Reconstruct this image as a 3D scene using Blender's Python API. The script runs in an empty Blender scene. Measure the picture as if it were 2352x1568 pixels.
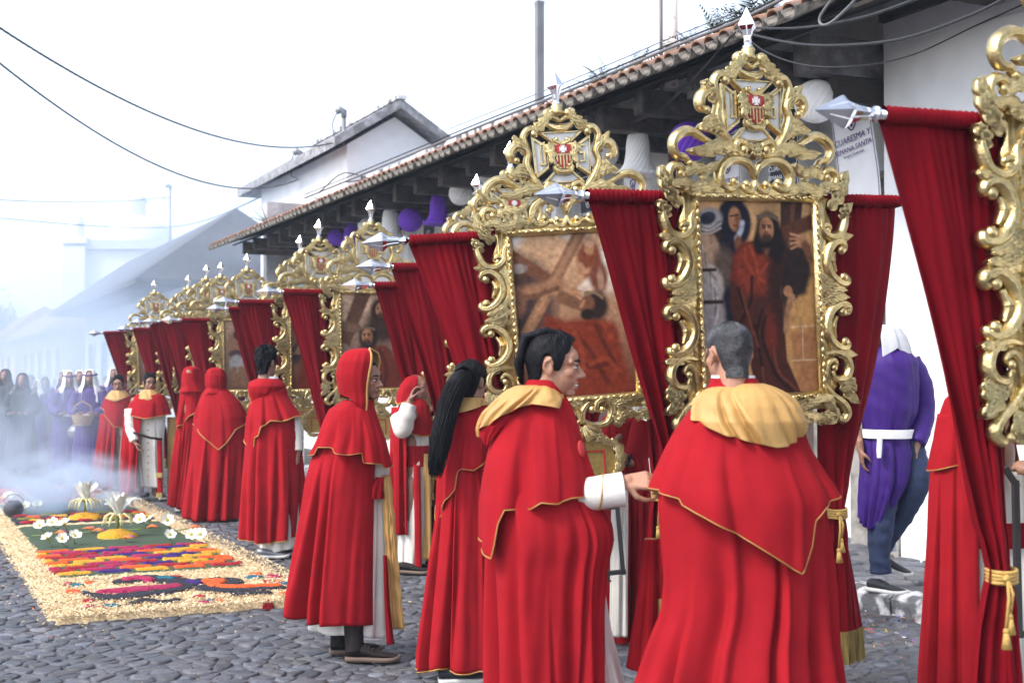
import bpy, bmesh, math, random
import numpy as np
from mathutils import Vector, Matrix, Euler, noise

random.seed(7)
rng = np.random.default_rng(7)
R = math.radians
pi = math.pi
scene = bpy.context.scene
COL = scene.collection

# ------------------------------------------------------------------ camera
F, CX, CY, HZ, CH = 3005.0, 1176.0, 784.0, 867.0, 1.56     # focal length and centre in photo pixels (2352 wide), horizon row, eye height
PITCH = math.atan((HZ - CY) / F)
cam_d = bpy.data.cameras.new('camera')
cam = bpy.data.objects.new('camera', cam_d)
COL.objects.link(cam)
cam.location = (0, 0, CH)
cam.rotation_euler = (R(90) + PITCH, 0, 0)
cam_d.sensor_width = 36.0
cam_d.lens = 36.0 * F / 2352.0
cam_d.clip_start = 0.1
cam_d.clip_end = 2000
cam_d.dof.use_dof = True
cam_d.dof.focus_distance = 7.4
cam_d.dof.aperture_fstop = 3.5
scene.camera = cam
scene.render.resolution_x, scene.render.resolution_y = 1024, 682

# ------------------------------------------------------------------ sky, sun, exposure
SUN_EL, SUN_AZ = R(48), R(236)       # azimuth clockwise from +Y
world = bpy.data.worlds.new('World')
scene.world = world
world.use_nodes = True
wn, wl = world.node_tree.nodes, world.node_tree.links
wn.clear()
wo = wn.new('ShaderNodeOutputWorld')
bg = wn.new('ShaderNodeBackground')
sky = wn.new('ShaderNodeTexSky')
sky.sky_type = 'NISHITA'
sky.sun_disc = False
sky.sun_elevation = SUN_EL
sky.sun_rotation = SUN_AZ
sky.altitude = 1500
sky.air_density = 1.0
sky.dust_density = 6.0
sky.ozone_density = 1.0
hsv = wn.new('ShaderNodeHueSaturation')
hsv.inputs['Saturation'].default_value = 0.55
hsv.inputs['Value'].default_value = 1.0
wl.new(sky.outputs[0], hsv.inputs['Color'])
wl.new(hsv.outputs[0], bg.inputs[0])
bg.inputs[1].default_value = 0.15
wl.new(bg.outputs[0], wo.inputs[0])

sun_d = bpy.data.lights.new('sun', 'SUN')
sun_d.energy = 1.2
sun_d.angle = R(14)
sun_d.color = (1.0, 0.95, 0.88)
sun = bpy.data.objects.new('sun', sun_d)
COL.objects.link(sun)
sd = Vector((math.sin(SUN_AZ) * math.cos(SUN_EL), math.cos(SUN_AZ) * math.cos(SUN_EL), math.sin(SUN_EL)))
sun.rotation_euler = sd.to_track_quat('Z', 'Y').to_euler()
sun.location = (0, 0, 30)
scene.view_settings.view_transform = 'Standard'
scene.view_settings.look = 'None'
scene.view_settings.exposure = 1.55
scene.view_settings.gamma = 1.0
scene.view_settings.use_curve_mapping = False
scene.cycles.max_bounces = 8
scene.cycles.diffuse_bounces = 3
scene.cycles.glossy_bounces = 3
scene.cycles.transparent_max_bounces = 12
scene.cycles.volume_bounces = 2
scene.cycles.volume_step_rate = 2.0
scene.cycles.use_denoising = True
scene.cycles.caustics_reflective = False
scene.cycles.caustics_refractive = False

# ------------------------------------------------------------------ projection helpers
UA = np.array([-0.429, 0.903])      # along the street, away from the camera
NA = np.array([0.903, 0.429])       # across it, towards the house on the near side
def W(a, l, z=0.0):
    p = UA * a + NA * l
    return Vector((float(p[0]), float(p[1]), z))
ST_YAW = math.atan2(NA[1], NA[0])   # rotation that takes local x to across, local y to along
def at(px, py, d):                  # point seen at photo pixel px,py, d metres ahead
    v = (CY - py) / F
    c, s = math.cos(PITCH), math.sin(PITCH)
    k = d / (c - v * s)
    return Vector(((px - CX) / F * k, d, CH + (s + v * c) * k))
def gd(px, py, z=0.0):              # ground point under a photo pixel
    v = (CY - py) / F
    c, s = math.cos(PITCH), math.sin(PITCH)
    t = (z - CH) / (s + v * c)
    return Vector(((px - CX) / F * t, (c - v * s) * t, z))
def al(px, py, l):                  # point on the vertical plane at lateral offset l
    x = (px - CX) / F
    d = l / (NA[0] * x + NA[1])
    return at(px, py, d)

# ------------------------------------------------------------------ materials
def M(name, col, rough=0.7, metal=0.0, var=0.12, vs=6.0, bump=0.0, bs=80.0, sheen=0.0, stretch=(1, 1, 1), col2=None, c2s=2.0, c2lo=0.45, c2hi=0.65, spec=0.5, attr=None, bd=0.01, bdetail=3.0, sub=0.0, crease=0.0, cs=4.0):
    m = bpy.data.materials.new(name)
    m.use_nodes = True
    n, l = m.node_tree.nodes, m.node_tree.links
    b = n['Principled BSDF']
    tc = n.new('ShaderNodeTexCoord')
    mp = n.new('ShaderNodeMapping')
    mp.inputs['Scale'].default_value = stretch
    l.new(tc.outputs['Object'], mp.inputs[0])
    nz = n.new('ShaderNodeTexNoise')
    nz.inputs['Scale'].default_value = vs
    nz.inputs['Detail'].default_value = 5
    l.new(mp.outputs[0], nz.inputs['Vector'])
    mr = n.new('ShaderNodeMapRange')
    mr.inputs['From Min'].default_value = 0.3
    mr.inputs['From Max'].default_value = 0.7
    mr.inputs['To Min'].default_value = 1 - var
    mr.inputs['To Max'].default_value = 1 + var
    l.new(nz.outputs['Fac'], mr.inputs['Value'])
    mul = n.new('ShaderNodeMix')
    mul.data_type = 'RGBA'
    mul.blend_type = 'MULTIPLY'
    mul.inputs['Factor'].default_value = 1
    src = None
    if attr:
        at_ = n.new('ShaderNodeAttribute')
        at_.attribute_name = attr
        src = at_.outputs['Color']
        l.new(src, mul.inputs['A'])
    elif col2 is not None:
        n2 = n.new('ShaderNodeTexNoise')
        n2.inputs['Scale'].default_value = c2s
        n2.inputs['Detail'].default_value = 6
        l.new(mp.outputs[0], n2.inputs['Vector'])
        m2 = n.new('ShaderNodeMapRange')
        m2.inputs['From Min'].default_value = c2lo
        m2.inputs['From Max'].default_value = c2hi
        l.new(n2.outputs['Fac'], m2.inputs['Value'])
        mx = n.new('ShaderNodeMix')
        mx.data_type = 'RGBA'
        mx.inputs['A'].default_value = (*col, 1)
        mx.inputs['B'].default_value = (*col2, 1)
        l.new(m2.outputs[0], mx.inputs['Factor'])
        l.new(mx.outputs['Result'], mul.inputs['A'])
    else:
        mul.inputs['A'].default_value = (*col, 1)
    l.new(mr.outputs[0], mul.inputs['B'])
    l.new(mul.outputs['Result'], b.inputs['Base Color'])
    b.inputs['Roughness'].default_value = rough
    b.inputs['Metallic'].default_value = metal
    b.inputs['Specular IOR Level'].default_value = spec
    if sheen:
        b.inputs['Sheen Weight'].default_value = sheen
        b.inputs['Sheen Roughness'].default_value = 0.4
        b.inputs['Sheen Tint'].default_value = (*[min(1, c * 1.6 + 0.1) for c in col], 1)
    if sub:
        b.inputs['Subsurface Weight'].default_value = sub
        b.inputs['Subsurface Radius'].default_value = (0.012, 0.005, 0.003)
        b.inputs['Subsurface Scale'].default_value = 1.0
    if bump:
        bp = n.new('ShaderNodeBump')
        nb = n.new('ShaderNodeTexNoise')
        nb.inputs['Scale'].default_value = bs
        nb.inputs['Detail'].default_value = bdetail
        l.new(mp.outputs[0], nb.inputs['Vector'])
        bp.inputs['Strength'].default_value = bump
        bp.inputs['Distance'].default_value = bd
        l.new(nb.outputs['Fac'], bp.inputs['Height'])
        l.new(bp.outputs[0], b.inputs['Normal'])
        if crease:
            nc = n.new('ShaderNodeTexNoise')
            nc.noise_type = 'RIDGED_MULTIFRACTAL'
            nc.inputs['Scale'].default_value = cs
            nc.inputs['Detail'].default_value = 2
            nc.inputs['Distortion'].default_value = 0.8
            l.new(mp.outputs[0], nc.inputs['Vector'])
            b2 = n.new('ShaderNodeBump')
            b2.inputs['Strength'].default_value = crease
            b2.inputs['Distance'].default_value = 0.012
            l.new(nc.outputs['Fac'], b2.inputs['Height'])
            l.new(b2.outputs[0], bp.inputs['Normal'])
    return m

RED = M('red_wool', (0.30, 0.008, 0.014), 0.9, var=0.10, vs=9, bump=0.25, bs=260, sheen=0.02, spec=0.12, crease=0.6, cs=3.6)
VELVET = M('red_velvet', (0.165, 0.002, 0.007), 0.8, var=0.16, vs=14, stretch=(1, 1, 0.25), bump=0.2, bs=160, sheen=0.05, spec=0.08)
GOLD = M('gold_leaf', (0.72, 0.56, 0.27), 0.33, 1.0, var=0.18, vs=30, bump=0.5, bs=70, bd=0.006, col2=(0.52, 0.41, 0.20), c2s=14)
GOLD_DK = M('gold_ground', (0.50, 0.36, 0.12), 0.45, 0.9, var=0.2, vs=30, bump=0.3, bs=60)
CHROME = M('polished_nickel', (0.78, 0.79, 0.83), 0.1, 1.0, var=0.04)
SATIN = M('gold_satin', (0.46, 0.265, 0.085), 0.55, var=0.10, vs=7, bump=0.2, bs=60, spec=0.4, crease=0.6, cs=5)
TRIM = M('gold_trim', (0.38, 0.20, 0.05), 0.45, var=0.12, vs=30, bump=0.2, bs=120)
CORD = M('gold_cord', (0.45, 0.28, 0.07), 0.6, var=0.2, vs=60, bump=0.6, bs=160)
FRINGE = M('gold_fringe', (0.40, 0.28, 0.08), 0.6, var=0.25, vs=80, stretch=(1, 1, 0.1), bump=0.8, bs=120)
ALB = M('cream_cotton', (0.68, 0.65, 0.60), 0.85, var=0.06, vs=8, bump=0.2, bs=150, crease=0.4, cs=4)
WHITEC = M('white_cloth', (0.76, 0.76, 0.77), 0.85, var=0.05, vs=8, bump=0.2, bs=120)
PURPLE = M('purple_cloth', (0.036, 0.007, 0.15), 0.6, var=0.12, vs=9, bump=0.2, bs=160, spec=0.3, crease=0.5, cs=4)
BLACKC = M('black_cloth', (0.018, 0.02, 0.026), 0.8, var=0.15, vs=8, bump=0.2, bs=120)
DENIM = M('blue_denim', (0.016, 0.028, 0.075), 0.85, var=0.3, vs=14, bump=0.4, bs=90, crease=0.8, cs=6)
LEATHER = M('dark_leather', (0.016, 0.012, 0.012), 0.8, var=0.2, vs=20, bump=0.2, bs=90, spec=0.2)
SOLE_W = M('white_rubber', (0.62, 0.62, 0.60), 0.6, var=0.1)
SOLE_B = M('brown_rubber', (0.12, 0.08, 0.06), 0.7, var=0.1)
HAIR = M('black_hair', (0.004, 0.004, 0.006), 0.55, var=0.4, vs=60, stretch=(1, 1, 0.3), bump=0.8, bs=140, bd=0.006, spec=0.15)
HAIRG = M('greying_hair', (0.014, 0.014, 0.017), 0.6, var=0.4, vs=90, bump=0.7, bs=220, col2=(0.09, 0.09, 0.10), c2s=14, c2lo=0.45, c2hi=0.7)
SKIN = M('skin', (0.3, 0.15, 0.09), 0.5, var=0.07, vs=40, bump=0.1, bs=180, attr='tint', sub=0.12)
EYEW = M('eye_white', (0.7, 0.68, 0.65), 0.2, var=0.02)
EYEB = M('eye_iris', (0.02, 0.012, 0.008), 0.15, var=0.02)
TEETH = M('teeth', (0.75, 0.72, 0.66), 0.25, var=0.03)
LIME = M('limewash', (0.77, 0.78, 0.80), 0.9, var=0.06, vs=2.5, bump=0.35, bs=7, bd=0.03, col2=(0.64, 0.65, 0.68), c2s=1.3, c2lo=0.5, c2hi=0.75)
LIME_OLD = M('old_limewash', (0.72, 0.71, 0.69), 0.9, var=0.1, vs=3, bump=0.4, bs=9, bd=0.03, col2=(0.24, 0.23, 0.22), c2s=1.7, c2lo=0.55, c2hi=0.75)
LIME_ROOF = M('mossy_limewash', (0.62, 0.63, 0.66), 0.9, var=0.2, vs=6, bump=0.4, bs=9, bd=0.03, col2=(0.10, 0.10, 0.10), c2s=5, c2lo=0.48, c2hi=0.6)
STONE = M('grey_stone', (0.30, 0.28, 0.26), 0.9, var=0.2, vs=6, bump=0.6, bs=20, bd=0.02, col2=(0.14, 0.13, 0.12), c2s=4)
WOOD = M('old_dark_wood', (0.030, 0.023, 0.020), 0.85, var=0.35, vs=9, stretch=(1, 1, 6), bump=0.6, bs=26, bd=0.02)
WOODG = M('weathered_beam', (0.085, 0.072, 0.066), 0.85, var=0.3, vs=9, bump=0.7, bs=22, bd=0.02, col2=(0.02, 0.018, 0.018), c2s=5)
TILE = M('clay_tile', (0.36, 0.17, 0.10), 0.9, var=0.25, vs=12, bump=0.4, bs=50, col2=(0.13, 0.12, 0.11), c2s=5, c2lo=0.42, c2hi=0.66)
TILE_IN = M('tile_mortar', (0.30, 0.27, 0.23), 0.9, var=0.45, vs=18, bump=0.8, bs=50, col2=(0.06, 0.055, 0.05), c2s=9, c2lo=0.45, c2hi=0.6)
CABLE = M('black_cable', (0.02, 0.02, 0.022), 0.6, var=0.1)
CABLE_G = M('grey_cable', (0.14, 0.14, 0.15), 0.6, var=0.1)
IRON = M('grey_metal', (0.22, 0.23, 0.25), 0.5, 0.6, var=0.2, vs=5, bump=0.2, bs=20)
PAPER_W = M('white_paper', (0.86, 0.86, 0.86), 0.9, var=0.03, sub=0.6)
PAPER_W.node_tree.nodes['Principled BSDF'].inputs['Subsurface Radius'].default_value = (0.15, 0.15, 0.15)
PAPER_P = M('purple_paper', (0.16, 0.04, 0.52), 0.85, var=0.08)
INK = M('black_ink', (0.02, 0.02, 0.03), 0.8, var=0.05)
INK_P = M('purple_ink', (0.07, 0.02, 0.16), 0.8, var=0.05)
INK_R = M('red_ink', (0.5, 0.02, 0.04), 0.8, var=0.05)
BAN_W = M('white_banner', (0.76, 0.76, 0.78), 0.85, var=0.04, bump=0.1, bs=40)
BAN_B = M('black_banner', (0.02, 0.022, 0.035), 0.8, var=0.1, bump=0.1, bs=40)
FERN = M('fern_green', (0.07, 0.11, 0.035), 0.8, var=0.3, vs=9)
SHIELD_R = M('shield_red', (0.42, 0.02, 0.02), 0.4, var=0.08)
PANEL_W = M('white_panel', (0.72, 0.70, 0.66), 0.5, var=0.08, vs=9)
PAINT = M('oil_paint', (1, 1, 1), 0.6, var=0.10, vs=30, bump=0.15, bs=60, attr='tint', spec=0.15)
COBBLE = M('cobble', (0.1, 0.1, 0.1), 0.62, var=0.28, vs=18, bump=0.5, bs=45, bd=0.012, attr='tint')
EARTH = M('joint_earth', (0.055, 0.052, 0.055), 0.95, var=0.3, vs=9, bump=0.8, bs=30, bd=0.02)
FLAKE = M('wood_shavings', (1, 1, 1), 0.85, var=0.15, vs=40, attr='tint')
WICKER = M('wicker', (0.32, 0.20, 0.09), 0.8, var=0.3, vs=40, bump=0.8, bs=70)

# ------------------------------------------------------------------ object helpers
def link(o, parent=None):
    COL.objects.link(o)
    if parent is not None:
        o.parent = parent
    return o
def tag(o, label=None, cat=None, group=None, kind=None):
    if label: o['label'] = label
    if cat: o['category'] = cat
    if group: o['group'] = group
    if kind: o['kind'] = kind
    return o
def mesh(name, v, f, mats=(), mi=None, smooth=True, tint=None):
    me = bpy.data.meshes.new(name)
    me.from_pydata([tuple(p) for p in v], [], [tuple(int(i) for i in q) for q in f])
    for m in (mats if isinstance(mats, (list, tuple)) else [mats]):
        me.materials.append(m)
    if mi is not None:
        me.polygons.foreach_set('material_index', np.asarray(mi, dtype=np.int32))
    if smooth:
        me.polygons.foreach_set('use_smooth', np.ones(len(me.polygons), dtype=bool))
    if tint is not None:
        c = me.color_attributes.new('tint', 'FLOAT_COLOR', 'POINT')
        t = np.ones((len(me.vertices), 4), dtype=np.float32)
        t[:, :3] = tint
        c.data.foreach_set('color', t.ravel())
    me.update()
    return me
def obj(name, me, parent=None, loc=None, rot=None, scale=None):
    o = bpy.data.objects.new(name, me)
    if loc is not None: o.location = loc
    if rot is not None: o.rotation_euler = rot
    if scale is not None: o.scale = scale
    return link(o, parent)
def thing(name, loc, label, cat, group=None, rz=0.0):
    o = bpy.data.objects.new(name, None)
    o.empty_display_size = 0.1
    o.location = loc
    o.rotation_euler = (0, 0, rz)
    tag(o, label, cat, group)
    return link(o)

class MB:
    """collects geometry for one mesh"""
    def __init__(s): s.v, s.f, s.mi = [], [], []
    def add(s, v, f, mi=0):
        k = len(s.v)
        s.v.extend([tuple(p) for p in v])
        s.f.extend([tuple(i + k for i in q) for q in f])
        s.mi.extend([mi] * len(f))
        return s
    def box(s, c, h, mi=0, rot=None, taper=1.0):
        pts = []
        for z in (-1, 1):
            t = taper if z > 0 else 1.0
            for x, y in ((-1, -1), (1, -1), (1, 1), (-1, 1)):
                p = Vector((x * h[0] * t, y * h[1] * t, z * h[2]))
                if rot is not None: p = rot @ p
                pts.append(p + Vector(c))
        return s.add(pts, [(3, 2, 1, 0), (4, 5, 6, 7), (0, 1, 5, 4), (1, 2, 6, 5), (2, 3, 7, 6), (3, 0, 4, 7)], mi)
    def tube(s, pts, r, n=8, mi=0, closed=False, caps=True):
        pts = [Vector(p) for p in pts]
        N = len(pts)
        rr = r if isinstance(r, (list, tuple, np.ndarray)) else [r] * N
        rings = []
        up = None
        for i in range(N):
            if closed: t = pts[(i + 1) % N] - pts[i - 1]
            else: t = pts[min(i + 1, N - 1)] - pts[max(i - 1, 0)]
            if t.length < 1e-9: t = Vector((0, 0, 1))
            t.normalize()
            if up is None:
                up = Vector((0, 0, 1)) if abs(t.z) < 0.9 else Vector((1, 0, 0))
            a = t.cross(up)
            if a.length < 1e-6: a = t.cross(Vector((1, 0.3, 0.2)))
            a.normalize()
            up = a.cross(t)
            rings.append([pts[i] + (a * math.cos(2 * pi * k / n) + up * math.sin(2 * pi * k / n)) * rr[i] for k in range(n)])
        v = [p for q in rings for p in q]
        f = []
        for i in range(N if closed else N - 1):
            j = (i + 1) % N
            for k in range(n):
                f.append((i * n + k, i * n + (k + 1) % n, j * n + (k + 1) % n, j * n + k))
        if caps and not closed:
            f.append(tuple(range(n - 1, -1, -1)))
            f.append(tuple((N - 1) * n + k for k in range(n)))
        return s.add(v, f, mi)
    def lathe(s, prof, c=(0, 0, 0), n=24, mi=0, axis=None):
        v, f = [], []
        q = axis if axis is not None else Matrix.Identity(3)
        for r, z in prof:
            for k in range(n):
                v.append(q @ Vector((r * math.cos(2 * pi * k / n), r * math.sin(2 * pi * k / n), z)) + Vector(c))
        for i in range(len(prof) - 1):
            for k in range(n):
                f.append((i * n + k, i * n + (k + 1) % n, (i + 1) * n + (k + 1) % n, (i + 1) * n + k))
        f.append(tuple(range(n - 1, -1, -1)))
        f.append(tuple((len(prof) - 1) * n + k for k in range(n)))
        return s.add(v, f, mi)
    def ell(s, c, r, n=16, m=10, rot=None, mi=0):
        v, f = [], []
        q = rot if rot is not None else Matrix.Identity(3)
        c = Vector(c)
        v.append(q @ Vector((0, 0, -r[2])) + c)
        for i in range(1, m):
            t = -pi / 2 + pi * i / m
            for k in range(n):
                p = 2 * pi * k / n
                v.append(q @ Vector((r[0] * math.cos(t) * math.cos(p), r[1] * math.cos(t) * math.sin(p), r[2] * math.sin(t))) + c)
        v.append(q @ Vector((0, 0, r[2])) + c)
        L = len(v) - 1
        for k in range(n):
            f.append((0, 1 + (k + 1) % n, 1 + k))
            f.append((L, L - n + k, L - n + (k + 1) % n))
        for i in range(m - 2):
            for k in range(n):
                a = 1 + i * n
                f.append((a + k, a + (k + 1) % n, a + n + (k + 1) % n, a + n + k))
        return s.add(v, f, mi)
    def prism(s, poly, y0, y1, mi=0):     # polygon in x,z extruded along y
        n = len(poly)
        v = [(x, y0, z) for x, z in poly] + [(x, y1, z) for x, z in poly]
        f = [tuple(range(n)), tuple(range(2 * n - 1, n - 1, -1))]
        for i in range(n):
            j = (i + 1) % n
            f.append((i, i + n, j + n, j))
        return s.add(v, f, mi)
    def mesh(s, name, mats, smooth=True, tint=None):
        return mesh(name, s.v, s.f, mats, s.mi, smooth, tint)
    def obj(s, name, mats, parent=None, smooth=True, **k):
        return obj(name, s.mesh(name, mats, smooth), parent, **k)

def crom(pts, n):                    # Catmull-Rom through points, n samples
    P = np.array(pts, dtype=float)
    if len(P) == 2:
        t = np.linspace(0, 1, n)[:, None]
        return P[0] * (1 - t) + P[1] * t
    Q = np.vstack([2 * P[0] - P[1], P, 2 * P[-1] - P[-2]])
    out = []
    for u in np.linspace(0, len(P) - 1 - 1e-9, n):
        i = int(u); t = u - i
        a, b, c, d = Q[i], Q[i + 1], Q[i + 2], Q[i + 3]
        out.append(0.5 * ((2 * b) + (-a + c) * t + (2 * a - 5 * b + 4 * c - d) * t * t + (-a + 3 * b - 3 * c + d) * t ** 3))
    return np.array(out)
def sstep(a, b, x):
    t = np.clip((x - a) / (b - a), 0, 1)
    return t * t * (3 - 2 * t)
# ================================================================== ground, pavement
def sheet(name, pts, m, z, kind='structure', parent=None):
    o = obj(name, mesh(name, [(p.x, p.y, z) for p in pts], [tuple(range(len(pts)))], m, smooth=False), parent)
    if kind: o['kind'] = kind
    return o
ground = sheet('ground', [Vector((-160, -40, 0)), Vector((160, -40, 0)), Vector((160, 210, 0)), Vector((-160, 210, 0))],
               M('dry_ground', (0.16, 0.15, 0.15), 0.95, var=0.2, vs=0.6), -0.06)
road = sheet('road', [W(-6, -7), W(-6, 6.0), W(140, 6.0), W(140, -7)],
             M('far_cobbles', (0.095, 0.095, 0.105), 0.7, var=0.45, vs=7, stretch=(1, 1, 1), bump=1.0, bs=8, bd=0.05, col2=(0.05, 0.05, 0.055), c2s=9), -0.021)

def vcell(p, nb, box=0.30):
    poly = [(p[0] - box, p[1] - box), (p[0] + box, p[1] - box), (p[0] + box, p[1] + box), (p[0] - box, p[1] + box)]
    for q in nb:
        mx, my = (p[0] + q[0]) / 2, (p[1] + q[1]) / 2
        dx, dy = q[0] - p[0], q[1] - p[1]
        out = []
        n = len(poly)
        ds = [(x - mx) * dx + (y - my) * dy for x, y in poly]
        if max(ds) <= 0: continue
        for i in range(n):
            j = (i + 1) % n
            if ds[i] <= 0: out.append(poly[i])
            if (ds[i] < 0) != (ds[j] < 0) and ds[i] != ds[j]:
                t = ds[i] / (ds[i] - ds[j])
                out.append((poly[i][0] + t * (poly[j][0] - poly[i][0]), poly[i][1] + t * (poly[j][1] - poly[i][1])))
        poly = out
        if len(poly) < 3: return None
    return poly
def stone_geo(poly, gap, h, rnd):
    P = np.array(poly)
    c = P.mean(0)
    # shrink towards the centre, cut the corners twice
    d = np.linalg.norm(P - c, axis=1, keepdims=True)
    P = c + (P - c) * np.clip(1 - gap / np.maximum(d, 1e-4), 0.3, 1)
    for w in (0.2, 0.22):
        N = np.roll(P, -1, 0)
        P = np.stack([P * (1 - w) + N * w, P * w + N * (1 - w)], 1).reshape(-1, 2)
    while len(P) > 11: P = np.delete(P, np.arange(1, len(P), 3), 0)
    n = len(P)
    tx, ty = rnd.uniform(-0.05, 0.05), rnd.uniform(-0.05, 0.05)
    v = []
    for k, (s, z) in enumerate(((1.02, -0.03), (1.0, 0.0), (0.92, h * 0.82), (0.66, h))):
        for q in P:
            r = (q - c) * s
            zz = z + (r[0] * tx + r[1] * ty if k > 1 else 0) + (rnd.uniform(-0.003, 0.003) if k > 1 else 0)
            v.append((c[0] + r[0], c[1] + r[1], zz))
    v.append((c[0], c[1], h + rnd.uniform(-0.002, 0.004)))
    f = []
    for k in range(3):
        for i in range(n):
            j = (i + 1) % n
            f.append((k * n + i, k * n + j, (k + 1) * n + j, (k + 1) * n + i))
    for i in range(n):
        f.append((3 * n + i, 3 * n + (i + 1) % n, 4 * n))
    return v, f
CA0, CA1, CL0, CL1 = 8.82, 19.8, 0.98, 2.80          # sawdust carpet on the road
def pave(region, da, dl, keep, z0, gap, hrange, big=0.0, seed=3):
    rnd = random.Random(seed)
    a0, a1, l0, l1 = region
    S = {}
    na, nl = int((a1 - a0) / da), int((l1 - l0) / dl)
    for i in range(na):
        for j in range(nl):
            a = a0 + (i + 0.5 + rnd.uniform(-0.33, 0.33)) * da
            l = l0 + (j + 0.5 + (0.5 if i % 2 else 0) + rnd.uniform(-0.36, 0.36)) * dl
            if big and rnd.random() < big and (i + j) % 3 == 0: continue
            S[i, j] = (l, a)
    st = []
    for (i, j), p in S.items():
        w = W(p[1], p[0])
        if not keep(w, p[1], p[0]): continue
        nb = [S[i + x, j + y] for x in range(-2, 3) for y in range(-2, 3) if (x or y) and (i + x, j + y) in S]
        poly = vcell(p, nb)
        if not poly: continue
        v, f = stone_geo(poly, gap * rnd.uniform(0.7, 1.6), rnd.uniform(*hrange), rnd)
        t = rnd.uniform(0.65, 1.35)
        if rnd.random() < 0.08: t *= 1.5
        wm = rnd.uniform(-0.05, 0.08)
        st.append((w.y, p, v, f, (0.074 * t * (1 + wm), 0.078 * t, 0.092 * t * (1 - wm)), z0))
    st.sort(key=lambda q: q[0])
    return st
def in_view(w, m=0.8):
    return w.y > 5.6 and abs(w.x) < 0.392 * w.y + m
def put_stones(st, parent, n_parts, name, stuff):
    n = 0
    mb, tint = MB(), []
    for d, p, v, f, t, z0 in st:
        base = W(p[1], p[0])
        if n < n_parts and in_view(base, 0.0) and base.y > 6.55:
            vv = [(q[0] - p[0], q[1] - p[1], q[2]) for q in v]
            o = obj(name, mesh(name, vv, f, COBBLE, tint=t), parent, loc=(base.x, base.y, z0), rot=(0, 0, ST_YAW))
            n += 1
        else:
            mb.add([(W(q[1], q[0]).x, W(q[1], q[0]).y, q[2] + z0) for q in v], f)
            tint.extend([t] * len(v))
    me = mb.mesh(stuff, COBBLE, tint=np.array(tint))
    o = obj(stuff, me, parent)
    o['kind'] = 'stuff'
stones = pave((4.8, 14.5, -3.0, 6.0), 0.090, 0.102,
              lambda w, a, l: in_view(w) and l < 5.93 and not (CA0 + 0.12 < a < CA1 and CL0 + 0.12 < l < CL1 - 0.12) and not (a > 11 and l > 4.4), -0.022, 0.0035, (0.005, 0.017), big=0.9)
put_stones(stones, road, 298, 'cobblestone', 'cobbles')

pavement = obj('pavement', None)
bpy.data.objects.remove(pavement)
pm = MB()
def lbox(mb, l0, l1, a0, a1, z0, z1, mi=0):       # box in street coordinates (world vertices)
    v = [W(a, l, z) for z in (z0, z1) for l, a in ((l0, a0), (l1, a0), (l1, a1), (l0, a1))]
    return mb.add(v, [(3, 2, 1, 0), (4, 5, 6, 7), (0, 1, 5, 4), (1, 2, 6, 5), (2, 3, 7, 6), (3, 0, 4, 7)], mi)
lbox(pm, 6.24, 8.0, -4, 60, -0.1, 0.085)
pavement = pm.obj('pavement', EARTH, smooth=False)
pavement['kind'] = 'structure'
KERB = M('worn_painted_kerb', (0.55, 0.55, 0.57), 0.9, var=0.15, vs=9, bump=0.7, bs=22, bd=0.02, col2=(0.11, 0.11, 0.12), c2s=8, c2lo=0.44, c2hi=0.56)
rk = random.Random(5)
a = 0.0
while a < 40:
    L = rk.uniform(0.55, 0.95)
    kb = MB()
    n = 6
    prof = [(6.03, -0.05), (6.02, 0.09), (6.045, 0.122), (6.08, 0.132), (6.24, 0.128), (6.245, 0.0)]
    v, f = [], []
    for i in range(n + 1):
        for k, (l, z) in enumerate(prof):
            j = rk.uniform(-0.012, 0.012)
            v.append(W(a + 0.01 + (L - 0.02) * i / n, l + j, z + rk.uniform(-0.007, 0.007)))
    for i in range(n):
        for k in range(5):
            f.append((i * 6 + k, i * 6 + k + 1, i * 6 + 7 + k, i * 6 + 6 + k))
    f.append(tuple(range(6))); f.append(tuple(n * 6 + 5 - k for k in range(6)))
    kb.add(v, f)
    kb.obj('kerb_stone', KERB, pavement, smooth=False)
    a += L
slab = pave((4.5, 14, 6.27, 7.9), 0.24, 0.27, lambda w, a, l: in_view(w, 0.5) and l < 7.85, 0.083, 0.008, (0.02, 0.034), seed=9)
mbk = []
for q in slab: mbk.append((q[0], q[1], q[2], q[3], tuple(c * 1.25 for c in q[4]), q[5]))
put_stones(mbk, pavement, 60, 'paving_stone', 'paving_stones')

# ================================================================== houses on the near side
class House:
    def __init__(s, name, a0, l0, label, cat='house', group=None):
        s.a0, s.l0 = a0, l0
        s.t = thing(name, W(a0, l0, 0), label, cat, group, rz=ST_YAW)
    def box(s, mb, l0, l1, a0, a1, z0, z1, mi=0, dz=0.0):   # dz: rise of the far edge (l1) over the near edge
        v = []
        for z in (z0, z1):
            for l, a in ((l0, a0), (l1, a0), (l1, a1), (l0, a1)):
                v.append((l - s.l0, a - s.a0, z + (dz if l == l1 else 0)))
        return mb.add(v, [(3, 2, 1, 0), (4, 5, 6, 7), (0, 1, 5, 4), (1, 2, 6, 5), (2, 3, 7, 6), (3, 0, 4, 7)], mi)
    def part(s, name, m, *boxes, smooth=False):
        mb = MB()
        for b in boxes: s.box(mb, *b)
        return mb.obj(name, m, s.t, smooth=smooth)
    def pt(s, l, a, z): return (l - s.l0, a - s.a0, z)

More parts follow.
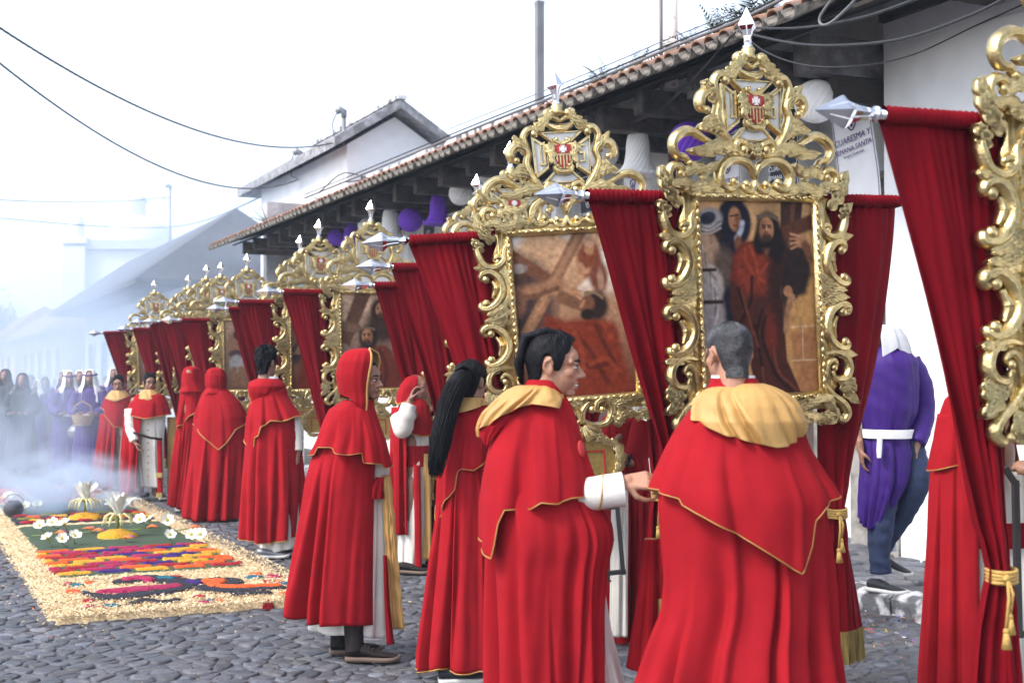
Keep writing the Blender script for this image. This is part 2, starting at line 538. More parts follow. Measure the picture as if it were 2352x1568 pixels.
SL = math.tan(R(21))
def roof_z(l): return 4.27 + (l - 6.05) * SL
h1 = House('long_house', 12, 8, 'long low white house with dark timber eaves, clay tiles and hanging paper decorations')
def rough_wall(h, name, m, l, a0, a1, z0, z1, thick, amp=0.012, step=0.22):
    na, nz = max(2, int((a1 - a0) / step)), max(2, int((z1 - z0) / step))
    v, f = [], []
    for i in range(na + 1):
        for k in range(nz + 1):
            a, z = a0 + (a1 - a0) * i / na, z0 + (z1 - z0) * k / nz
            d = amp * noise.noise(Vector((a * 1.3, z * 1.3, l)))
            v.append(h.pt(l + d, a, z))
    for i in range(na):
        for k in range(nz):
            b = i * (nz + 1) + k
            f.append((b, b + 1, b + nz + 2, b + nz + 1))
    mb = MB().add(v, f)
    h.box(mb, l + 0.03, l + thick, a0, a1, z0, z1)
    for (aa, s_) in ((a0, 1), (a1, -1)):     # returns closing the rough face
        h.box(mb, l - 0.001, l + 0.03, aa - 0.002 if s_ < 0 else aa, aa if s_ < 0 else aa + 0.002, z0, z1)
    return mb.obj(name, m, h.t)
rough_wall(h1, 'wall', LIME, 7.45, -4, 8.46, 0.05, 4.54, 0.5)
rough_wall(h1, 'wall', LIME_OLD, 7.86, 8.46, 27, 0.05, 4.78, 0.4)
rough_wall(h1, 'plinth', STONE, 7.425, 8.3, 8.475, 0.05, 0.55, 0.4, step=0.1)
# stone pilasters with stepped capitals
for a in (8.92, 12.1, 15.4, 18.8):
    p = h1.part('pilaster', STONE, (7.62, 7.9, a - 0.2, a + 0.2, 0.05, 3.06))
    mb = MB()
    for k, (w, z) in enumerate(((0.235, 3.06), (0.27, 3.12), (0.31, 3.18), (0.35, 3.24))):
        h1.box(mb, 7.62 - (w - 0.2), 7.895 + 0.002 * k, a - w, a + w, z, z + 0.058)
    mb.obj('capital', STONE, p, smooth=False)
# dark doorways between them, with timber doors
DOORM = M('dark_door', (0.06, 0.04, 0.03), 0.7, var=0.3, vs=5, stretch=(6, 1, 1))
for a in (10.45, 13.75, 17.1):
    d = h1.part('doorway', STONE, (7.80, 7.855, a - 0.75, a - 0.6, 0.05, 2.9), (7.80, 7.855, a + 0.6, a + 0.75, 0.05, 2.9), (7.80, 7.855, a - 0.75, a + 0.75, 2.903, 3.08))
    for k in range(4):
        h1.part('plank', DOORM, (7.825, 7.85, a - 0.59 + k * 0.297, a - 0.59 + k * 0.297 + 0.285, 0.05, 2.9)).parent = d
        d.children[-1].matrix_parent_inverse = Matrix.Identity(4)
# timber: wall plate, rafters, boards
h1.part('wall_plate', WOOD, (7.38, 7.44, -4, 8.44, 4.50, 4.60), (7.72, 7.85, 8.47, 27, 4.24, 4.42))
rr = random.Random(2)
a = 8.95
while a < 27:
    w = rr.uniform(0.065, 0.085)
    o = h1.part('rafter', WOODG, (rr.uniform(6.40, 6.48), 7.84, a - w, a + w, 4.07 + rr.uniform(-0.015, 0.015), 4.30 + rr.uniform(-0.01, 0.01)))
    a += rr.uniform(0.8, 0.9)
for a in (7.2, 5.9, 4.6):
    h1.part('rafter', WOOD, (6.35, 7.44, a - 0.07, a + 0.07, 4.34, 4.5))
h1.part('corbel_beam', M('bleached_beam', (0.14, 0.135, 0.135), 0.9, var=0.35, vs=9, bump=0.8, bs=22, bd=0.02, col2=(0.05, 0.045, 0.05), c2s=4), (6.72, 7.84, 8.5, 8.72, 4.05, 4.36))
h1.part('corbel_beam', WOOD, (7.0, 7.83, 8.52, 8.70, 3.84, 4.045))
k = 0
for l in np.arange(6.40, 7.86, 0.185):
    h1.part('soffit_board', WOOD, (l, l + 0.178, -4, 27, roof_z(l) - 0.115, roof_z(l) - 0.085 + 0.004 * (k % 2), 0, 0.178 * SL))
    k += 1
# roof: barrel tiles at the eave, one by one, and the corrugated slope behind them
PIT = 0.205
def tile_mesh(up, L=0.46, r0=0.092, r1=0.076, th=0.015, n=9):
    v, f = [], []
    for (y, r) in ((0, r0), (L, r1)):
        for rad in (r, r - th):
            for i in range(n):
                t = pi * i / (n - 1)
                v.append((y, rad * math.cos(t), (rad * 0.86 * math.sin(t)) * (1 if up else -1)))
    for i in range(n - 1):
        f += [(i, i + 1, 2 * n + i + 1, 2 * n + i), (n + i + 1, n + i, 3 * n + i, 3 * n + i + 1), (i + 1, i, n + i, n + i + 1), (2 * n + i, 2 * n + i + 1, 3 * n + i + 1, 3 * n + i)]
    f += [(0, 2 * n, 3 * n, n), (n - 1, 2 * n - 1, 4 * n - 1, 3 * n - 1)]
    return mesh('roof_tile', v, f, [TILE], smooth=False)
TU, TD = tile_mesh(True), tile_mesh(False)
TD.materials.clear(); TD.materials.append(TILE_IN)
a, k = 7.7, 0
while a < 27.5:
    for up in (True, False):
        if k >= 280: break
        j = rr.uniform(-0.02, 0.02)
        l = 6.05 + j + (0.0 if up else -0.075)
        o = obj('roof_tile', TU if up else TD, h1.t, loc=h1.pt(l, a + (0 if up else PIT / 2), roof_z(l) + (0.02 if up else 0.05)), rot=(rr.uniform(-0.08, 0.08), -R(21) + rr.uniform(-0.03, 0.03), rr.uniform(-0.04, 0.04)))
        k += 1
    a += PIT
v, f = [], []
AA = np.arange(7.6, 27.6, PIT / 4)
LL = np.arange(6.22, 9.15, 0.36)
for i, a in enumerate(AA):
    for j, l in enumerate(LL):
        for e in (0, 1):
            w = math.sin((a - 7.7) / PIT * 2 * pi + pi / 2)
            v.append(h1.pt(l + (0.36 if e else 0) , a, roof_z(l + 0.36 * e) + 0.055 * w + 0.02 + (0.025 if not e else 0.0) + 0.006 * noise.noise(Vector((a * 3, l * 3, 0)))))
n = len(LL) * 2
for i in range(len(AA) - 1):
    for j in range(n - 1):
        f.append((i * n + j, i * n + j + 1, (i + 1) * n + j + 1, (i + 1) * n + j))
o = obj('roof_tiles', mesh('roof_tiles', v, f, TILE), h1.t)
o['kind'] = 'stuff'
# whitewashed ridge cap
mb = MB()
for i in range(20):
    a0 = 12 + i * 0.78
    h1.box(mb, 8.85, 9.25, a0, a0 + 0.765, 5.44 + 0.02 * noise.noise(Vector((a0, 0, 0))), 5.74 + 0.05 * noise.noise(Vector((a0 * 2, 3, 0))))
mb.obj('ridge_cap', LIME_ROOF, h1.t, smooth=False)
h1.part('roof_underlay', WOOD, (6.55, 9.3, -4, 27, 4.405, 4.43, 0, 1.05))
h1.part('back_wall', LIME_OLD, (9.0, 9.2, 8.5, 27, 4.0, 5.4))
# ferns rooted in the tiles
fr = random.Random(4)
FERN_SPOTS = [(6.3, 9.1, 0.28), (6.35, 9.6, 0.24), (6.2, 10.9, 0.3), (6.3, 8.6, 0.4), (6.6, 8.95, 0.34), (6.5, 9.35, 0.3), (6.7, 9.75, 0.36), (6.5, 10.25, 0.26), (6.25, 11.2, 0.24), (6.4, 10.7, 0.3), (6.2, 11.6, 0.18), (6.3, 20.5, 0.2), (6.5, 24.5, 0.35)]
for i, (l, a, h) in enumerate(FERN_SPOTS):
    t = thing('fern', W(a, l, roof_z(l) + 0.03), 'green fern sprouting from the clay roof tiles above the eave', 'plant', 'ferns growing on the tiled roof')
    for q in range(16):
        mb = MB()
        az, ln = fr.uniform(0, 2 * pi), h * fr.uniform(0.7, 1.5)
        el = fr.uniform(0.5, 1.3)
        N = 11
        for s_ in range(N):
            u = s_ / N
            c = Vector((math.cos(az) * math.cos(el) * u * ln, math.sin(az) * math.cos(el) * u * ln, math.sin(el) * u * ln - 0.25 * ln * u * u))
            pl = ln * 0.30 * (1 - u) ** 0.7 + 0.012
            for sg in (-1, 1):
                d = Vector((math.cos(az + sg * 1.1), math.sin(az + sg * 1.1), 0.25)) * pl
                w = Vector((math.cos(az), math.sin(az), 0)) * ln * 0.025
                mb.add([c - w, c + w, c + d], [(0, 1, 2)])
        mb.obj('frond', FERN, t, smooth=False)

# upper-storey hip-roofed house farther down
ROOFG = M('grey_mossy_roof', (0.20, 0.20, 0.21), 0.9, var=0.4, vs=5, bump=0.5, bs=12, bd=0.03, col2=(0.36, 0.36, 0.38), c2s=6)
h2 = House('gabled_house', 28, 10, 'white gabled house with a grey mossy roof rising behind the tiled eave')
mb = MB()
P = h2.pt
def gp(l, a, z): return P(l, a, z)
wl_ = [(8.55, 4.0), (10.65, 4.0), (10.65, 6.42), (9.6, 7.08), (8.55, 6.42)]
v = [gp(l, 26.0, z) for l, z in wl_] + [gp(l, 33.0, z) for l, z in wl_]
mb.add(v, [(0, 1, 2, 3, 4), (9, 8, 7, 6, 5), (0, 4, 9, 5), (2, 1, 6, 7), (4, 3, 8, 9), (3, 2, 7, 8)])
mb.obj('wall', LIME, h2.t, smooth=False)
mb = MB()
for (la, za, lb, zb) in ((8.15, 6.28, 9.6, 7.2), (11.05, 6.28, 9.6, 7.2)):
    a0, a1, a2 = 25.6, 33.9, 31.6
    v = [gp(la, a0, za), gp(la, a1, za), gp(lb, a2, zb), gp(lb, a0, zb), gp(la, a0, za + 0.2), gp(la, a1, za + 0.2), gp(lb, a2, zb + 0.2), gp(lb, a0, zb + 0.2)]
    f = [(0, 1, 2, 3), (7, 6, 5, 4), (0, 4, 5, 1), (1, 5, 6, 2), (2, 6, 7, 3), (3, 7, 4, 0)]
    mb.add(v, f if la < 9 else [q[::-1] for q in f])
mb.add([gp(8.15, 33.9, 6.28), gp(11.05, 33.9, 6.28), gp(9.6, 31.6, 7.2), gp(8.15, 33.9, 6.48), gp(11.05, 33.9, 6.48), gp(9.6, 31.6, 7.4)], [(0, 1, 2), (5, 4, 3), (0, 3, 4, 1)])
mb.obj('roof', ROOFG, h2.t, smooth=False)
mb = MB(); h2.box(mb, 9.5, 9.7, 25.55, 31.7, 7.38, 7.46); mb.obj('ridge_cap', LIME_ROOF, h2.t, smooth=False)
h2.part('side_wall', M('rubble_wall', (0.42, 0.42, 0.45), 0.95, var=0.3, vs=3, bump=0.6, bs=10, bd=0.04), (7.2, 8.6, 27.3, 27.6, 3.6, 5.3))
# street-side house beyond, then two more
CREAM = M('cream_wall', (0.74, 0.66, 0.55), 0.9, var=0.06, vs=2)
YELL = M('yellow_wall', (0.72, 0.52, 0.26), 0.9, var=0.08, vs=2)
PALE = M('pale_blue_wall', (0.60, 0.66, 0.74), 0.9, var=0.06, vs=2)
DKWIN = M('dark_window', (0.03, 0.035, 0.045), 0.3, var=0.1)
def street_house(name, a0, a1, zt, l_w, l_e, zr, wallm, label, wins, roofm=TILE, lr=10.5):
    h = House(name, (a0 + a1) / 2, 8, label)
    lb = 2 * lr - l_e
    h.part('wall', wallm, (l_w, lb - 0.8, a0 + 0.6, a1 - 0.6, -0.05, zt))
    mb = MB()
    v = [h.pt(l_e, a0, zt), h.pt(l_e, a1, zt), h.pt(lb, a1, zt), h.pt(lb, a0, zt), h.pt(lr, a0 + 1.3, zr), h.pt(lr, a1 - 1.3, zr)]
    v += [(x, y, z - 0.14) for x, y, z in v[:4]]
    mb.add(v, [(0, 4, 5, 1), (1, 5, 2), (2, 5, 4, 3), (3, 4, 0), (6, 0, 1, 7), (7, 1, 2, 8), (8, 2, 3, 9), (9, 3, 0, 6), (6, 7, 8, 9)])
    mb.obj('roof', roofm, h.t, smooth=False)
    for (a, w, z0, z1) in wins:
        f = h.part('window', wallm, (l_w - 0.06, l_w, a - w - 0.12, a - w, z0 - 0.12, z1 + 0.12), (l_w - 0.06, l_w, a + w, a + w + 0.12, z0 - 0.12, z1 + 0.12), (l_w - 0.06, l_w, a - w, a + w, z0 - 0.12, z0), (l_w - 0.06, l_w, a - w, a + w, z1, z1 + 0.12))
        h.part('pane', DKWIN, (l_w - 0.02, l_w - 0.005, a - w, a + w, z0, z1)).parent = f
        mb2 = MB()
        for k in range(5):
            h.box(mb2, l_w - 0.12, l_w - 0.09, a - w + (k + 0.5) * w * 2 / 5 - 0.015, a - w + (k + 0.5) * w * 2 / 5 + 0.015, z0, z1)
        g = mb2.obj('grille', IRON, f, smooth=False)
    return h
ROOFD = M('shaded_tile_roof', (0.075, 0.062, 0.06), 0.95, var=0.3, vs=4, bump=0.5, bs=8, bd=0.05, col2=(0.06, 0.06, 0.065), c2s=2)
h3 = street_house('tiled_roof_house', 36.2, 58, 4.25, 7.4, 5.95, 6.45, LIME, 'long white house under a steep dark tiled roof, hazy in smoke', [(a_, 0.6, 1.0, 2.9) for a_ in (38, 44.5, 48, 51.5, 55)], ROOFD, 9.0)
h3.part('corner_pillar', LIME, (6.9, 7.38, 40.6, 41.2, 0, 4.0))
h4 = street_house('cream_house', 60, 82, 3.7, 7.0, 6.0, 5.6, CREAM, 'cream walled house with barred windows far down the smoky street', [(63, 0.7, 0.9, 2.9), (67, 0.7, 0.9, 2.9), (71, 0.7, 0.9, 2.9), (75, 0.7, 0.9, 2.9), (79, 0.7, 0.9, 2.9)], TILE, 8.6)
h4.part('door_pilaster', YELL, (6.9, 6.99, 61, 61.6, 0, 3.6))
h5 = street_house('yellow_house', 84, 104, 4.0, 6.8, 5.8, 6.0, YELL, 'yellow walled house at the far end of the street in haze', [(88, 0.7, 0.9, 2.9), (93, 0.7, 0.9, 2.9), (98, 0.7, 0.9, 2.9)], TILE, 8.6)
# domed church
cp = at(290, 640, 92)
ch = thing('church', (cp.x, cp.y, 0), 'white church with a dome and lantern, almost lost in the haze', 'church')
mb = MB(); mb.box((1.2, 2.5, 5.2), (4.6, 4.0, 5.2)); mb.obj('nave', LIME, ch, smooth=False)
mb = MB(); mb.box((1.2, 2.5, 10.75), (5.0, 4.4, 0.32)); mb.obj('cornice', M('church_cornice', (0.5, 0.53, 0.58), 0.9), ch, smooth=False)
mb = MB(); mb.lathe([(2.5, 11.07)] + [(2.5 * math.cos(t), 11.3 + 2.0 * math.sin(t)) for t in np.linspace(0, 1.45, 9)], (0.1, 2.5, 0), 28); mb.obj('dome', LIME, ch)
mb = MB(); mb.lathe([(0.55, 13.0), (0.55, 14.2), (0.7, 14.25), (0.4, 14.7), (0.05, 15.0)], (0.1, 2.5, 0), 12); mb.obj('lantern', LIME, ch)
mb = MB(); mb.box((-3.0, -1.4, 5.3), (0.75, 0.75, 5.3)); mb.box((-3.0, -1.4, 11.0), (0.9, 0.9, 0.2)); mb.lathe([(0.5, 11.2), (0.5, 12.2), (0.1, 13.2)], (-3.0, -1.4, 0), 10); mb.obj('bell_tower', LIME, ch, smooth=False)
for x in (-0.5, 1.8, 4.0):
    mb = MB(); mb.box((x, -1.52, 7.6), (0.35, 0.02, 0.9)); mb.obj('window', DKWIN, ch, smooth=False)
# far trees
LEAF = M('far_foliage', (0.10, 0.10, 0.035), 0.8, var=0.4, vs=3)
for i, (px, d, h) in enumerate(((30, 95, 7.5), (75, 105, 7.0), (-20, 88, 8.5), (110, 118, 6.5))):
    p = at(px, 850, d)
    t = thing('tree', (p.x, p.y, 0), 'yellowish leafy tree at the far end of the hazy street', 'tree', 'trees at the end of the street')
    mb = MB(); mb.tube([(0, 0, 0), (0.1, 0, h * 0.3), (0.05, 0.1, h * 0.6)], [0.22, 0.17, 0.08], 8); mb.obj('trunk', WOOD, t)
    mb = MB()
    tr = random.Random(i)
    for k in range(1400):
        q = Vector((tr.gauss(0, 1), tr.gauss(0, 1), tr.gauss(0, 1))).normalized() * (0.4 + 0.6 * tr.random())
        c = Vector((q.x * 1.9, q.y * 1.9, h * 0.68 + q.z * h * 0.3)) * (0.9 + 0.2 * noise.noise(q * 2))
        n1 = Vector((tr.uniform(-1, 1), tr.uniform(-1, 1), tr.uniform(-1, 1))) * 0.16
        n2 = Vector((tr.uniform(-1, 1), tr.uniform(-1, 1), tr.uniform(-1, 1))) * 0.16
        mb.add([c - n1, c + n2, c + n1], [(0, 1, 2)])
    mb.obj('crown', LEAF, t, smooth=False)

# ================================================================== chimneys, masts, cables
def post(name, px, d, py0, z0, w, m, label, cat, square=True, cap=True):
    top = at(px, py0, d)
    t = thing(name, (top.x, top.y, z0), label, cat)
    H = top.z - z0
    mb = MB()
    if square: mb.box((0, 0, H / 2), (w, w, H / 2), rot=Matrix.Rotation(0.4, 3, 'Z'))
    else: mb.lathe([(w, 0), (w, H)], n=16)
    mb.obj('shaft', m, t, smooth=not square)
    if cap:
        mb = MB()
        if square:
            mb.box((0, 0, H - 0.05 * 8 * w), (w * 1.08, w * 1.08, w * 0.5), rot=Matrix.Rotation(0.4, 3, 'Z'))
        else: mb.lathe([(w * 1.02, H * 0.35), (w * 1.12, H * 0.36), (w * 1.12, H * 0.40), (w * 1.02, H * 0.41)], n=16)
        mb.obj('collar', m, t, smooth=False)
    return t
post('chimney', 1239, 22, 5, 4.9, 0.06, M('chimney_metal', (0.20, 0.20, 0.22), 0.7, 0.2, var=0.2, vs=3), 'tall square grey metal chimney rising behind the roof', 'chimney')
post('drainpipe', 1541, 13.4, -60, 4.55, 0.068, M('flaking_pipe', (0.72, 0.70, 0.66), 0.7, var=0.1, vs=8, col2=(0.3, 0.2, 0.13), c2s=5, c2lo=0.6, c2hi=0.68), 'white pipe with flaking paint standing above the roof tiles', 'pipe', square=False)
post('steel_pole', 1518, 13.6, -60, 4.55, 0.018, M('brown_steel', (0.16, 0.13, 0.12), 0.6, 0.5), 'thin brown steel pole beside the flaking white pipe', 'pole', square=False, cap=False)
def mast(px, py, d, z0, label):
    top = at(px, py, d)
    t = thing('service_mast', (top.x, top.y, z0), label, 'service mast')
    H = top.z - z0
    mb = MB(); mb.lathe([(0.045, 0), (0.045, H - 0.1)], n=10); mb.obj('pipe', IRON, t)
    mb = MB(); mb.tube([(0, 0, H - 0.12), (0.0, 0, H), (-0.08, 0, H + 0.05), (-0.16, 0, H - 0.02)], [0.06, 0.07, 0.08, 0.06], 10); mb.obj('weatherhead', IRON, t)
    mb = MB(); mb.tube([(-0.14, 0, H), (-0.25, 0, H - 0.25), (-0.2, 0, H - 0.55), (-0.03, 0, H - 0.6)], 0.012, 6); mb.obj('drip_loop', CABLE, t)
    return Vector((top.x, top.y, top.z - 0.6))
m1 = mast(790, 257, 27.5, 5.0, 'grey service mast before the grey mossy roof, taller of the pair')
m2 = mast(690, 352, 30.5, 4.6, 'grey service mast near the left corner of the gabled house')
m3 = mast(391, 428, 48, 4.4, 'thin service mast standing alone in the haze')
def cable(pts3, r, label, m=CABLE, sag=0.0, group=None, n=40):
    P = crom(pts3, n)
    if sag:
        u = np.linspace(0, 1, n)
        P[:, 2] -= sag * 4 * u * (1 - u)
    mid = Vector(P[0])
    mb = MB(); mb.tube([Vector(p) - mid for p in P], r, 6)
    o = mb.obj('cable', m)
    o.location = mid
    tag(o, label, 'cable', group)
    return o
def twist(pts3, r, label, sag):
    P = crom(pts3, 260)
    u = np.linspace(0, 1, 260)
    P[:, 2] -= sag * 4 * u * (1 - u)
    mid = Vector(P[0])
    mb = MB()
    for ph in (0, 2.1, 4.2):
        mb.tube([Vector(p) - mid + Vector((0, math.cos(i * 0.9 + ph), math.sin(i * 0.9 + ph))) * r * 0.8 for i, p in enumerate(P)], r * 0.75, 5)
    o = mb.obj('cable', CABLE); o.location = mid
    tag(o, label, 'cable')
twist([m1, at(-30, 45, 14)], 0.010, 'upper twisted black cable swooping across the pale sky to a mast', 0.62)
twist([m2, at(-30, 122, 15)], 0.010, 'lower twisted black cable sagging across the pale sky', 0.75)
cable([m3 + Vector((0, 0, 0.2)), at(-60, 455, 40)], 0.018, 'thin cable crossing the haze in front of the dome', sag=0.15)
cable([m2, m3 + Vector((0, 0, -0.6)), at(-60, 495, 42)], 0.02, 'thin low cable sagging under the dome', sag=0.3)
# bundles along the eave
def ev(px, py, l): return al(px, py, l)
G1 = 'cables slung along the eave'
CB = lambda o: [ev(1830, -18 + o, 6.1), ev(1690, 50 + o, 6.1), ev(1525, 116 + o, 6.1), ev(1440, 153 + o, 6.1), ev(1290, 215 + o, 6.1), ev(1033, 318 + o, 6.1), ev(810, 410 + o, 6.1), ev(700, 455 + o, 6.1)]
cable(CB(0), 0.014, 'thick grey cable lying along the edge of the roof tiles', CABLE_G, n=90)
cable(CB(-8), 0.008, 'thin black cable beside the thick one on the tiles', n=90)
cable([ev(1690, 74, 5.9), ev(1600, 170, 6.3), ev(1530, 235, 6.6), ev(1440, 280, 6.8), ev(1340, 262, 7.0), ev(1250, 232, 6.2)], 0.007, 'black cable drooping from the tallest spear tip under the eave', group=G1, n=60)
cable([ev(1682, 80, 5.92), ev(1590, 185, 6.3), ev(1510, 255, 6.6), ev(1420, 292, 6.8), ev(1330, 300, 7.0), ev(1290, 310, 7.2)], 0.007, 'lower of two black cables drooping under the eave toward the paper bell', group=G1, n=60)
cable([ev(1696, 72, 5.9), ev(1800, 96, 5.8), ev(1900, 105, 5.7), ev(2060, 92, 5.6), ev(2220, 40, 5.4), ev(2352, -25, 5.3)], 0.011, 'black cable sagging past the timber corbel to the white wall', n=60)
cable([ev(1700, 74, 5.9), ev(1760, 120, 5.9), ev(1850, 150, 5.8), ev(1970, 152, 5.9), ev(2100, 125, 6.4), ev(2240, 60, 7.35), ev(2352, 10, 7.3)], 0.006, 'thin wire hanging below the corbel end', n=60)
cable([ev(1690, 62, 5.9), ev(1790, 66, 5.8), ev(1880, 60, 5.7), ev(1990, 38, 5.6), ev(2100, 0, 5.4), ev(2150, -25, 5.4)], 0.010, 'black cable rising over the eave corner', n=50)
lp = [ev(1935, -30, 5.6), ev(1895, 20, 5.6), ev(1882, 45, 5.6), ev(1890, 58, 5.6), ev(1915, 48, 5.6), ev(1960, 5, 5.6), ev(1990, -30, 5.6)]
cable(lp, 0.010, 'loose loop of grey cable hanging from the roof corner', CABLE_G, n=50)
cable(CB(-22)[1:6], 0.005, 'thin wire strung just above the tile edge', CABLE_G, n=50)
cable([ev(1000, 365, 6.1), ev(930, 402, 6.5), ev(860, 412, 6.6), ev(790, 398, 6.3), ev(735, 440, 6.0)], 0.01, 'slack bundle of wires under the far part of the eave', n=40)
cable([ev(1250, 236, 6.1), ev(1150, 318, 6.4), ev(1000, 384, 6.6), ev(880, 408, 6.5), ev(780, 420, 6.2)], 0.009, 'black wire looping below the rafters', n=40)
# wall lamp
lpp = al(668, 567, 7.3)
t = thing('wall_lamp', lpp, 'small lamp glowing orange under the far eave', 'lamp')
mb = MB(); mb.lathe([(0.01, 0.09), (0.14, 0.03), (0.15, 0.0), (0.02, 0.0)], n=14); mb.obj('lamp_shade', IRON, t)
em = bpy.data.materials.new('warm_bulb'); em.use_nodes = True
em.node_tree.nodes['Principled BSDF'].inputs['Emission Color'].default_value = (1, 0.5, 0.15, 1)
em.node_tree.nodes['Principled BSDF'].inputs['Emission Strength'].default_value = 2.0
mb = MB(); mb.ell((0, 0, -0.01), (0.06, 0.06, 0.035), 12, 8); mb.obj('bulb', em, t)
mb = MB(); mb.tube([(0, 0, 0.09), (0.0, 0, 0.2), (0.3, 0.15, 0.25)], 0.012, 6); mb.obj('bracket', IRON, t)
# ================================================================== processional standards
def carve(path, w, bead0=0.0, bead1=0.0, n=30, depth=0.66, groove=0.42, y0=0.0):
    """ridged relief swept along a path in x,z; front faces -y"""
    P = crom([(x, z) for x, z in path], n)
    T = np.gradient(P, axis=0)
    T /= np.maximum(np.linalg.norm(T, axis=1, keepdims=True), 1e-6)
    Nn = np.stack([-T[:, 1], T[:, 0]], 1)
    ww = np.interp(np.linspace(0, 1, n), np.linspace(0, 1, len(w)), w) / 2 * 1.22
    U = np.linspace(-1, 1, 9)
    H = np.sqrt(np.maximum(0, 1 - U ** 2)) * (1 - groove * (0.5 + 0.5 * np.cos(U * pi * 3.0)))
    mb = MB()
    v, f = [], []
    for i in range(n):
        for k, u in enumerate(U):
            q = P[i] + Nn[i] * u * ww[i]
            v.append((q[0], y0 - H[k] * ww[i] * 2 * depth - 0.004, q[1]))
        for u in (0.8, -0.8):
            q = P[i] + Nn[i] * u * ww[i]
            v.append((q[0], y0 + 0.016, q[1]))
    m = 11
    for i in range(n - 1):
        for k in range(m):
            f.append((i * m + k, (i + 1) * m + k, (i + 1) * m + (k + 1) % m, i * m + (k + 1) % m))
    f.append(tuple(range(m))); f.append(tuple((n - 1) * m + m - 1 - k for k in range(m)))
    mb.add(v, f)
    for r, p in ((bead0, P[0]), (bead1, P[-1])):
        if r: mb.ell((p[0], y0 - r * 0.55, p[1]), (r, r * 0.95, r), 14, 9)
    return mb
def leaf(path, w, n=34, lobes=4.0, y0=0.0, curl=0.02):
    """acanthus blade: lobed edge, veined, tip curling forward"""
    P = crom([(x, z) for x, z in path], n)
    T = np.gradient(P, axis=0)
    T /= np.maximum(np.linalg.norm(T, axis=1, keepdims=True), 1e-6)
    Nn = np.stack([-T[:, 1], T[:, 0]], 1)
    t = np.linspace(0, 1, n)
    lob = 0.50 + 0.50 * np.abs(np.sin(t * pi * (lobes + 1))) ** 0.8
    ww = w * 0.58 * (np.sin(pi * np.clip(t * 0.9 + 0.1, 0, 1)) ** 0.6) * lob + 0.004
    U = np.linspace(-1, 1, 9)
    v, f = [], []
    for i in range(n):
        for k, u in enumerate(U):
            sh = -0.35 * ww[i] * abs(u) if k not in (0, 8) else -0.6 * ww[i]
            q = P[i] + Nn[i] * u * ww[i] + T[i] * sh
            h = w * (0.38 * (1 - abs(u)) ** 0.8 + 0.34 * (0.5 + 0.5 * math.cos(u * pi * 4))) * (0.5 + 0.5 * math.sin(pi * t[i])) + curl * t[i] ** 3
            v.append((q[0], y0 - h - 0.003, q[1]))
        for u in (0.7, -0.7):
            q = P[i] + Nn[i] * u * ww[i]
            v.append((q[0], y0 + 0.014, q[1]))
    m = 11
    for i in range(n - 1):
        for k in range(m):
            f.append((i * m + k, (i + 1) * m + k, (i + 1) * m + (k + 1) % m, i * m + (k + 1) % m))
    f.append(tuple(range(m))); f.append(tuple((n - 1) * m + m - 1 - k for k in range(m)))
    return MB().add(v, f)
def mirror(mb):
    o = MB()
    o.v = [(-x, y, z) for x, y, z in mb.v]
    o.f = [tuple(reversed(q)) for q in mb.f]
    o.mi = list(mb.mi)
    return o
cr = lambda L: [(0.000677 * (x - 835), 3.340 - 0.00061 * y) for x, y in L]
sd_ = lambda L: [(-0.708 + 0.000761 * (x - 0.0465 * y), 2.41 - 0.000687 * y) for x, y in L]
bt = lambda L: [(-0.00079 * (x - 885), 1.455 - 0.00075 * (y - 640)) for x, y in L]
PIECES = []           # (name, MB) on one side, mirrored to the other
def both(name, mb):
    PIECES.append((name, mb.mesh(name, GOLD)))
    PIECES.append((name, mirror(mb).mesh(name, GOLD)))
S1 = 'carved_scroll'; L1 = 'carved_leaf'
both(S1, carve(cr([(838, 1345), (800, 1250), (720, 1205), (620, 1210), (550, 1270), (530, 1350), (560, 1420), (620, 1435), (660, 1405), (645, 1375)]), [0.02, 0.036, 0.044, 0.046, 0.042, 0.034, 0.02], 0, 0.02))
both(S1, carve(cr([(838, 1360), (820, 1420), (790, 1450), (750, 1445), (730, 1415), (750, 1395)]), [0.02, 0.034, 0.034, 0.022], 0, 0.021))
both(L1, leaf(cr([(560, 1450), (430, 1410), (300, 1440), (200, 1400), (110, 1420)]), 0.062))
both(S1, carve(cr([(300, 1450), (170, 1410), (120, 1340), (140, 1275), (200, 1265), (230, 1300), (205, 1325)]), [0.015, 0.03, 0.036, 0.034, 0.022], 0, 0.021))
both(L1, leaf(cr([(190, 1570), (120, 1480), (70, 1380), (45, 1270)]), 0.06, lobes=3))
both(L1, leaf(cr([(230, 1320), (330, 1285), (430, 1290), (510, 1225)]), 0.052, lobes=3))
both(L1, leaf(cr([(320, 1290), (390, 1310), (405, 1385)]), 0.036, lobes=2))
both(S1, carve(cr([(770, 1150), (700, 1160), (670, 1110), (700, 1060), (755, 1070), (765, 1110), (740, 1125)]), [0.026, 0.036, 0.036, 0.03, 0.02], 0, 0.024))
both(L1, leaf(cr([(690, 1150), (600, 1110), (500, 1115), (390, 1150), (280, 1140)]), 0.07, lobes=4))
both(S1, carve(cr([(520, 1090), (420, 1050), (330, 1000), (250, 1000), (180, 1050), (160, 1120), (195, 1185), (255, 1195), (290, 1240)]), [0.012, 0.03, 0.042, 0.044, 0.036, 0.03, 0.018], 0, 0.016))
both(S1, carve(cr([(690, 1140), (610, 1060), (555, 960), (525, 860), (545, 770), (510, 705), (440, 690), (395, 740), (400, 805), (440, 825)]), [0.03, 0.044, 0.04, 0.036, 0.04, 0.05, 0.046, 0.024], 0, 0.02))
both(L1, leaf(cr([(530, 760), (470, 670), (425, 595)]), 0.055, lobes=2.5))
both(L1, leaf(cr([(570, 990), (470, 950), (365, 965)]), 0.062, lobes=3))
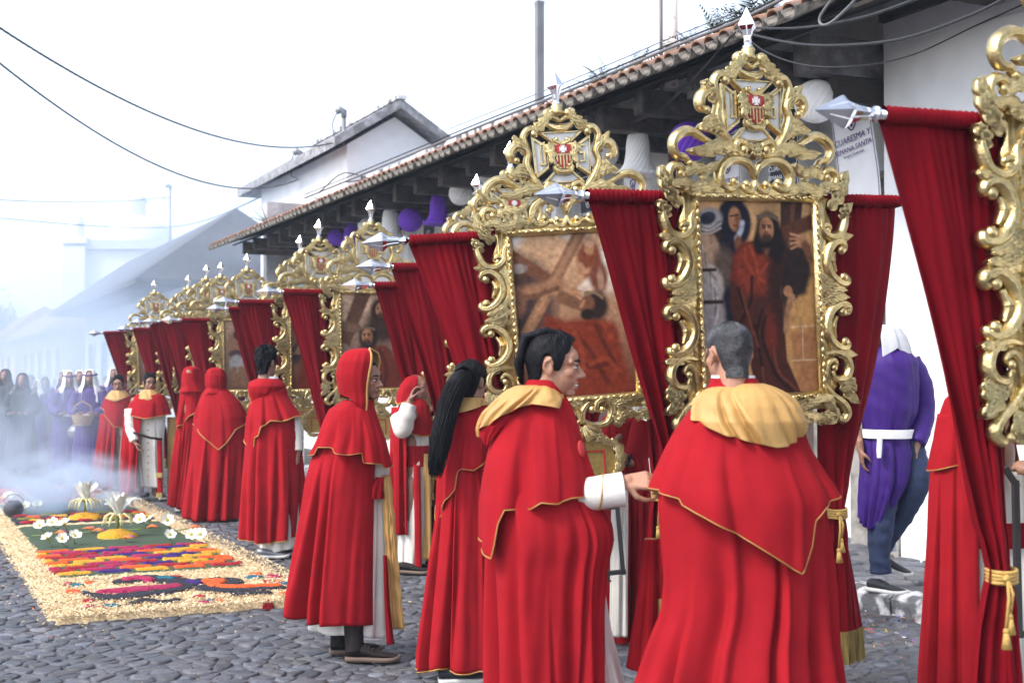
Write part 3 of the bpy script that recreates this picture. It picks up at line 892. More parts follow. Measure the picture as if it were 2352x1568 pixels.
both(L1, leaf(cr([(545, 920), (490, 890), (430, 905)]), 0.045, lobes=2))
both(S1, carve(cr([(560, 790), (530, 690), (515, 610), (550, 548), (600, 550), (605, 585)]), [0.02, 0.036, 0.036, 0.036, 0.02], 0, 0.024))
both(L1, leaf(cr([(580, 560), (660, 510), (715, 450), (770, 385)]), 0.06, lobes=3))
both(S1, carve(cr([(835, 470), (790, 440), (740, 425), (720, 395), (745, 375), (765, 400)]), [0.02, 0.03, 0.034, 0.02], 0, 0.024))
both(L1, leaf(sd_([(262, 120), (238, 55), (200, 5)]), 0.055, lobes=2))
both(S1, carve(sd_([(235, 20), (245, 130), (290, 225), (370, 248), (435, 200), (440, 120), (470, 60)]), [0.02, 0.042, 0.044, 0.04, 0.034, 0.02]))
both(S1, carve(sd_([(470, 260), (445, 190), (400, 160), (370, 185), (395, 205)]), [0.02, 0.03, 0.026, 0.016], 0, 0.018))
both(L1, leaf(sd_([(380, 285), (300, 260), (212, 240)]), 0.045, lobes=2))
both(S1, carve(sd_([(300, 345), (265, 335), (280, 290), (340, 285), (400, 345), (425, 435), (395, 525), (330, 580), (270, 580), (265, 545), (300, 540)]), [0.018, 0.034, 0.046, 0.05, 0.05, 0.046, 0.034, 0.018], 0.024, 0.024, n=44))
both(S1, carve(sd_([(350, 360), (375, 420), (350, 500)]), [0.016, 0.036, 0.016]))
both(L1, leaf(sd_([(470, 520), (400, 600), (300, 640)]), 0.055, lobes=3))
both(L1, leaf(sd_([(480, 600), (400, 665), (285, 690)]), 0.055, lobes=3))
both(L1, leaf(sd_([(480, 700), (380, 715), (275, 755)]), 0.05, lobes=3))
both(S1, carve(sd_([(330, 790), (285, 800), (275, 755), (340, 730), (425, 785), (465, 880), (450, 970), (395, 1035), (330, 1050), (295, 1020), (330, 1005)]), [0.018, 0.034, 0.046, 0.05, 0.05, 0.046, 0.034, 0.018], 0.024, 0.024, n=44))
both(S1, carve(sd_([(370, 820), (410, 895), (395, 980)]), [0.016, 0.036, 0.016]))
both(L1, leaf(sd_([(440, 1060), (350, 1085), (258, 1105)]), 0.045, lobes=2))
both(S1, carve(sd_([(500, 1090), (400, 1075), (325, 1120), (305, 1200), (345, 1265), (415, 1270), (440, 1225)]), [0.02, 0.036, 0.042, 0.042, 0.034, 0.018], 0, 0.012))
both(S1, carve(sd_([(500, 1260), (480, 1170), (435, 1130), (405, 1165), (430, 1190)]), [0.02, 0.03, 0.026, 0.016], 0, 0.018))
both(L1, leaf(sd_([(365, 1275), (340, 1370), (275, 1455)]), 0.06, lobes=3))
both(L1, leaf(sd_([(325, 1250), (300, 1310), (290, 1370)]), 0.04, lobes=2))
both(S1, carve(sd_([(520, 1300), (450, 1390), (380, 1450), (350, 1520), (385, 1570), (430, 1550)]), [0.02, 0.04, 0.044, 0.036, 0.02], 0, 0.02))
both(L1, leaf(sd_([(540, 1380), (490, 1450), (470, 1540), (520, 1590)]), 0.05, lobes=3))
both(S1, carve(bt([(885, 820), (895, 730), (945, 668), (985, 690), (965, 715)]), [0.03, 0.036, 0.03, 0.018], 0, 0.022))
both(S1, carve(bt([(1040, 720), (1000, 715), (1010, 660), (1080, 650), (1115, 735), (1070, 825), (970, 835), (890, 790)]), [0.018, 0.034, 0.042, 0.044, 0.042, 0.03, 0.018], 0.022, 0, n=38))
both(L1, leaf(bt([(1085, 760), (1150, 800), (1210, 770), (1300, 770)]), 0.07, lobes=3))
both(L1, leaf(bt([(1100, 680), (1180, 690), (1260, 660), (1400, 640)]), 0.055, lobes=4))
both(L1, leaf(bt([(1280, 800), (1350, 770), (1430, 760)]), 0.05, lobes=3))
both('shell_rib', carve(bt([(888, 840), (905, 900), (925, 955)]), [0.02, 0.045, 0.05], n=12))
both('shell_rib', carve(bt([(895, 840), (945, 890), (985, 925)]), [0.02, 0.04, 0.045], n=12))
both('shell_rib', carve(bt([(900, 835), (965, 860), (1015, 885)]), [0.02, 0.034, 0.036], n=12))
# single central pieces
def single(name, mb, mats=GOLD): PIECES.append((name, mb.mesh(name, mats)))
single(L1, leaf(cr([(835, 1080), (835, 1140), (835, 1200)]), 0.06, lobes=2))
single(S1, carve(cr([(700, 470), (760, 520), (835, 545), (910, 520), (970, 470)]), [0.01, 0.03, 0.05, 0.03, 0.01]))
# rails with bead-and-leaf enrichment
def rail(p0, p1, w_in, sgn):
    """moulded rail between painting edge points, mitred by overlap of profile heights"""
    mb = MB()
    p0, p1 = np.array(p0), np.array(p1)
    t = (p1 - p0) / np.linalg.norm(p1 - p0)
    n = np.array([-t[1], t[0]]) * sgn
    prof = [(-0.004, 0.0), (-0.004, -0.012), (0.01, -0.022), (0.026, -0.022), (0.032, -0.012), (0.052, -0.010), (0.058, -0.004), (0.085, -0.003), (0.085, 0.012)]
    v = []
    for p, e in ((p0, -1), (p1, 1)):
        for o, y in prof:
            q = p + n * o + t * e * o
            v.append((q[0], y, q[1]))
    m = len(prof)
    mb.add(v, [(k, k + 1, m + k + 1, m + k) if sgn > 0 else (m + k, m + k + 1, k + 1, k) for k in range(m - 1)] + [tuple(range(m))[::-1], tuple(range(m, 2 * m))])
    return mb
HW, Z0, Z1 = 0.33, 1.48, 2.41
for a_, b_ in (((-HW, Z1), (HW, Z1)), ((HW, Z1), (HW, Z0)), ((HW, Z0), (-HW, Z0)), ((-HW, Z0), (-HW, Z1))):
    single('frame_rail', rail(a_, b_, 0, 1))
bead = MB()
for a_, b_ in (((-HW, Z1), (HW, Z1)), ((HW, Z1), (HW, Z0)), ((HW, Z0), (-HW, Z0)), ((-HW, Z0), (-HW, Z1))):
    a_, b_ = np.array(a_), np.array(b_)
    L = np.linalg.norm(b_ - a_); t = (b_ - a_) / L; n = np.array([-t[1], t[0]])
    N = int(L / 0.036)
    for i in range(N):
        p = a_ + t * (i + 0.5) * L / N + n * 0.018
        rot = Matrix.Rotation(-math.atan2(t[1], t[0]) + (0.45 if i % 2 else -0.45), 3, 'Y')
        bead.ell((p[0], -0.024, p[1]), (0.0175, 0.009, 0.0085), 8, 6, rot)
single('bead_moulding', bead)
BACK_ME = MB().box((0, 0.016, (Z0 + Z1) / 2), (HW + 0.06, 0.006, (Z1 - Z0) / 2 + 0.06)).mesh('backboard', WOOD, smooth=False)
PIECES.append(('backboard', BACK_ME))
def side_plate():
    mb = MB()
    zz = np.linspace(Z0 - 0.02, Z1 + 0.02, 40)
    xo = [-(0.425 + 0.014 * math.sin((z - 1.48) * 40)) for z in zz]
    pl = [(-HW - 0.07, zz[0])] + [(-HW - 0.07, zz[-1])] + list(zip(xo[::-1], zz[::-1]))
    mb.prism(pl, -0.004, 0.012)
    return mb
both('side_plate', side_plate())
# crest: four trapezoid panels, shield
def panel(pts):
    P = np.array(cr(pts)); c = P.mean(0)
    mb = MB()
    mb.prism([tuple(q) for q in P], 0.0, 0.02, 0)
    I = c + (P - c) * 0.74
    n = len(P)
    v, f = [], []
    for q in P: v.append((q[0], -0.001, q[1]))
    for q in (c + (P - c) * 0.93): v.append((q[0], -0.016, q[1]))
    for q in (c + (P - c) * 0.80): v.append((q[0], -0.016, q[1]))
    for q in I: v.append((q[0], -0.003, q[1]))
    for k in range(3):
        for i in range(n):
            f.append((k * n + i, k * n + (i + 1) % n, (k + 1) * n + (i + 1) % n, (k + 1) * n + i))
    mb.add(v, f, 0)
    mb.add([(q[0], -0.004, q[1]) for q in I], [tuple(range(n))], 1)
    return mb
def rev(L): return list(reversed(L))
PT = [panel(p) for p in (
    rev([(640, 570), (1030, 570), (905, 690), (765, 690)]), rev([(750, 945), (920, 945), (1025, 1055), (645, 1055)]),
    rev([(585, 605), (715, 700), (715, 915), (600, 1005)]), [(1085, 605), (955, 700), (955, 915), (1070, 1005)])]
for mb in PT: PIECES.append(('crest_panel', mb.mesh('crest_panel', [GOLD, PANEL_W], smooth=False)))
def shield_poly(s, dz=0.0):
    pts = cr([(762, 705), (800, 700), (835, 685), (870, 700), (908, 705), (912, 800), (900, 860), (870, 900), (838, 928), (800, 900), (772, 860), (760, 800)])
    P = np.array(pts); c = P.mean(0)
    return [tuple(q) for q in (c + (P - c) * s)][::-1]
mb = MB(); mb.prism(shield_poly(1.22), -0.028, 0.0); single('shield_surround', mb)
PIECES[-1][1].polygons.foreach_set('use_smooth', np.zeros(len(PIECES[-1][1].polygons), dtype=bool))
mb = MB(); mb.prism(shield_poly(1.0), -0.034, -0.026, 0)
z_ = lambda y: 3.340 - 0.00061 * y
x_ = lambda x: 0.000677 * (x - 835)
mb.prism([(x_(762), z_(800)), (x_(908), z_(800)), (x_(908), z_(788)), (x_(762), z_(788))], -0.0385, -0.0335, 1)
for xx in (782, 809, 836, 863, 890):
    b_ = 925 - abs(xx - 836) * 1.25
    mb.prism([(x_(xx - 6), z_(b_)), (x_(xx + 6), z_(b_)), (x_(xx + 6), z_(799)), (x_(xx - 6), z_(799))], -0.0375, -0.0337, 1)
for k in range(4):            # small cross with splayed arms
    c_, s_ = math.cos(k * pi / 2), math.sin(k * pi / 2)
    pl = [(-0.004, 0.0), (0.004, 0.0), (0.013, 0.022), (0.004, 0.0185), (0.0, 0.022), (-0.004, 0.0185), (-0.013, 0.022)]
    mb.prism([(x_(835) + px * c_ - pz * s_, z_(745) + px * s_ + pz * c_) for px, pz in pl], -0.0392 - 0.0003 * k, -0.0332, 2)
PIECES.append(('shield', mb.mesh('shield', [SHIELD_R, GOLD, PANEL_W], smooth=False)))
both(S1, carve(cr([(835, 700), (800, 680), (775, 665), (770, 645), (790, 650)]), [0.02, 0.02, 0.012], 0, 0.012, n=16, y0=-0.02))
both(L1, leaf(cr([(745, 690), (725, 740), (740, 800), (725, 880)]), 0.045, lobes=4, y0=-0.02))
both(S1, carve(cr([(838, 950), (800, 950), (770, 930), (760, 900), (785, 895)]), [0.03, 0.03, 0.02, 0.012], 0, 0.012, n=16, y0=-0.02))
mb = MB()                     # gilt monogram bars on the side panels
for xs in ((672, 690), (645, 655)):
    mb.prism([(x_(xs[0]), z_(860)), (x_(xs[1]), z_(860)), (x_(xs[1]), z_(660)), (x_(xs[0]), z_(670))], -0.014, -0.002)
mb.prism([(x_(640), z_(880)), (x_(692), z_(880)), (x_(692), z_(858)), (x_(640), z_(858))], -0.0145, -0.002)
PIECES.append(('monogram', mb.mesh('monogram', GOLD, smooth=False)))
mb = MB()
for (x0, y0_, x1, y1) in ((980, 700, 1030, 716), (980, 717, 996, 770), (980, 771, 1030, 787), (1014, 788, 1030, 850), (980, 851, 1030, 867)):
    mb.prism([(x_(x0), z_(y1)), (x_(x1), z_(y1)), (x_(x1), z_(y0_)), (x_(x0), z_(y0_))], -0.0145, -0.002)
PIECES.append(('monogram', mb.mesh('monogram', GOLD, smooth=False)))
# lower cartouche with its scrolled edge
lc = MB()
lc.prism([(-0.15, 1.0), (0.15, 1.0), (0.19, 1.1), (0.15, 1.2), (0.0, 1.23), (-0.15, 1.2), (-0.19, 1.1)], 0.0, 0.02, 0)
for (xa, xb, za, zb) in ((-0.12, 0.12, 1.155, 1.165), (-0.12, -0.11, 1.02, 1.154), (0.11, 0.12, 1.02, 1.154), (-0.005, 0.005, 1.02, 1.154)):
    lc.prism([(xa, za), (xb, za), (xb, zb), (xa, zb)], -0.006, 0.001, 1)
PIECES.append(('lower_cartouche', lc.mesh('lower_cartouche', [GOLD_DK, SHIELD_R], smooth=False)))
both(L1, leaf([(0.0, 1.245), (-0.07, 1.25), (-0.13, 1.215), (-0.18, 1.19)], 0.05, lobes=4))
both(L1, leaf([(-0.16, 1.22), (-0.205, 1.15), (-0.195, 1.06), (-0.15, 1.0)], 0.05, lobes=4))
both(L1, leaf([(-0.16, 1.0), (-0.1, 0.975), (-0.02, 0.98)], 0.04, lobes=3))
# spear points (four flat faces with raised ridges)
def spear():
    mb = MB()
    mb.lathe([(0.022, 0.0), (0.027, 0.004), (0.027, 0.014), (0.020, 0.020), (0.018, 0.030), (0.020, 0.045)], n=18, mi=0)
    prof = [(0.022, 0.042), (0.026, 0.075), (0.036, 0.11), (0.056, 0.135), (0.054, 0.145), (0.026, 0.20), (0.002, 0.25)]
    b = MB().lathe(prof, n=4)
    mb.add(b.v, b.f)
    for k in range(4):        # ridges up the middle of each face
        t = k * pi / 2 + pi / 4
        q = [Vector((math.cos(t) * r * 0.69, math.sin(t) * r * 0.69, z)) for r, z in prof[:-1]]
        mb.tube(q, [0.003, 0.003, 0.004, 0.004, 0.004, 0.002], 5)
    return mb
SPEAR = spear().mesh('spear_tip', CHROME, smooth=False)
ROD_ME = MB().tube([(-0.93, 0, 0), (0.93, 0, 0)], 0.017, 12).mesh('rod', CHROME)
SOCKET = MB().lathe([(0.03, 0), (0.045, 0.01), (0.03, 0.03), (0.036, 0.05), (0.02, 0.07)], n=14).mesh('finial_socket', GOLD)
POLE = MB().tube([(0, 0, 0.12), (0, 0, 1.0)], 0.022, 10).mesh('pole', CHROME)
# velvet curtains
def curtain(side, seed):
    r = random.Random(seed)
    nu, nv = 130, 44
    ph = [r.uniform(0, 6.28) for _ in range(6)]
    v, f = [], []
    for j in range(nv + 1):
        q = j / nv
        z = 2.415 - q * (2.415 - 0.27)
        if z > 0.87:
            s = (2.415 - z) / (2.415 - 0.87)
            xo = -0.905 + 0.425 * (s ** (0.95 if side < 0 else 1.5))
            xi = -0.37 - 0.03 * s ** 1.5
            am = 0.008 + 0.030 * s ** 1.5
        else:
            s = (0.87 - z) / (0.87 - 0.27)
            e = s ** 0.55
            xo = -0.48 - 0.115 * e
            xi = -0.40 + 0.085 * e
            am = 0.036 - 0.004 * s
        for i in range(nu + 1):
            u = i / nu
            x = xo + (xi - xo) * u
            wv = u + 0.018 * math.sin(ph[0] + u * 9) + 0.01 * math.sin(ph[1] + u * 21)
            t = wv * 3.4
            tt = t * pi + ph[2]; fold = (0.5 + 0.5 * math.cos(2 * (tt + 0.4 * math.sin(2 * tt + ph[3])))) * -1.5 * am * (0.7 + 0.5 * math.sin(ph[3] + u * 5.0)) + 0.5 * am
            fold += math.sin(ph[4] + u * 7 + z * 1.3) * 0.010
            fold += 0.0045 * math.sin(u * 75 + ph[5]) * max(0, 1 - (2.415 - z) * 2.5) + 0.007 * math.sin(u * 31 + ph[1] + z * 1.5) * min(1, (2.415 - z))
            x += 0.006 * math.sin(z * 5 + u * 12 + ph[1]) + 0.010 * (am / 0.036) * math.sin(t * 2 * pi + ph[2])
            y = 0.045 - fold
            if z < 1.02 and z > 0.72: y *= 0.8
            v.append((x * (-1 if side > 0 else 1), y, z))
    for j in range(nv):
        for i in range(nu):
            a_ = j * (nu + 1) + i
            q = (a_, a_ + nu + 1, a_ + nu + 2, a_ + 1)
            f.append(q if side < 0 else q[::-1])
    me = mesh('curtain', v, f, VELVET)
    # gathered sleeve over the rod
    sv, sf = [], []
    n = 12
    for i in range(61):
        x = (-0.905 + i / 60 * 0.52) * (-1 if side > 0 else 1)
        rad = 0.030 + 0.0035 * math.sin(i * 2.2 + ph[0]) + 0.002 * math.sin(i * 4.1)
        for k in range(n):
            t = 2 * pi * k / n
            sv.append((x, 0.03 + rad * math.cos(t) * 0.9, 2.425 + rad * math.sin(t)))
    for i in range(60):
        for k in range(n):
            sf.append((i * n + k, i * n + (k + 1) % n, (i + 1) * n + (k + 1) % n, (i + 1) * n + k))
    slv = mesh('rod_sleeve', sv, sf, VELVET)
    # fringe along the hem
    base = v[nv * (nu + 1):]
    fv, ff = [], []
    for i, p in enumerate(base):
        for dz, sp in ((0.012, 1.0), (0.0, 1.02), (-0.05, 1.0), (-0.15 + r.uniform(-0.008, 0.008), 1.03)):
            cx = -0.455 * (-1 if side > 0 else 1)
            fv.append((cx + (p[0] - cx) * sp, p[1] - 0.005 + (0.003 if i % 2 else -0.003), p[2] + dz))
    for i in range(nu):
        for k in range(3):
            a_ = i * 4 + k
            ff.append((a_, a_ + 1, a_ + 5, a_ + 4))
    fr_ = mesh('fringe', fv, ff, FRINGE)
    # tie cord: three turns and two tasselled ends
    mb = MB()
    cx = -0.44 * (-1 if side > 0 else 1)
    for k in range(4):
        mb.tube([(cx + 0.052 * math.cos(t), 0.04 + 0.045 * math.sin(t), 0.855 + k * 0.012 + 0.005 * math.sin(t)) for t in np.linspace(0, 2 * pi, 21)[:-1]], 0.0075, 6, closed=True)
    mb.ell((cx - 0.025, -0.012, 0.87), (0.016, 0.012, 0.014), 10, 7)
    for dx, L in ((-0.03, 0.22), (-0.012, 0.16)):
        mb.tube([(cx - 0.025, -0.016, 0.87), (cx + dx - 0.005, -0.03, 0.87 - L * 0.3), (cx + dx - 0.02, -0.03, 0.87 - L * 0.75)], 0.006, 6)
        mb.ell((cx + dx - 0.02, -0.03, 0.87 - L * 0.78), (0.011, 0.011, 0.013), 8, 6)
        mb.lathe([(0.009, 0.0), (0.018, -0.055), (0.004, -0.056)], (cx + dx - 0.02, -0.03, 0.87 - L * 0.8), 9)
    cd = mb.mesh('tie_cord', CORD)
    return me, slv, fr_, cd
CURT = {(s_, q): curtain(s_, 10 * q + s_) for s_ in (-1, 1) for q in range(3)}

# ------------------------------------------------------------------ paintings (flat pictures, colours set point by point)
class Canvas:
    def __init__(s, w, h, top, bot, seed):
        s.w, s.h = w, h
        s.u, s.v = np.meshgrid(np.linspace(0, 1, w), np.linspace(0, 1, h))
        s.c = np.array(top)[None, None] * (1 - s.v[..., None]) + np.array(bot)[None, None] * s.v[..., None]
        s.r = np.random.default_rng(seed)
        s.asp = 1.41
    def nz(s, fx, fy, seed=0):
        r = np.random.default_rng(seed + 100)
        g = r.normal(0, 1, (fy + 2, fx + 2))
        X, Y = s.u * fx, s.v * fy
        x0, y0 = X.astype(int), Y.astype(int)
        a, b = X - x0, Y - y0
        a, b = a * a * (3 - 2 * a), b * b * (3 - 2 * b)
        return (g[y0, x0] * (1 - a) + g[y0, x0 + 1] * a) * (1 - b) + (g[y0 + 1, x0] * (1 - a) + g[y0 + 1, x0 + 1] * a) * b
    def put(s, m, col):
        m = np.clip(m, 0, 1)[..., None]
        s.c = s.c * (1 - m) + np.array(col)[None, None] * m
    def ell(s, cx, cy, rx, ry, col, soft=0.15, rot=0, k=1.0):
        dx, dy = s.u - cx, (s.v - cy) * s.asp
        c, q = math.cos(rot), math.sin(rot)
        e = np.sqrt(((dx * c + dy * q) / rx) ** 2 + ((-dx * q + dy * c) / (ry * s.asp)) ** 2)
        s.put(k * (1 - sstep(1 - soft, 1 + soft, e)), col)
    def poly(s, pts, col, soft=0.012, k=1.0):
        P = np.array(pts, dtype=float)
        x, y = s.u, s.v
        ins = np.zeros(x.shape, bool)
        dist = np.full(x.shape, 9.0)
        for i in range(len(P)):
            a, b = P[i], P[(i + 1) % len(P)]
            cond = ((a[1] > y) != (b[1] > y))
            xi = (b[0] - a[0]) * (y - a[1]) / (b[1] - a[1] + 1e-12) + a[0]
            ins ^= cond & (x < xi)
            ab = (b - a) * np.array([1, s.asp]); L2 = (ab ** 2).sum() + 1e-12
            t = np.clip(((x - a[0]) * ab[0] + (y - a[1]) * s.asp * ab[1]) / L2, 0, 1)
            dist = np.minimum(dist, np.hypot(x - a[0] - t * ab[0], (y - a[1]) * s.asp - t * ab[1]))
        sd = np.where(ins, dist, -dist)
        s.put(k * sstep(-soft, soft, sd), col)
    def line(s, pts, w, col, soft=0.6, k=1.0):
        P = crom(pts, 24)
        dist = np.full(s.u.shape, 9.0)
        for i in range(len(P) - 1):
            a, b = P[i], P[i + 1]
            ab = (b - a) * np.array([1, s.asp]); L2 = (ab ** 2).sum() + 1e-12
            t = np.clip(((s.u - a[0]) * ab[0] + (s.v - a[1]) * s.asp * ab[1]) / L2, 0, 1)
            dist = np.minimum(dist, np.hypot(s.u - a[0] - t * ab[0], (s.v - a[1]) * s.asp - t * ab[1]))
        s.put(k * (1 - sstep(w * (1 - soft), w * (1 + soft), dist)), col)
    def mesh(s, name):
        s.c *= (1 + 0.10 * s.nz(30, 44, 5) + 0.06 * s.nz(70, 100, 6))[..., None]
        s.c = np.clip(s.c ** 1.18 * 0.92, 0.003, 0.9)
        x = (s.u - 0.5) * 2 * HW
        z = Z1 - s.v * (Z1 - Z0)
        V = np.stack([x, np.full_like(x, 0.004), z], -1).reshape(-1, 3)
        i = np.arange(s.w * s.h).reshape(s.h, s.w)
        Q = np.stack([i[:-1, :-1], i[1:, :-1], i[1:, 1:], i[:-1, 1:]], -1).reshape(-1, 4)
        return mesh(name, V, Q, PAINT, tint=s.c.reshape(-1, 3))
FLESH, FLESH_D, UMB, NAVY = (0.42, 0.22, 0.12), (0.20, 0.09, 0.05), (0.05, 0.025, 0.018), (0.018, 0.018, 0.035)
def face(c, x, y, r, turn=0.0, beard=True, hairc=UMB):
    c.ell(x, y, r * 0.72, r * 0.74, FLESH, 0.18)
    c.ell(x + r * 0.4 * (1 if turn < 0 else -1), y + r * 0.1, r * 0.42, r * 0.6, FLESH_D, 0.5, k=0.55)
    for s_ in (-1, 1):
        c.ell(x + s_ * r * 0.28 + turn * r * 0.2, y - r * 0.10, r * 0.17, r * 0.07, (0.06, 0.03, 0.02), 0.5, k=0.9)
        c.line([(x + s_ * r * 0.12 + turn * r * 0.2, y - r * 0.20), (x + s_ * r * 0.45 + turn * r * 0.2, y - r * 0.22)], r * 0.05, (0.05, 0.025, 0.015))
    c.line([(x + turn * r * 0.3, y - r * 0.12), (x + turn * r * 0.4 + r * 0.02, y + r * 0.16)], r * 0.06, (0.55, 0.33, 0.2), k=0.8)
    c.line([(x + turn * r * 0.4 - r * 0.1, y + r * 0.18), (x + turn * r * 0.4 + r * 0.12, y + r * 0.18)], r * 0.05, FLESH_D)
    if beard:
        c.ell(x + turn * r * 0.15, y + r * 0.55, r * 0.52, r * 0.30, hairc, 0.35, k=0.85)
    c.line([(x - r * 0.16 + turn * r * 0.3, y + r * 0.36), (x + r * 0.16 + turn * r * 0.3, y + r * 0.36)], r * 0.055, (0.25, 0.06, 0.05))
def hand(c, x, y, r, ang):
    c.ell(x, y, r * 0.6, r * 0.42, FLESH, 0.25)
    for k in range(4):
        t = ang + (k - 1.5) * 0.2
        a = (x + math.cos(t) * r * 0.3 + (k - 1.5) * r * 0.16 * math.sin(ang), y + math.sin(t) * r * 0.2 + (k - 1.5) * r * 0.14 * math.cos(ang))
        c.line([a, (a[0] + math.cos(t) * r * 0.9, a[1] + math.sin(t) * r * 0.64)], r * 0.11, (0.5, 0.27, 0.16) if k % 2 else FLESH)
q6 = lambda L: [((x - 510 - 0.0465 * y) / 822, y / 1335) for x, y in L]
def p6(x, y): return q6([(x, y)])[0]
cv = Canvas(150, 212, (0.55, 0.34, 0.17), (0.42, 0.24, 0.11), 1)
cv.c *= (1 + 0.12 * cv.nz(5, 7, 2))[..., None]
cv.ell(*p6(770, 150), 0.15, 0.13, NAVY, 0.12); cv.poly(q6([(640, 140), (560, 420), (640, 900), (800, 980), (830, 300), (850, 200)]), NAVY, 0.03)
cv.ell(*p6(775, 125), 0.055, 0.062, FLESH, 0.2); cv.ell(*p6(800, 150), 0.03, 0.05, FLESH_D, 0.5, k=0.6)
cv.line(q6([(745, 105), (800, 95)]), 0.006, UMB); cv.line(q6([(780, 110), (795, 150)]), 0.006, (0.25, 0.12, 0.06)); cv.line(q6([(765, 170), (790, 170)]), 0.006, (0.2, 0.05, 0.04))
cv.line(q6([(830, 150), (820, 200), (790, 260)]), 0.02, (0.42, 0.44, 0.5)); cv.ell(*p6(800, 290), 0.035, 0.04, FLESH_D, 0.4)
cv.ell(*p6(600, 190), 0.075, 0.06, (0.12, 0.055, 0.03), 0.3); cv.ell(*p6(655, 235), 0.04, 0.03, UMB, 0.4)
cv.ell(*p6(595, 130), 0.115, 0.06, (0.34, 0.31, 0.30), 0.2, -0.25); cv.ell(*p6(585, 120), 0.07, 0.032, (0.04, 0.04, 0.06), 0.2, -0.25)
for k in range(4): cv.line(q6([(520, 170 + k * 18), (600, 195 + k * 10), (675, 140 + k * 16)]), 0.008, (0.5, 0.46, 0.42) if k % 2 else (0.16, 0.13, 0.14), k=0.7)
cv.ell(*p6(590, 360), 0.105, 0.10, (0.45, 0.30, 0.2), 0.2); cv.ell(*p6(700, 450), 0.09, 0.10, (0.13, 0.09, 0.07), 0.4)
cv.ell(*p6(610, 580), 0.11, 0.10, (0.40, 0.35, 0.31), 0.2); cv.ell(*p6(625, 830), 0.11, 0.18, (0.33, 0.29, 0.28), 0.25)
for k in range(7): cv.line(q6([(545 + k * 18, 300 + k * 60), (570 + k * 15, 400 + k * 60), (640, 470 + k * 62)]), 0.010, (0.14, 0.10, 0.09) if k % 2 else (0.55, 0.5, 0.47), k=0.55)
cv.line(q6([(530, 475), (640, 470)]), 0.012, UMB); cv.line(q6([(545, 690), (690, 690)]), 0.014, UMB)
cv.poly(q6([(1105, -20), (1275, -20), (1225, 500), (1195, 1000), (1120, 1000)]), (0.07, 0.035, 0.025), 0.01)
cv.line(q6([(1205, 0), (1175, 300), (1165, 560)]), 0.018, (0.20, 0.10, 0.06), k=0.7)
cv.poly(q6([(1100, 180), (1340, 80), (1350, 190), (1110, 280)]), (0.13, 0.055, 0.03), 0.015)
cv.ell(*p6(1390, 900), 0.32, 0.36, (0.52, 0.30, 0.12), 0.08); cv.poly(q6([(1180, 900), (1400, 880), (1400, 1340), (1240, 1340)]), (0.42, 0.21, 0.09), 0.02)
for a_, b_ in (((1190, 875), (1390, 870)), ((1190, 1110), (1390, 1110))): cv.line(q6([a_, b_]), 0.006, (0.6, 0.45, 0.3), k=0.7)
cv.line(q6([(1275, 875), (1280, 1110)]), 0.006, (0.6, 0.45, 0.3), k=0.7)
cv.poly(q6([(1120, 330), (1330, 300), (1340, 500), (1300, 640), (1220, 680), (1140, 800)]), (0.035, 0.022, 0.022), 0.03)
rb = [(960, 260), (830, 290), (770, 370), (748, 520), (745, 720), (790, 880), (880, 1060), (940, 1340), (1270, 1345), (1160, 1100), (1140, 850), (1110, 620), (1150, 350), (1080, 260)]
cv.poly(q6(rb), (0.085, 0.024, 0.016), 0.012)
cv.poly(q6([(840, 295), (775, 380), (760, 520), (860, 640), (1000, 640), (1030, 420), (960, 280)]), (0.24, 0.045, 0.022), 0.05)
cv.ell(*p6(1040, 900), 0.05, 0.12, (0.17, 0.03, 0.016), 0.6); cv.ell(*p6(1090, 560), 0.09, 0.2, (0.03, 0.014, 0.014), 0.6, k=0.7)
for L_ in ([(850, 330), (860, 420), (910, 500)], [(880, 310), (930, 420), (950, 560)], [(1010, 430), (960, 520), (990, 560)]): cv.line(q6(L_), 0.012, (0.36, 0.08, 0.035), k=0.6)
for L_ in ([(800, 600), (860, 760), (930, 880), (975, 760)], [(930, 860), (960, 1050), (1010, 1330)], [(1000, 800), (980, 950), (1080, 1200), (1200, 1320)], [(900, 520), (890, 700), (800, 860)]): cv.line(q6(L_), 0.014, (0.02, 0.008, 0.008), k=0.8)
for L_ in ([(830, 620), (880, 800), (950, 1000)], [(1060, 1020), (1100, 1180), (1230, 1310)], [(980, 1150), (1000, 1300)]): cv.line(q6(L_), 0.012, (0.20, 0.06, 0.035), k=0.7)
cv.ell(*p6(1020, 220), 0.115, 0.115, (0.016, 0.011, 0.012), 0.2); cv.ell(*p6(1080, 310), 0.07, 0.09, (0.018, 0.012, 0.014), 0.3); cv.ell(*p6(950, 290), 0.05, 0.06, (0.018, 0.012, 0.014), 0.3)
face(cv, *p6(1005, 190), 0.088, 0.0, hairc=(0.02, 0.013, 0.012))
cv.poly(q6([(985, 330), (1025, 330), (1005, 380)]), FLESH_D, 0.02)
for k in range(3): cv.line(q6([(935, 125 - k * 12), (1010, 100 - k * 6), (1085, 130 - k * 10)]), 0.007, (0.16, 0.12, 0.09))
hand(cv, *p6(1265, 270), 0.085, pi * 0.98); cv.line(q6([(1290, 300), (1330, 400)]), 0.03, FLESH_D)
hand(cv, *p6(1165, 625), 0.07, 0.9); cv.line(q6([(1180, 680), (1160, 780), (1150, 900)]), 0.022, (0.36, 0.2, 0.11))
PIC1 = cv.mesh('painting')
q5 = lambda L: [((x - 415 - 0.10 * (y - 60)) / 620, (y - 60) / 1010) for x, y in L]
def p5(x, y): return q5([(x, y)])[0]
cv = Canvas(120, 170, (0.62, 0.40, 0.24), (0.16, 0.04, 0.025), 2)
cl = cv.nz(4, 5, 3) + 0.5 * cv.nz(9, 12, 4)
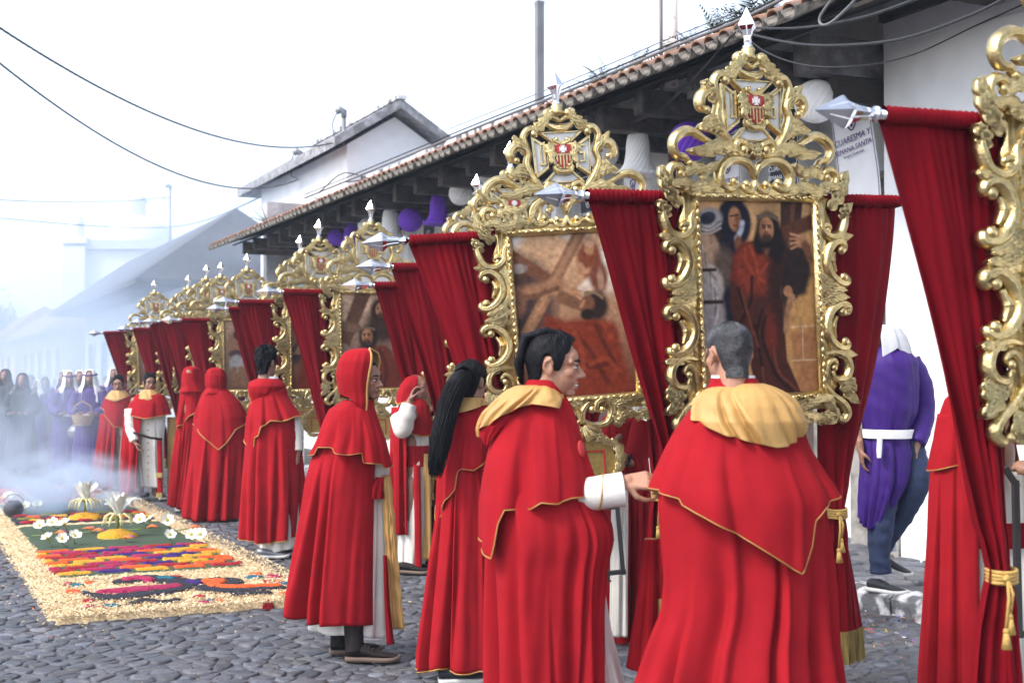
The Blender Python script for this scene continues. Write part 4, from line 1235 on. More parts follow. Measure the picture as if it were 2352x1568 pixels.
cv.put(sstep(-0.2, 1.0, cl) * (1 - sstep(0.25, 0.45, cv.v)), (0.72, 0.64, 0.56))
cv.ell(*p5(520, 480), 0.25, 0.28, (0.10, 0.06, 0.05), 0.3); cv.ell(*p5(480, 560), 0.14, 0.2, (0.07, 0.045, 0.045), 0.4)
cv.poly(q5([(415, 130), (690, 350), (690, 410), (415, 240)]), (0.20, 0.09, 0.05), 0.015)
cv.poly(q5([(760, 40), (840, 40), (560, 660), (490, 660)]), (0.30, 0.16, 0.09), 0.012)
cv.line(q5([(790, 60), (660, 350), (540, 620)]), 0.02, (0.42, 0.25, 0.15), k=0.6)
cv.poly(q5([(690, 400), (880, 520), (860, 570), (670, 480)]), (0.22, 0.11, 0.06), 0.015)
cv.ell(*p5(465, 300), 0.07, 0.05, (0.12, 0.06, 0.035), 0.3); cv.ell(*p5(465, 262), 0.075, 0.03, (0.36, 0.3, 0.27), 0.25)
cv.line(q5([(440, 420), (560, 400), (690, 378)]), 0.055, (0.36, 0.19, 0.11)); cv.line(q5([(450, 440), (570, 430), (680, 395)]), 0.02, (0.14, 0.06, 0.035), k=0.7)
cv.ell(*p5(450, 470), 0.10, 0.10, (0.26, 0.13, 0.08), 0.3); hand(cv, *p5(590, 520), 0.075, -1.2)
cv.ell(*p5(850, 230), 0.11, 0.12, (0.22, 0.07, 0.035), 0.3); cv.ell(*p5(845, 160), 0.045, 0.042, FLESH, 0.3); cv.ell(*p5(845, 125), 0.045, 0.03, (0.5, 0.3, 0.2), 0.3)
cv.line(q5([(800, 260), (830, 300), (880, 290)]), 0.025, (0.45, 0.25, 0.15)); cv.ell(*p5(905, 340), 0.08, 0.10, (0.20, 0.07, 0.04), 0.3); cv.ell(*p5(915, 360), 0.03, 0.07, (0.4, 0.24, 0.17), 0.4)
cv.poly(q5([(620, 560), (740, 600), (900, 590), (1010, 640), (1120, 1080), (560, 1080), (600, 700)]), (0.23, 0.045, 0.02), 0.04)
cv.ell(*p5(900, 520), 0.10, 0.09, (0.04, 0.025, 0.02), 0.3); cv.ell(*p5(850, 500), 0.06, 0.05, FLESH_D, 0.3)
cv.line(q5([(830, 480), (815, 520)]), 0.014, FLESH, k=0.8); cv.ell(*p5(850, 570), 0.06, 0.035, (0.03, 0.018, 0.015), 0.3)
for k in range(3): cv.line(q5([(830, 450 - k * 10), (880, 440 - k * 4), (930, 480 - k * 10)]), 0.006, (0.26, 0.17, 0.1))
hand(cv, *p5(770, 425), 0.06, 0.5)
for L_ in ([(700, 650), (740, 800), (700, 1000)], [(900, 640), (960, 780), (1020, 900)], [(800, 850), (900, 900), (1000, 870)], [(760, 700), (850, 760), (980, 1000)]): cv.line(q5(L_), 0.02, (0.09, 0.02, 0.012), k=0.7)
for L_ in ([(760, 640), (820, 760), (840, 900)], [(880, 880), (960, 850), (1040, 930)], [(930, 620), (990, 720)]): cv.line(q5(L_), 0.02, (0.34, 0.08, 0.035), k=0.6)
PIC2 = cv.mesh('painting')
cv = Canvas(100, 140, (0.52, 0.36, 0.25), (0.12, 0.06, 0.05), 3)
cv.c *= (1 + 0.15 * cv.nz(5, 7, 8))[..., None]
cv.poly([(0.25, -0.05), (0.5, -0.05), (0.12, 0.55), (-0.05, 0.5)], (0.16, 0.08, 0.05), 0.02)
cv.poly([(-0.05, 0.27), (0.3, 0.33), (0.3, 0.42), (-0.05, 0.38)], (0.24, 0.14, 0.09), 0.02)
cv.ell(0.66, 0.3, 0.24, 0.22, (0.07, 0.04, 0.03), 0.3); cv.ell(0.62, 0.17, 0.15, 0.12, UMB, 0.25); face(cv, 0.62, 0.17, 0.11, -0.4)
cv.poly([(0.1, 1.05), (0.12, 0.7), (0.3, 0.55), (0.7, 0.55), (0.95, 0.75), (1.0, 1.05)], (0.20, 0.05, 0.03), 0.04)
cv.ell(0.42, 0.46, 0.15, 0.13, (0.03, 0.02, 0.02), 0.25); face(cv, 0.40, 0.45, 0.12, -0.3)
for k in range(3): cv.line([(0.28, 0.38 - k * 0.01), (0.4, 0.35), (0.52, 0.39 - k * 0.01)], 0.008, (0.2, 0.15, 0.1))
cv.ell(0.18, 0.85, 0.14, 0.2, (0.3, 0.27, 0.25), 0.3)
for L_ in ([(0.3, 0.65), (0.35, 0.85), (0.3, 1.0)], [(0.6, 0.6), (0.7, 0.8), (0.65, 1.0)]): cv.line(L_, 0.03, (0.08, 0.02, 0.015), k=0.7)
PIC3 = cv.mesh('painting')
cv = Canvas(100, 140, (0.56, 0.38, 0.26), (0.22, 0.11, 0.07), 4)
cv.ell(0.22, 0.35, 0.14, 0.2, (0.36, 0.2, 0.13), 0.3); cv.ell(0.28, 0.2, 0.09, 0.07, (0.06, 0.035, 0.03), 0.3); cv.ell(0.25, 0.48, 0.16, 0.06, (0.10, 0.06, 0.06), 0.3)
cv.ell(0.25, 0.62, 0.15, 0.13, (0.42, 0.4, 0.4), 0.25); cv.line([(0.2, 0.7), (0.2, 0.9)], 0.06, (0.3, 0.17, 0.1)); cv.line([(0.34, 0.7), (0.38, 0.92)], 0.06, (0.3, 0.17, 0.1))
cv.poly([(0.5, 0.2), (0.6, 0.2), (0.95, 1.0), (0.8, 1.0)], (0.15, 0.08, 0.05), 0.02); cv.ell(0.7, 0.55, 0.16, 0.3, (0.2, 0.05, 0.03), 0.3)
PIC4 = cv.mesh('painting')

def standard(px, d, yaw, tilt, dz, pic, seed, label, pxz=1.95, only=None):
    s_ = F / d
    x = (px - CX) / F * d
    t = thing('processional_standard', (0, 0, 0), label, 'standard', 'gilded processional standards with red curtains', rz=R(yaw))
    tl = R(-tilt)
    t.rotation_euler = Euler((0, tl, R(yaw)), 'XYZ')
    Mx = t.rotation_euler.to_matrix()
    c = Mx @ Vector((0, 0, pxz))
    t.location = (x - c.x, d - c.y, dz)
    for nm, me in PIECES: obj(nm, me, t)
    obj('painting', pic, t)
    rod = obj('rod', ROD_ME, t, loc=(0, 0.03, 2.425))
    obj('spear_tip', SPEAR, rod, loc=(-0.92, 0, 0), rot=(0, R(-90), 0))
    obj('spear_tip', SPEAR, rod, loc=(0.92, 0, 0), rot=(0, R(90), 0))
    fs = obj('finial_socket', SOCKET, t, loc=(-0.012, -0.005, 3.085))
    obj('spear_tip', SPEAR, fs, loc=(0, 0, 0.06), rot=(0, 0, 0), scale=(0.95, 0.95, 0.78))
    obj('pole', POLE, t, loc=(0, 0.02, 0))
    for sd2 in (-1, 1):
        me, slv, frg, cd = CURT[sd2, seed % 3]
        c_ = obj('curtain', me, t)
        obj('rod_sleeve', slv, c_); obj('fringe', frg, c_); obj('tie_cord', cd, c_)
    return t
STD = [
 (2530, 4.62, 22, 1.0, 0.02, PIC4, 0, 'gilded standard cut off by the frame edge, spear tip pointing at the white wall'),
 (1745, 6.28, 25, 2.4, 0.0, PIC1, 1, 'gilded standard with robed man shouldering a cross, behind the grey-haired man'),
 (1318, 7.45, 8, 4.2, -0.02, PIC2, 2, 'gilded standard with kneeling figure under diagonal beams, behind the smiling man'),
 (1185, 9.5, 20, 1.5, -0.06, PIC3, 0, 'gilded standard mostly hidden by the curtain over the long-haired woman'),
 (1107, 10.8, 22, 1.5, -0.10, PIC4, 1, 'gilded standard whose open curtain hangs just behind the tall red hood'),
 (858, 13.0, 25, 1.0, -0.02, PIC3, 2, 'gilded standard showing two dark bearded heads, to the left above the tall red hood'),
 (737, 14.4, 25, 0.8, -0.04, PIC2, 0, 'gilded standard whose curtain falls behind the young man with black hair'),
 (693, 16.2, 25, 0.8, -0.02, PIC4, 1, 'gilded standard half hidden, its curtain beside the young man in front of the hooded pair'),
 (571, 17.9, 25, 0.8, -0.08, PIC4, 2, 'gilded standard with bare-backed labourer in white painted on it, above the hooded pair'),
 (509, 19.9, 25, 0.5, -0.02, PIC1, 0, 'gilded standard whose wide curtain hangs behind the narrow hooded figure'),
 (476, 20.6, 25, 0.5, 0.0, PIC2, 1, 'gilded standard nearly hidden, only its crest and spear between two others'),
 (434, 21.9, 25, 0.5, -0.06, PIC3, 2, 'gilded standard above the bare-headed man in white tunic'),
 (362, 23.3, 25, 2.5, -0.04, PIC4, 0, 'gilded standard at the smoky far end of the row, smallest of all'),
]
for a_ in STD: standard(*a_)
# ================================================================== people
def fuse(mb, voxel, it=2):
    me = mb.mesh('tmp', [SKIN])
    o = bpy.data.objects.new('tmp', me)
    COL.objects.link(o)
    m = o.modifiers.new('r', 'REMESH'); m.mode = 'VOXEL'; m.voxel_size = voxel; m.use_smooth_shade = True
    if it:
        s = o.modifiers.new('s', 'SMOOTH'); s.factor = 0.5; s.iterations = it
    dg = bpy.context.evaluated_depsgraph_get()
    out = bpy.data.meshes.new_from_object(o.evaluated_get(dg))
    bpy.data.objects.remove(o); bpy.data.meshes.remove(me)
    out.name = 'body'
    out.materials.clear(); out.materials.append(SKIN)
    return out
def capsule(mb, p0, r0, p1, r1, n=12, sq=1.0):
    p0, p1 = Vector(p0), Vector(p1)
    d = p1 - p0
    L = max(d.length, 1e-5)
    pts, rr = [], []
    for t in (-0.96, -0.7, -0.35): pts.append(p0 + d / L * r0 * t); rr.append(r0 * math.sqrt(1 - t * t))
    for t in (0.0, 0.5, 1.0): pts.append(p0 + d * t); rr.append(r0 + (r1 - r0) * t)
    for t in (0.35, 0.7, 0.96): pts.append(p1 + d / L * r1 * t); rr.append(r1 * math.sqrt(1 - t * t))
    return mb.tube(pts, rr, n)
def hmat(c, yaw, pitch=0.0, roll=0.0, s=1.0):
    return Matrix.Translation(Vector(c)) @ Matrix.Rotation(R(yaw), 4, 'Z') @ Matrix.Rotation(R(-pitch), 4, 'Y') @ Matrix.Rotation(R(roll), 4, 'X') @ Matrix.Scale(s, 4)
def xadd(mb, src, m):
    mb.add([m @ Vector(p) for p in src.v], src.f)
def head_prims(mb, m, smile=False, nose=1.0):
    h = MB()
    h.ell((-0.012, 0, 0.035), (0.096, 0.077, 0.086), 20, 14)
    h.ell((0.03, 0, -0.035), (0.062, 0.060, 0.074), 18, 12)
    h.ell((0.015, 0, -0.07), (0.058, 0.053, 0.040), 16, 10)
    h.ell((0.066, 0, -0.094), (0.023, 0.026, 0.018), 12, 8)
    h.ell((0.066, 0, 0.042), (0.026, 0.055, 0.032), 12, 8)
    capsule(h, (0.086, 0, 0.012), 0.0085, (0.110 + 0.004 * nose, 0, -0.027), 0.0118)
    for s_ in (-1, 1):
        h.ell((0.098, s_ * 0.0125, -0.032), (0.012, 0.009, 0.009), 10, 7)
        capsule(h, (0.084, s_ * 0.014, 0.021), 0.011, (0.068, s_ * 0.05, 0.022), 0.010)
        h.ell((0.058, s_ * 0.040, -0.018), (0.027, 0.021, 0.022), 12, 8)
        h.ell((0.083, s_ * 0.028, 0.003), (0.008, 0.014, 0.011), 10, 7)
        # ear: rim, lobe and back
        h.ell((-0.012, s_ * 0.078, -0.006), (0.020, 0.007, 0.030), 12, 8, Matrix.Rotation(R(-12), 3, 'Y') @ Matrix.Rotation(R(s_ * 14), 3, 'Z'))
        rim = [(0.004, s_ * 0.079, 0.012), (-0.008, s_ * 0.087, 0.026), (-0.026, s_ * 0.09, 0.018), (-0.030, s_ * 0.088, -0.006), (-0.016, s_ * 0.083, -0.028), (-0.004, s_ * 0.079, -0.036)]
        for a_, b_ in zip(rim[:-1], rim[1:]): capsule(h, a_, 0.0052, b_, 0.0052, 8)
    if smile:
        h.ell((0.089, 0, -0.055), (0.011, 0.027, 0.007), 12, 8); h.ell((0.086, 0, -0.075), (0.012, 0.024, 0.008), 12, 8)
        for s_ in (-1, 1): h.ell((0.062, s_ * 0.031, -0.044), (0.016, 0.011, 0.016), 10, 8)
    else:
        h.ell((0.090, 0, -0.057), (0.012, 0.022, 0.0065), 12, 8); h.ell((0.088, 0, -0.068), (0.011, 0.019, 0.0075), 12, 8)
    capsule(h, (-0.022, 0, -0.04), 0.058, (-0.035, 0, -0.16), 0.060, 16)
    xadd(mb, h, m)
def tint_body(me, m, base=(0.30, 0.155, 0.095), stubble=0.0, lips=(0.30, 0.10, 0.08)):
    mi = m.inverted()
    n = len(me.vertices)
    co = np.empty(n * 3, dtype=np.float32); me.vertices.foreach_get('co', co)
    co = co.reshape(-1, 3)
    A = np.array(mi)
    p = co @ A[:3, :3].T + A[:3, 3]
    c = np.tile(np.array(base, dtype=np.float32), (n, 1))
    front = p[:, 0] > 0.05
    lip = np.exp(-((p[:, 2] + 0.063) / 0.011) ** 2 - (p[:, 1] / 0.021) ** 2) * (p[:, 0] > 0.075)
    c = c * (1 - lip[:, None] * 0.8) + np.array(lips) * lip[:, None] * 0.8
    mouth = np.exp(-((p[:, 2] + 0.0625) / 0.0022) ** 2 - (p[:, 1] / 0.022) ** 4) * (p[:, 0] > 0.075)
    c *= 1 - 0.6 * mouth[:, None]
    if stubble:
        b = sstep(-0.045, -0.065, p[:, 2]) * (p[:, 0] > 0.0) * (p[:, 2] > -0.13) + 0.8 * np.exp(-((p[:, 2] + 0.047) / 0.006) ** 2 - (p[:, 1] / 0.025) ** 2) * front
        c *= 1 - stubble * np.clip(b, 0, 1)[:, None]
    warm = np.exp(-((p[:, 2] + 0.02) / 0.03) ** 2 - ((np.abs(p[:, 1]) - 0.04) / 0.02) ** 2) * front
    c += np.array([0.03, 0.0, 0.0]) * warm[:, None]
    t = np.ones((n, 4), dtype=np.float32); t[:, :3] = np.clip(c, 0.01, 1)
    a = me.color_attributes.new('tint', 'FLOAT_COLOR', 'POINT')
    a.data.foreach_set('color', t.ravel())
def face_parts(t, m, eyes=True, brow=0.004):
    for s_ in (-1, 1):
        if eyes:
            mb = MB()
            mb.ell((0.0825, s_ * 0.029, 0.002), (0.0105, 0.0115, 0.0054), 14, 10)
            mb.ell((0.0895, s_ * 0.029, 0.002), (0.0045, 0.0055, 0.0055), 12, 8, mi=1)
            q = MB(); xadd(q, mb, m); q.mi = list(mb.mi)
            q.obj('eye', [EYEW, EYEB], t)
            q = MB(); b = MB(); b.tube([(0.091, s_ * 0.017, 0.009), (0.0945, s_ * 0.029, 0.0125), (0.088, s_ * 0.043, 0.008)], 0.0022, 6); xadd(q, b, m)
            q.obj('eyelash', HAIR, t)
        b = MB(); b.tube([(0.0945, s_ * 0.012, 0.024), (0.094, s_ * 0.03, 0.031), (0.080, s_ * 0.051, 0.026)], [brow, brow * 1.1, brow * 0.5], 6)
        q = MB(); xadd(q, b, m); q.obj('eyebrow', HAIR, t)
def hair_cap(t, m, line, thick, mat_=HAIR, seed=0, rough=0.15, name='hair', strand=26, extra=None):
    """line(az): hairline elevation; thick(az, el): hair depth; az 0 = face, +-180 = nape"""
    n, k = 160, 80
    v, f = [], []
    for j in range(k + 1):
        el = -pi / 2 + pi * j / k
        for i in range(n):
            az = 2 * pi * i / n
            a_ = abs((az + pi) % (2 * pi) - pi)
            e = math.degrees(el) - line(math.degrees(a_))
            w = float(sstep(-7, 9, e))
            nz_ = noise.noise(Vector((math.cos(az) * strand, math.sin(az) * strand, el * 3.0 + seed)))
            nz2 = noise.noise(Vector((math.cos(az) * 3, math.sin(az) * 3, el * 3.0 + seed)))
            r = thick(math.degrees(a_), math.degrees(el)) * (1 + rough * 1.6 * nz_ + 0.4 * nz2)
            s_ = 0.93 + w * (0.08) + w * r / 0.09
            ce = math.cos(el) if el > 0 else max(math.cos(el), 0.80 * float(sstep(1.75, 2.3, a_)))
            v.append(m @ Vector((-0.012 + 0.096 * s_ * ce * math.cos(az), 0.077 * s_ * ce * math.sin(az), 0.035 + 0.086 * s_ * math.sin(el) - 0.035 * float(sstep(0.4, 0.8, -el)) * float(sstep(1.8, 2.2, a_)) * w)))
    for j in range(k):
        for i in range(n):
            f.append((j * n + i, j * n + (i + 1) % n, (j + 1) * n + (i + 1) % n, (j + 1) * n + i))
    mb = MB().add(v, f)
    if extra: extra(mb, m)
    return mb.obj(name, mat_, t)
def hand_prims(mb, wrist, dirv, palm, curl=0.5, L=0.18, spread=0.02, thumb_side=1, r=0.0088):
    """wrist point, direction to the knuckles, palm-facing normal; fingers curl towards the palm"""
    w, d, pn = Vector(wrist), Vector(dirv).normalized(), Vector(palm).normalized()
    pn = (pn - d * pn.dot(d)).normalized()
    sd2 = d.cross(pn) * thumb_side
    lens = [0.44, 0.48, 0.45, 0.36]
    for k in range(4):
        o = (1.5 - k)
        base = w + d * L * 0.10 + sd2 * o * 0.012
        kn = w + d * L * (0.52 - 0.02 * abs(k - 1)) + sd2 * o * spread
        capsule(mb, base, 0.0135, kn, 0.0115, 10)
        p, dd = kn, (d + sd2 * o * 0.06).normalized()
        seg = lens[k] * L
        for q, (fr, rr) in enumerate(((0.45, r), (0.30, r * 0.93), (0.25, r * 0.85))):
            ang = curl * (0.55, 1.0, 0.75)[q] * (1 + 0.12 * k)
            dd = (Matrix.Rotation(ang, 3, d.cross(pn).normalized()) @ dd)
            e = p + dd * seg * fr
            capsule(mb, p, rr * 1.05, e, rr, 9)
            p = e
    tb = w + d * L * 0.14 + sd2 * 0.026
    t1 = tb + (d * 0.55 + sd2 * 0.6 + pn * 0.5).normalized() * L * 0.24
    t2 = t1 + (d * 0.75 + sd2 * 0.05 + pn * 0.5).normalized() * L * 0.18
    t3 = t2 + (d * 0.8 - sd2 * 0.25 + pn * 0.4).normalized() * L * 0.14
    capsule(mb, tb, 0.014, t1, 0.0115, 10); capsule(mb, t1, 0.0105, t2, 0.0095, 9); capsule(mb, t2, 0.0095, t3, 0.008, 9)
    capsule(mb, w - d * 0.05, 0.025, w + d * 0.02, 0.024, 12)

class P:
    def __init__(s, px, d, label, group=None, z=0.0, cat='person'):
        s.px, s.d, s.k = px, d, F / d
        s.z0 = z
        s.t = thing('person', ((px - CX) / s.k, d, z), label, cat, group)
        s.cape_n = 0
    def X(s, px): return (px - s.px) / s.k
    def Z(s, py): return CH + (HZ - py) / s.k - s.z0
    def q(s, px, py, y=0.0): return Vector((s.X(px) * (1 + y / s.d), y, CH - s.z0 + (HZ - py) / s.k * (1 + y / s.d)))

def drape(p, name, rows, mats, th=(0, 360), hem=None, N=13, amp=(0.004, 0.03), seed=0, nth=200, nz=56, dep=(0.55, 0.75), yo=0.0, trim=None, thick=0.004, low=0.018, diag=0.0, parent=None, twist=0.0, sharp=0.75, vp=1.0, tl=0.004, start=0.0, raw=False, flat=None, rim=None):
    """garment of one cloth surface: rows of (photo y, left x, right x) give its outline; th is the span of angles it covers (0 right, 90 far, 270 near)"""
    r = random.Random(seed)
    zs = np.array([p.Z(a[0]) for a in rows]); xl = np.array([p.X(a[1]) for a in rows]); xr = np.array([p.X(a[2]) for a in rows])
    zt = zs[0]
    zb = zs[-1]
    G = np.linspace(zt, zb - 0.4, 160)
    def itp(a):
        q = np.interp(-G, -zs, a)
        kk = np.array([1, 2, 3, 2, 1]) / 9
        e = np.concatenate([[q[0]] * 2, q, [q[-1]] * 2])
        sm = np.convolve(e, kk, 'valid'); sm[0] = q[0]
        return sm
    L_, R_ = itp(xl), itp(xr)
    def prof(z):
        a_, b_ = np.interp(-z, -G, L_), np.interp(-z, -G, R_)
        return (a_ + b_) / 2, (b_ - a_) / 2
    wide = abs(th[1] - th[0]) >= 359
    T = np.linspace(R(th[0]), R(th[1]), nth + 1)
    if wide: T = T[:-1]
    ph = [r.uniform(0, 6.28) for _ in range(12)]
    if hem is not None:
        hx = np.array([p.X(a[0]) for a in hem]); hz = np.array([p.Z(a[1]) for a in hem])
    amps = [r.uniform(0.05, 1.0) ** 1.3 * 1.25 for _ in range(64)]
    Tn = np.array(T)[:, None]; Qn = (np.linspace(0, 1, nz + 1) ** vp)[None, :]
    FO = np.zeros((len(T), nz + 1))
    for i_ in range(N):
        t0 = (i_ + 0.5 + r.uniform(-0.42, 0.42)) * 2 * pi / N
        w_ = 2 * pi / N * r.uniform(0.10, 0.36)
        dr_ = r.uniform(-0.16, 0.16) + twist
        q0 = r.uniform(0.0, 0.55) ** 1.3
        a_ = r.uniform(0.3, 1.35)
        sg = r.choice((-1, 1))
        x_ = (Tn - t0 - dr_ * Qn + pi) % (2 * pi) - pi
        x_ = x_ * sg
        ww = w_ * (0.55 + 0.6 * Qn)
        val = np.where(x_ < 0, np.exp(-(x_ / (0.5 * ww)) ** 2), np.exp(-(x_ / (1.25 * ww)) ** 2))
        ridge = np.exp(-((x_ + 1.5 * ww) / (0.9 * ww)) ** 2)
        FO += a_ * sstep(q0 - 0.15, q0 + 0.35, Qn) * (val - 0.3 * ridge)
    if name == 'cape': FO *= 1.75
    v = []
    for ti, t in enumerate(T):
        c, s_ = math.cos(t), math.sin(t)
        if hem is None: hzv = zb
        else:
            ref = hz.mean()
            cx, hw = prof(ref)
            x = cx + hw * c
            if s_ <= 0: hzv = float(np.interp(x, hx, hz)) if (np.diff(hx) > 0).all() else float(hem_lookup(x, hx, hz))
            else: hzv = hz[0] + (hz[-1] - hz[0]) * (c + 1) / 2
        flatk = 1.0
        if flat is not None:
            td = math.degrees(t) % 360
            flatk = 1 - 0.88 * float(sstep(flat[0] - 18, flat[0] + 8, td) * (1 - sstep(flat[1] - 8, flat[1] + 18, td)))
        tw = t + 0.26 * math.sin(2 * t + ph[0]) + 0.11 * math.sin(5 * t + ph[1])
        for j in range(nz + 1):
            q = (j / nz) ** vp
            z = zt + (hzv - zt) * q
            cx, hw = prof(z)
            fold = FO[ti, j]
            qq = max(0.0, (q - start) / (1 - start))
            A = flatk * (amp[0] + (amp[1] - amp[0]) * qq ** 0.85) * fold
            lowf = low * noise.noise(Vector((c * 1.6 + seed, s_ * 1.6, z * 1.4))) + low * 0.35 * noise.noise(Vector((c * 5 + seed, s_ * 5, z * 4.0)))
            if diag: lowf += diag * math.sin((cx + hw * c) * 34 + z * 46 + ph[3] + 2 * noise.noise(Vector((c * 2, z * 5, seed))))
            hd = max(hw * (dep[0] + (dep[1] - dep[0]) * q), 0.02)
            rx = hw - A + lowf * 0.5
            ry = hd - A + lowf
            v.append((cx + rx * c, yo + ry * s_, z))
    m = nz + 1
    n = len(T)
    f = []
    for i in range(n if wide else n - 1):
        i2 = (i + 1) % n
        for j in range(nz):
            f.append((i * m + j, i * m + j + 1, i2 * m + j + 1, i2 * m + j))
    mats = mats if isinstance(mats, (list, tuple)) else [mats]
    if raw: return v, f, m, n
    me = mesh(name, v, f, mats)
    o = obj(name, me, parent or p.t)
    if len(mats) > 1 or thick:
        sm = o.modifiers.new('thickness', 'SOLIDIFY')
        sm.thickness = thick; sm.offset = -1
        if len(mats) > 1: sm.material_offset = 1; sm.material_offset_rim = 1
    if rim is not None:
        pts = [Vector(v[(n - 1) * m + jj]) for jj in range(nz, -1, -3)] + [Vector(v[jj]) for jj in range(0, nz + 1, 3)]
        mb = MB(); mb.tube(pts, rim, 8); mb.obj('hood_rim', SATIN, o)
    if trim is not None:
        pts = [Vector(v[i * m + nz]) for i in range(n)]
        mb = MB(); mb.tube(pts, tl, 6, closed=wide)
        mb.obj('hem_trim', trim, o)
    return o
def hem_lookup(x, hx, hz):           # folded hems double back: take the first stretch that spans x
    for i in range(len(hx) - 1):
        a_, b_ = hx[i], hx[i + 1]
        if a_ <= x <= b_ and b_ > a_: return hz[i] + (hz[i + 1] - hz[i]) * (x - a_) / (b_ - a_)
    return hz[0] if x < hx.min() else hz[-1]
def sleeve(p, name, pts, rad, m, seed=0, wr=0.10, parent=None, n=22, k=40, close=True):
    C = crom([tuple(q) for q in pts], k)
    rr = np.interp(np.linspace(0, 1, k), np.linspace(0, 1, len(rad)), rad)
    mb = MB(); mb.tube([Vector(c) for c in C], rr, n)
    for i in range(len(mb.v)):
        q = Vector(mb.v[i]); c = Vector(C[min(i // n, k - 1)])
        d = q - c
        w = noise.noise(Vector((q.x * 9 + seed, q.y * 9, q.z * 22))) + 0.5 * noise.noise(Vector((q.x * 22, q.y * 22 + seed, q.z * 40)))
        mb.v[i] = tuple(c + d * (1 + wr * w))
    return mb.obj(name, m, parent or p.t)
def shoe(p, loc, yaw, upper, sole, L=0.28, lace=None, high=0.0, parent=None, pitch=0.0):
    prof = [(0.0, 0.030, 0.075 + high), (0.06, 0.036, 0.085 + high), (0.2, 0.038, 0.085 + high), (0.34, 0.038, 0.078 + high * 0.7), (0.5, 0.042, 0.062), (0.7, 0.048, 0.050), (0.86, 0.046, 0.042), (0.96, 0.032, 0.034), (1.0, 0.014, 0.026)]
    mb = MB()
    n = 16
    for part, (mi) in (('u', 0), ('s', 1)):
        v, f = [], []
        for x, w, h in prof:
            for k in range(n):
                t = 2 * pi * k / n
                if part == 'u':
                    z = 0.018 + (h - 0.018) * (0.5 + 0.5 * math.sin(t)) ** 0.8
                    yy = w * math.cos(t) * (1 if math.sin(t) < 0.2 else (0.96 - 0.25 * math.sin(t)))
                else:
                    z = 0.0 + 0.024 * (0.5 + 0.5 * max(-1, min(1, math.sin(t) * 3)))
                    z += 0.010 * max(0, (x - 0.8) / 0.2)
                    yy = (w + 0.004) * max(-1, min(1, math.cos(t) * 1.25))
                v.append(((x - 0.25) * L * (1.0 if part == 'u' else 1.02), yy, z))
        m = len(prof)
        for i in range(m - 1):
            for k in range(n):
                f.append((i * n + k, (i + 1) * n + k, (i + 1) * n + (k + 1) % n, i * n + (k + 1) % n))
        f.append(tuple(range(n))); f.append(tuple((m - 1) * n + n - 1 - k for k in range(n)))
        mb.add(v, f, mi)
    if lace is not None:
        for k in range(4):
            x = (0.28 + 0.07 * k) * L - 0.25 * L
            h = 0.083 - 0.006 * k + high * (0.7 - 0.2 * k)
            mb.tube([(x, -0.022, h - 0.006), (x + 0.004, 0, h + 0.004), (x, 0.022, h - 0.006)], 0.003, 5, mi=2)
    M4 = Matrix.Rotation(R(yaw), 4, 'Z') @ Matrix.Rotation(R(pitch), 4, 'Y')
    mb.v = [tuple(M4 @ Vector(q) + Vector(loc)) for q in mb.v]
    return mb.obj('shoe', [upper, sole] + ([lace] if lace is not None else []), parent or p.t)
def basic_body(p, hm, sh_z, hands=(), voxel=0.008, it=2, tint=None, legs=True, feet_dx=0.09, smile=False, extra=None, cx=0.0, torso=0.78, arms=(), byaw=0.0):
    mb = MB()
    head_prims(mb, hm, smile)
    nk = hm @ Vector((-0.035, 0, -0.15))
    w = 0.150 * torso
    Q = Matrix.Translation((cx, 0, 0)) @ Matrix.Rotation(R(byaw), 4, 'Z')      # shoulder line direction
    tb = MB()
    for s_ in (-1, 1): capsule(tb, (s_ * 0.04, 0, sh_z - 0.07), 0.055 * torso / 0.78, (s_ * w, 0, sh_z - 0.12), 0.045 * torso / 0.78, 12)
    tb.ell((0, 0, sh_z - 0.24), (w + 0.005, 0.088, 0.19), 18, 12)
    tb.ell((0, 0, sh_z - 0.47), (w * 0.88, 0.082, 0.17), 18, 12)
    if byaw: feet_dx = 0.045
    if legs:
        for s_ in (-1, 1):
            capsule(tb, (s_ * (0.03 if byaw else 0.06), 0, sh_z - 0.57), 0.068, (s_ * feet_dx * 0.8, 0, 0.5), 0.05, 12)
            capsule(tb, (s_ * feet_dx * 0.8, 0, 0.5), 0.05, (s_ * feet_dx, 0, 0.07), 0.036, 12)
    xadd(mb, tb, Q)
    capsule(mb, nk, 0.052, (nk.x * 0.5 + cx * 0.5, nk.y * 0.4, sh_z - 0.06), 0.065, 14)
    for (a_, b_, c_) in arms:        # shoulder, elbow, wrist
        capsule(mb, a_, 0.05, b_, 0.04, 12); capsule(mb, b_, 0.039, c_, 0.027, 12)
    for h in hands: hand_prims(mb, **h)
    if extra: extra(mb)
    me = fuse(mb, voxel, it)
    tint_body(me, hm, **(tint or {}))
    return obj('body', me, p.t)
LINED = [RED, SATIN]

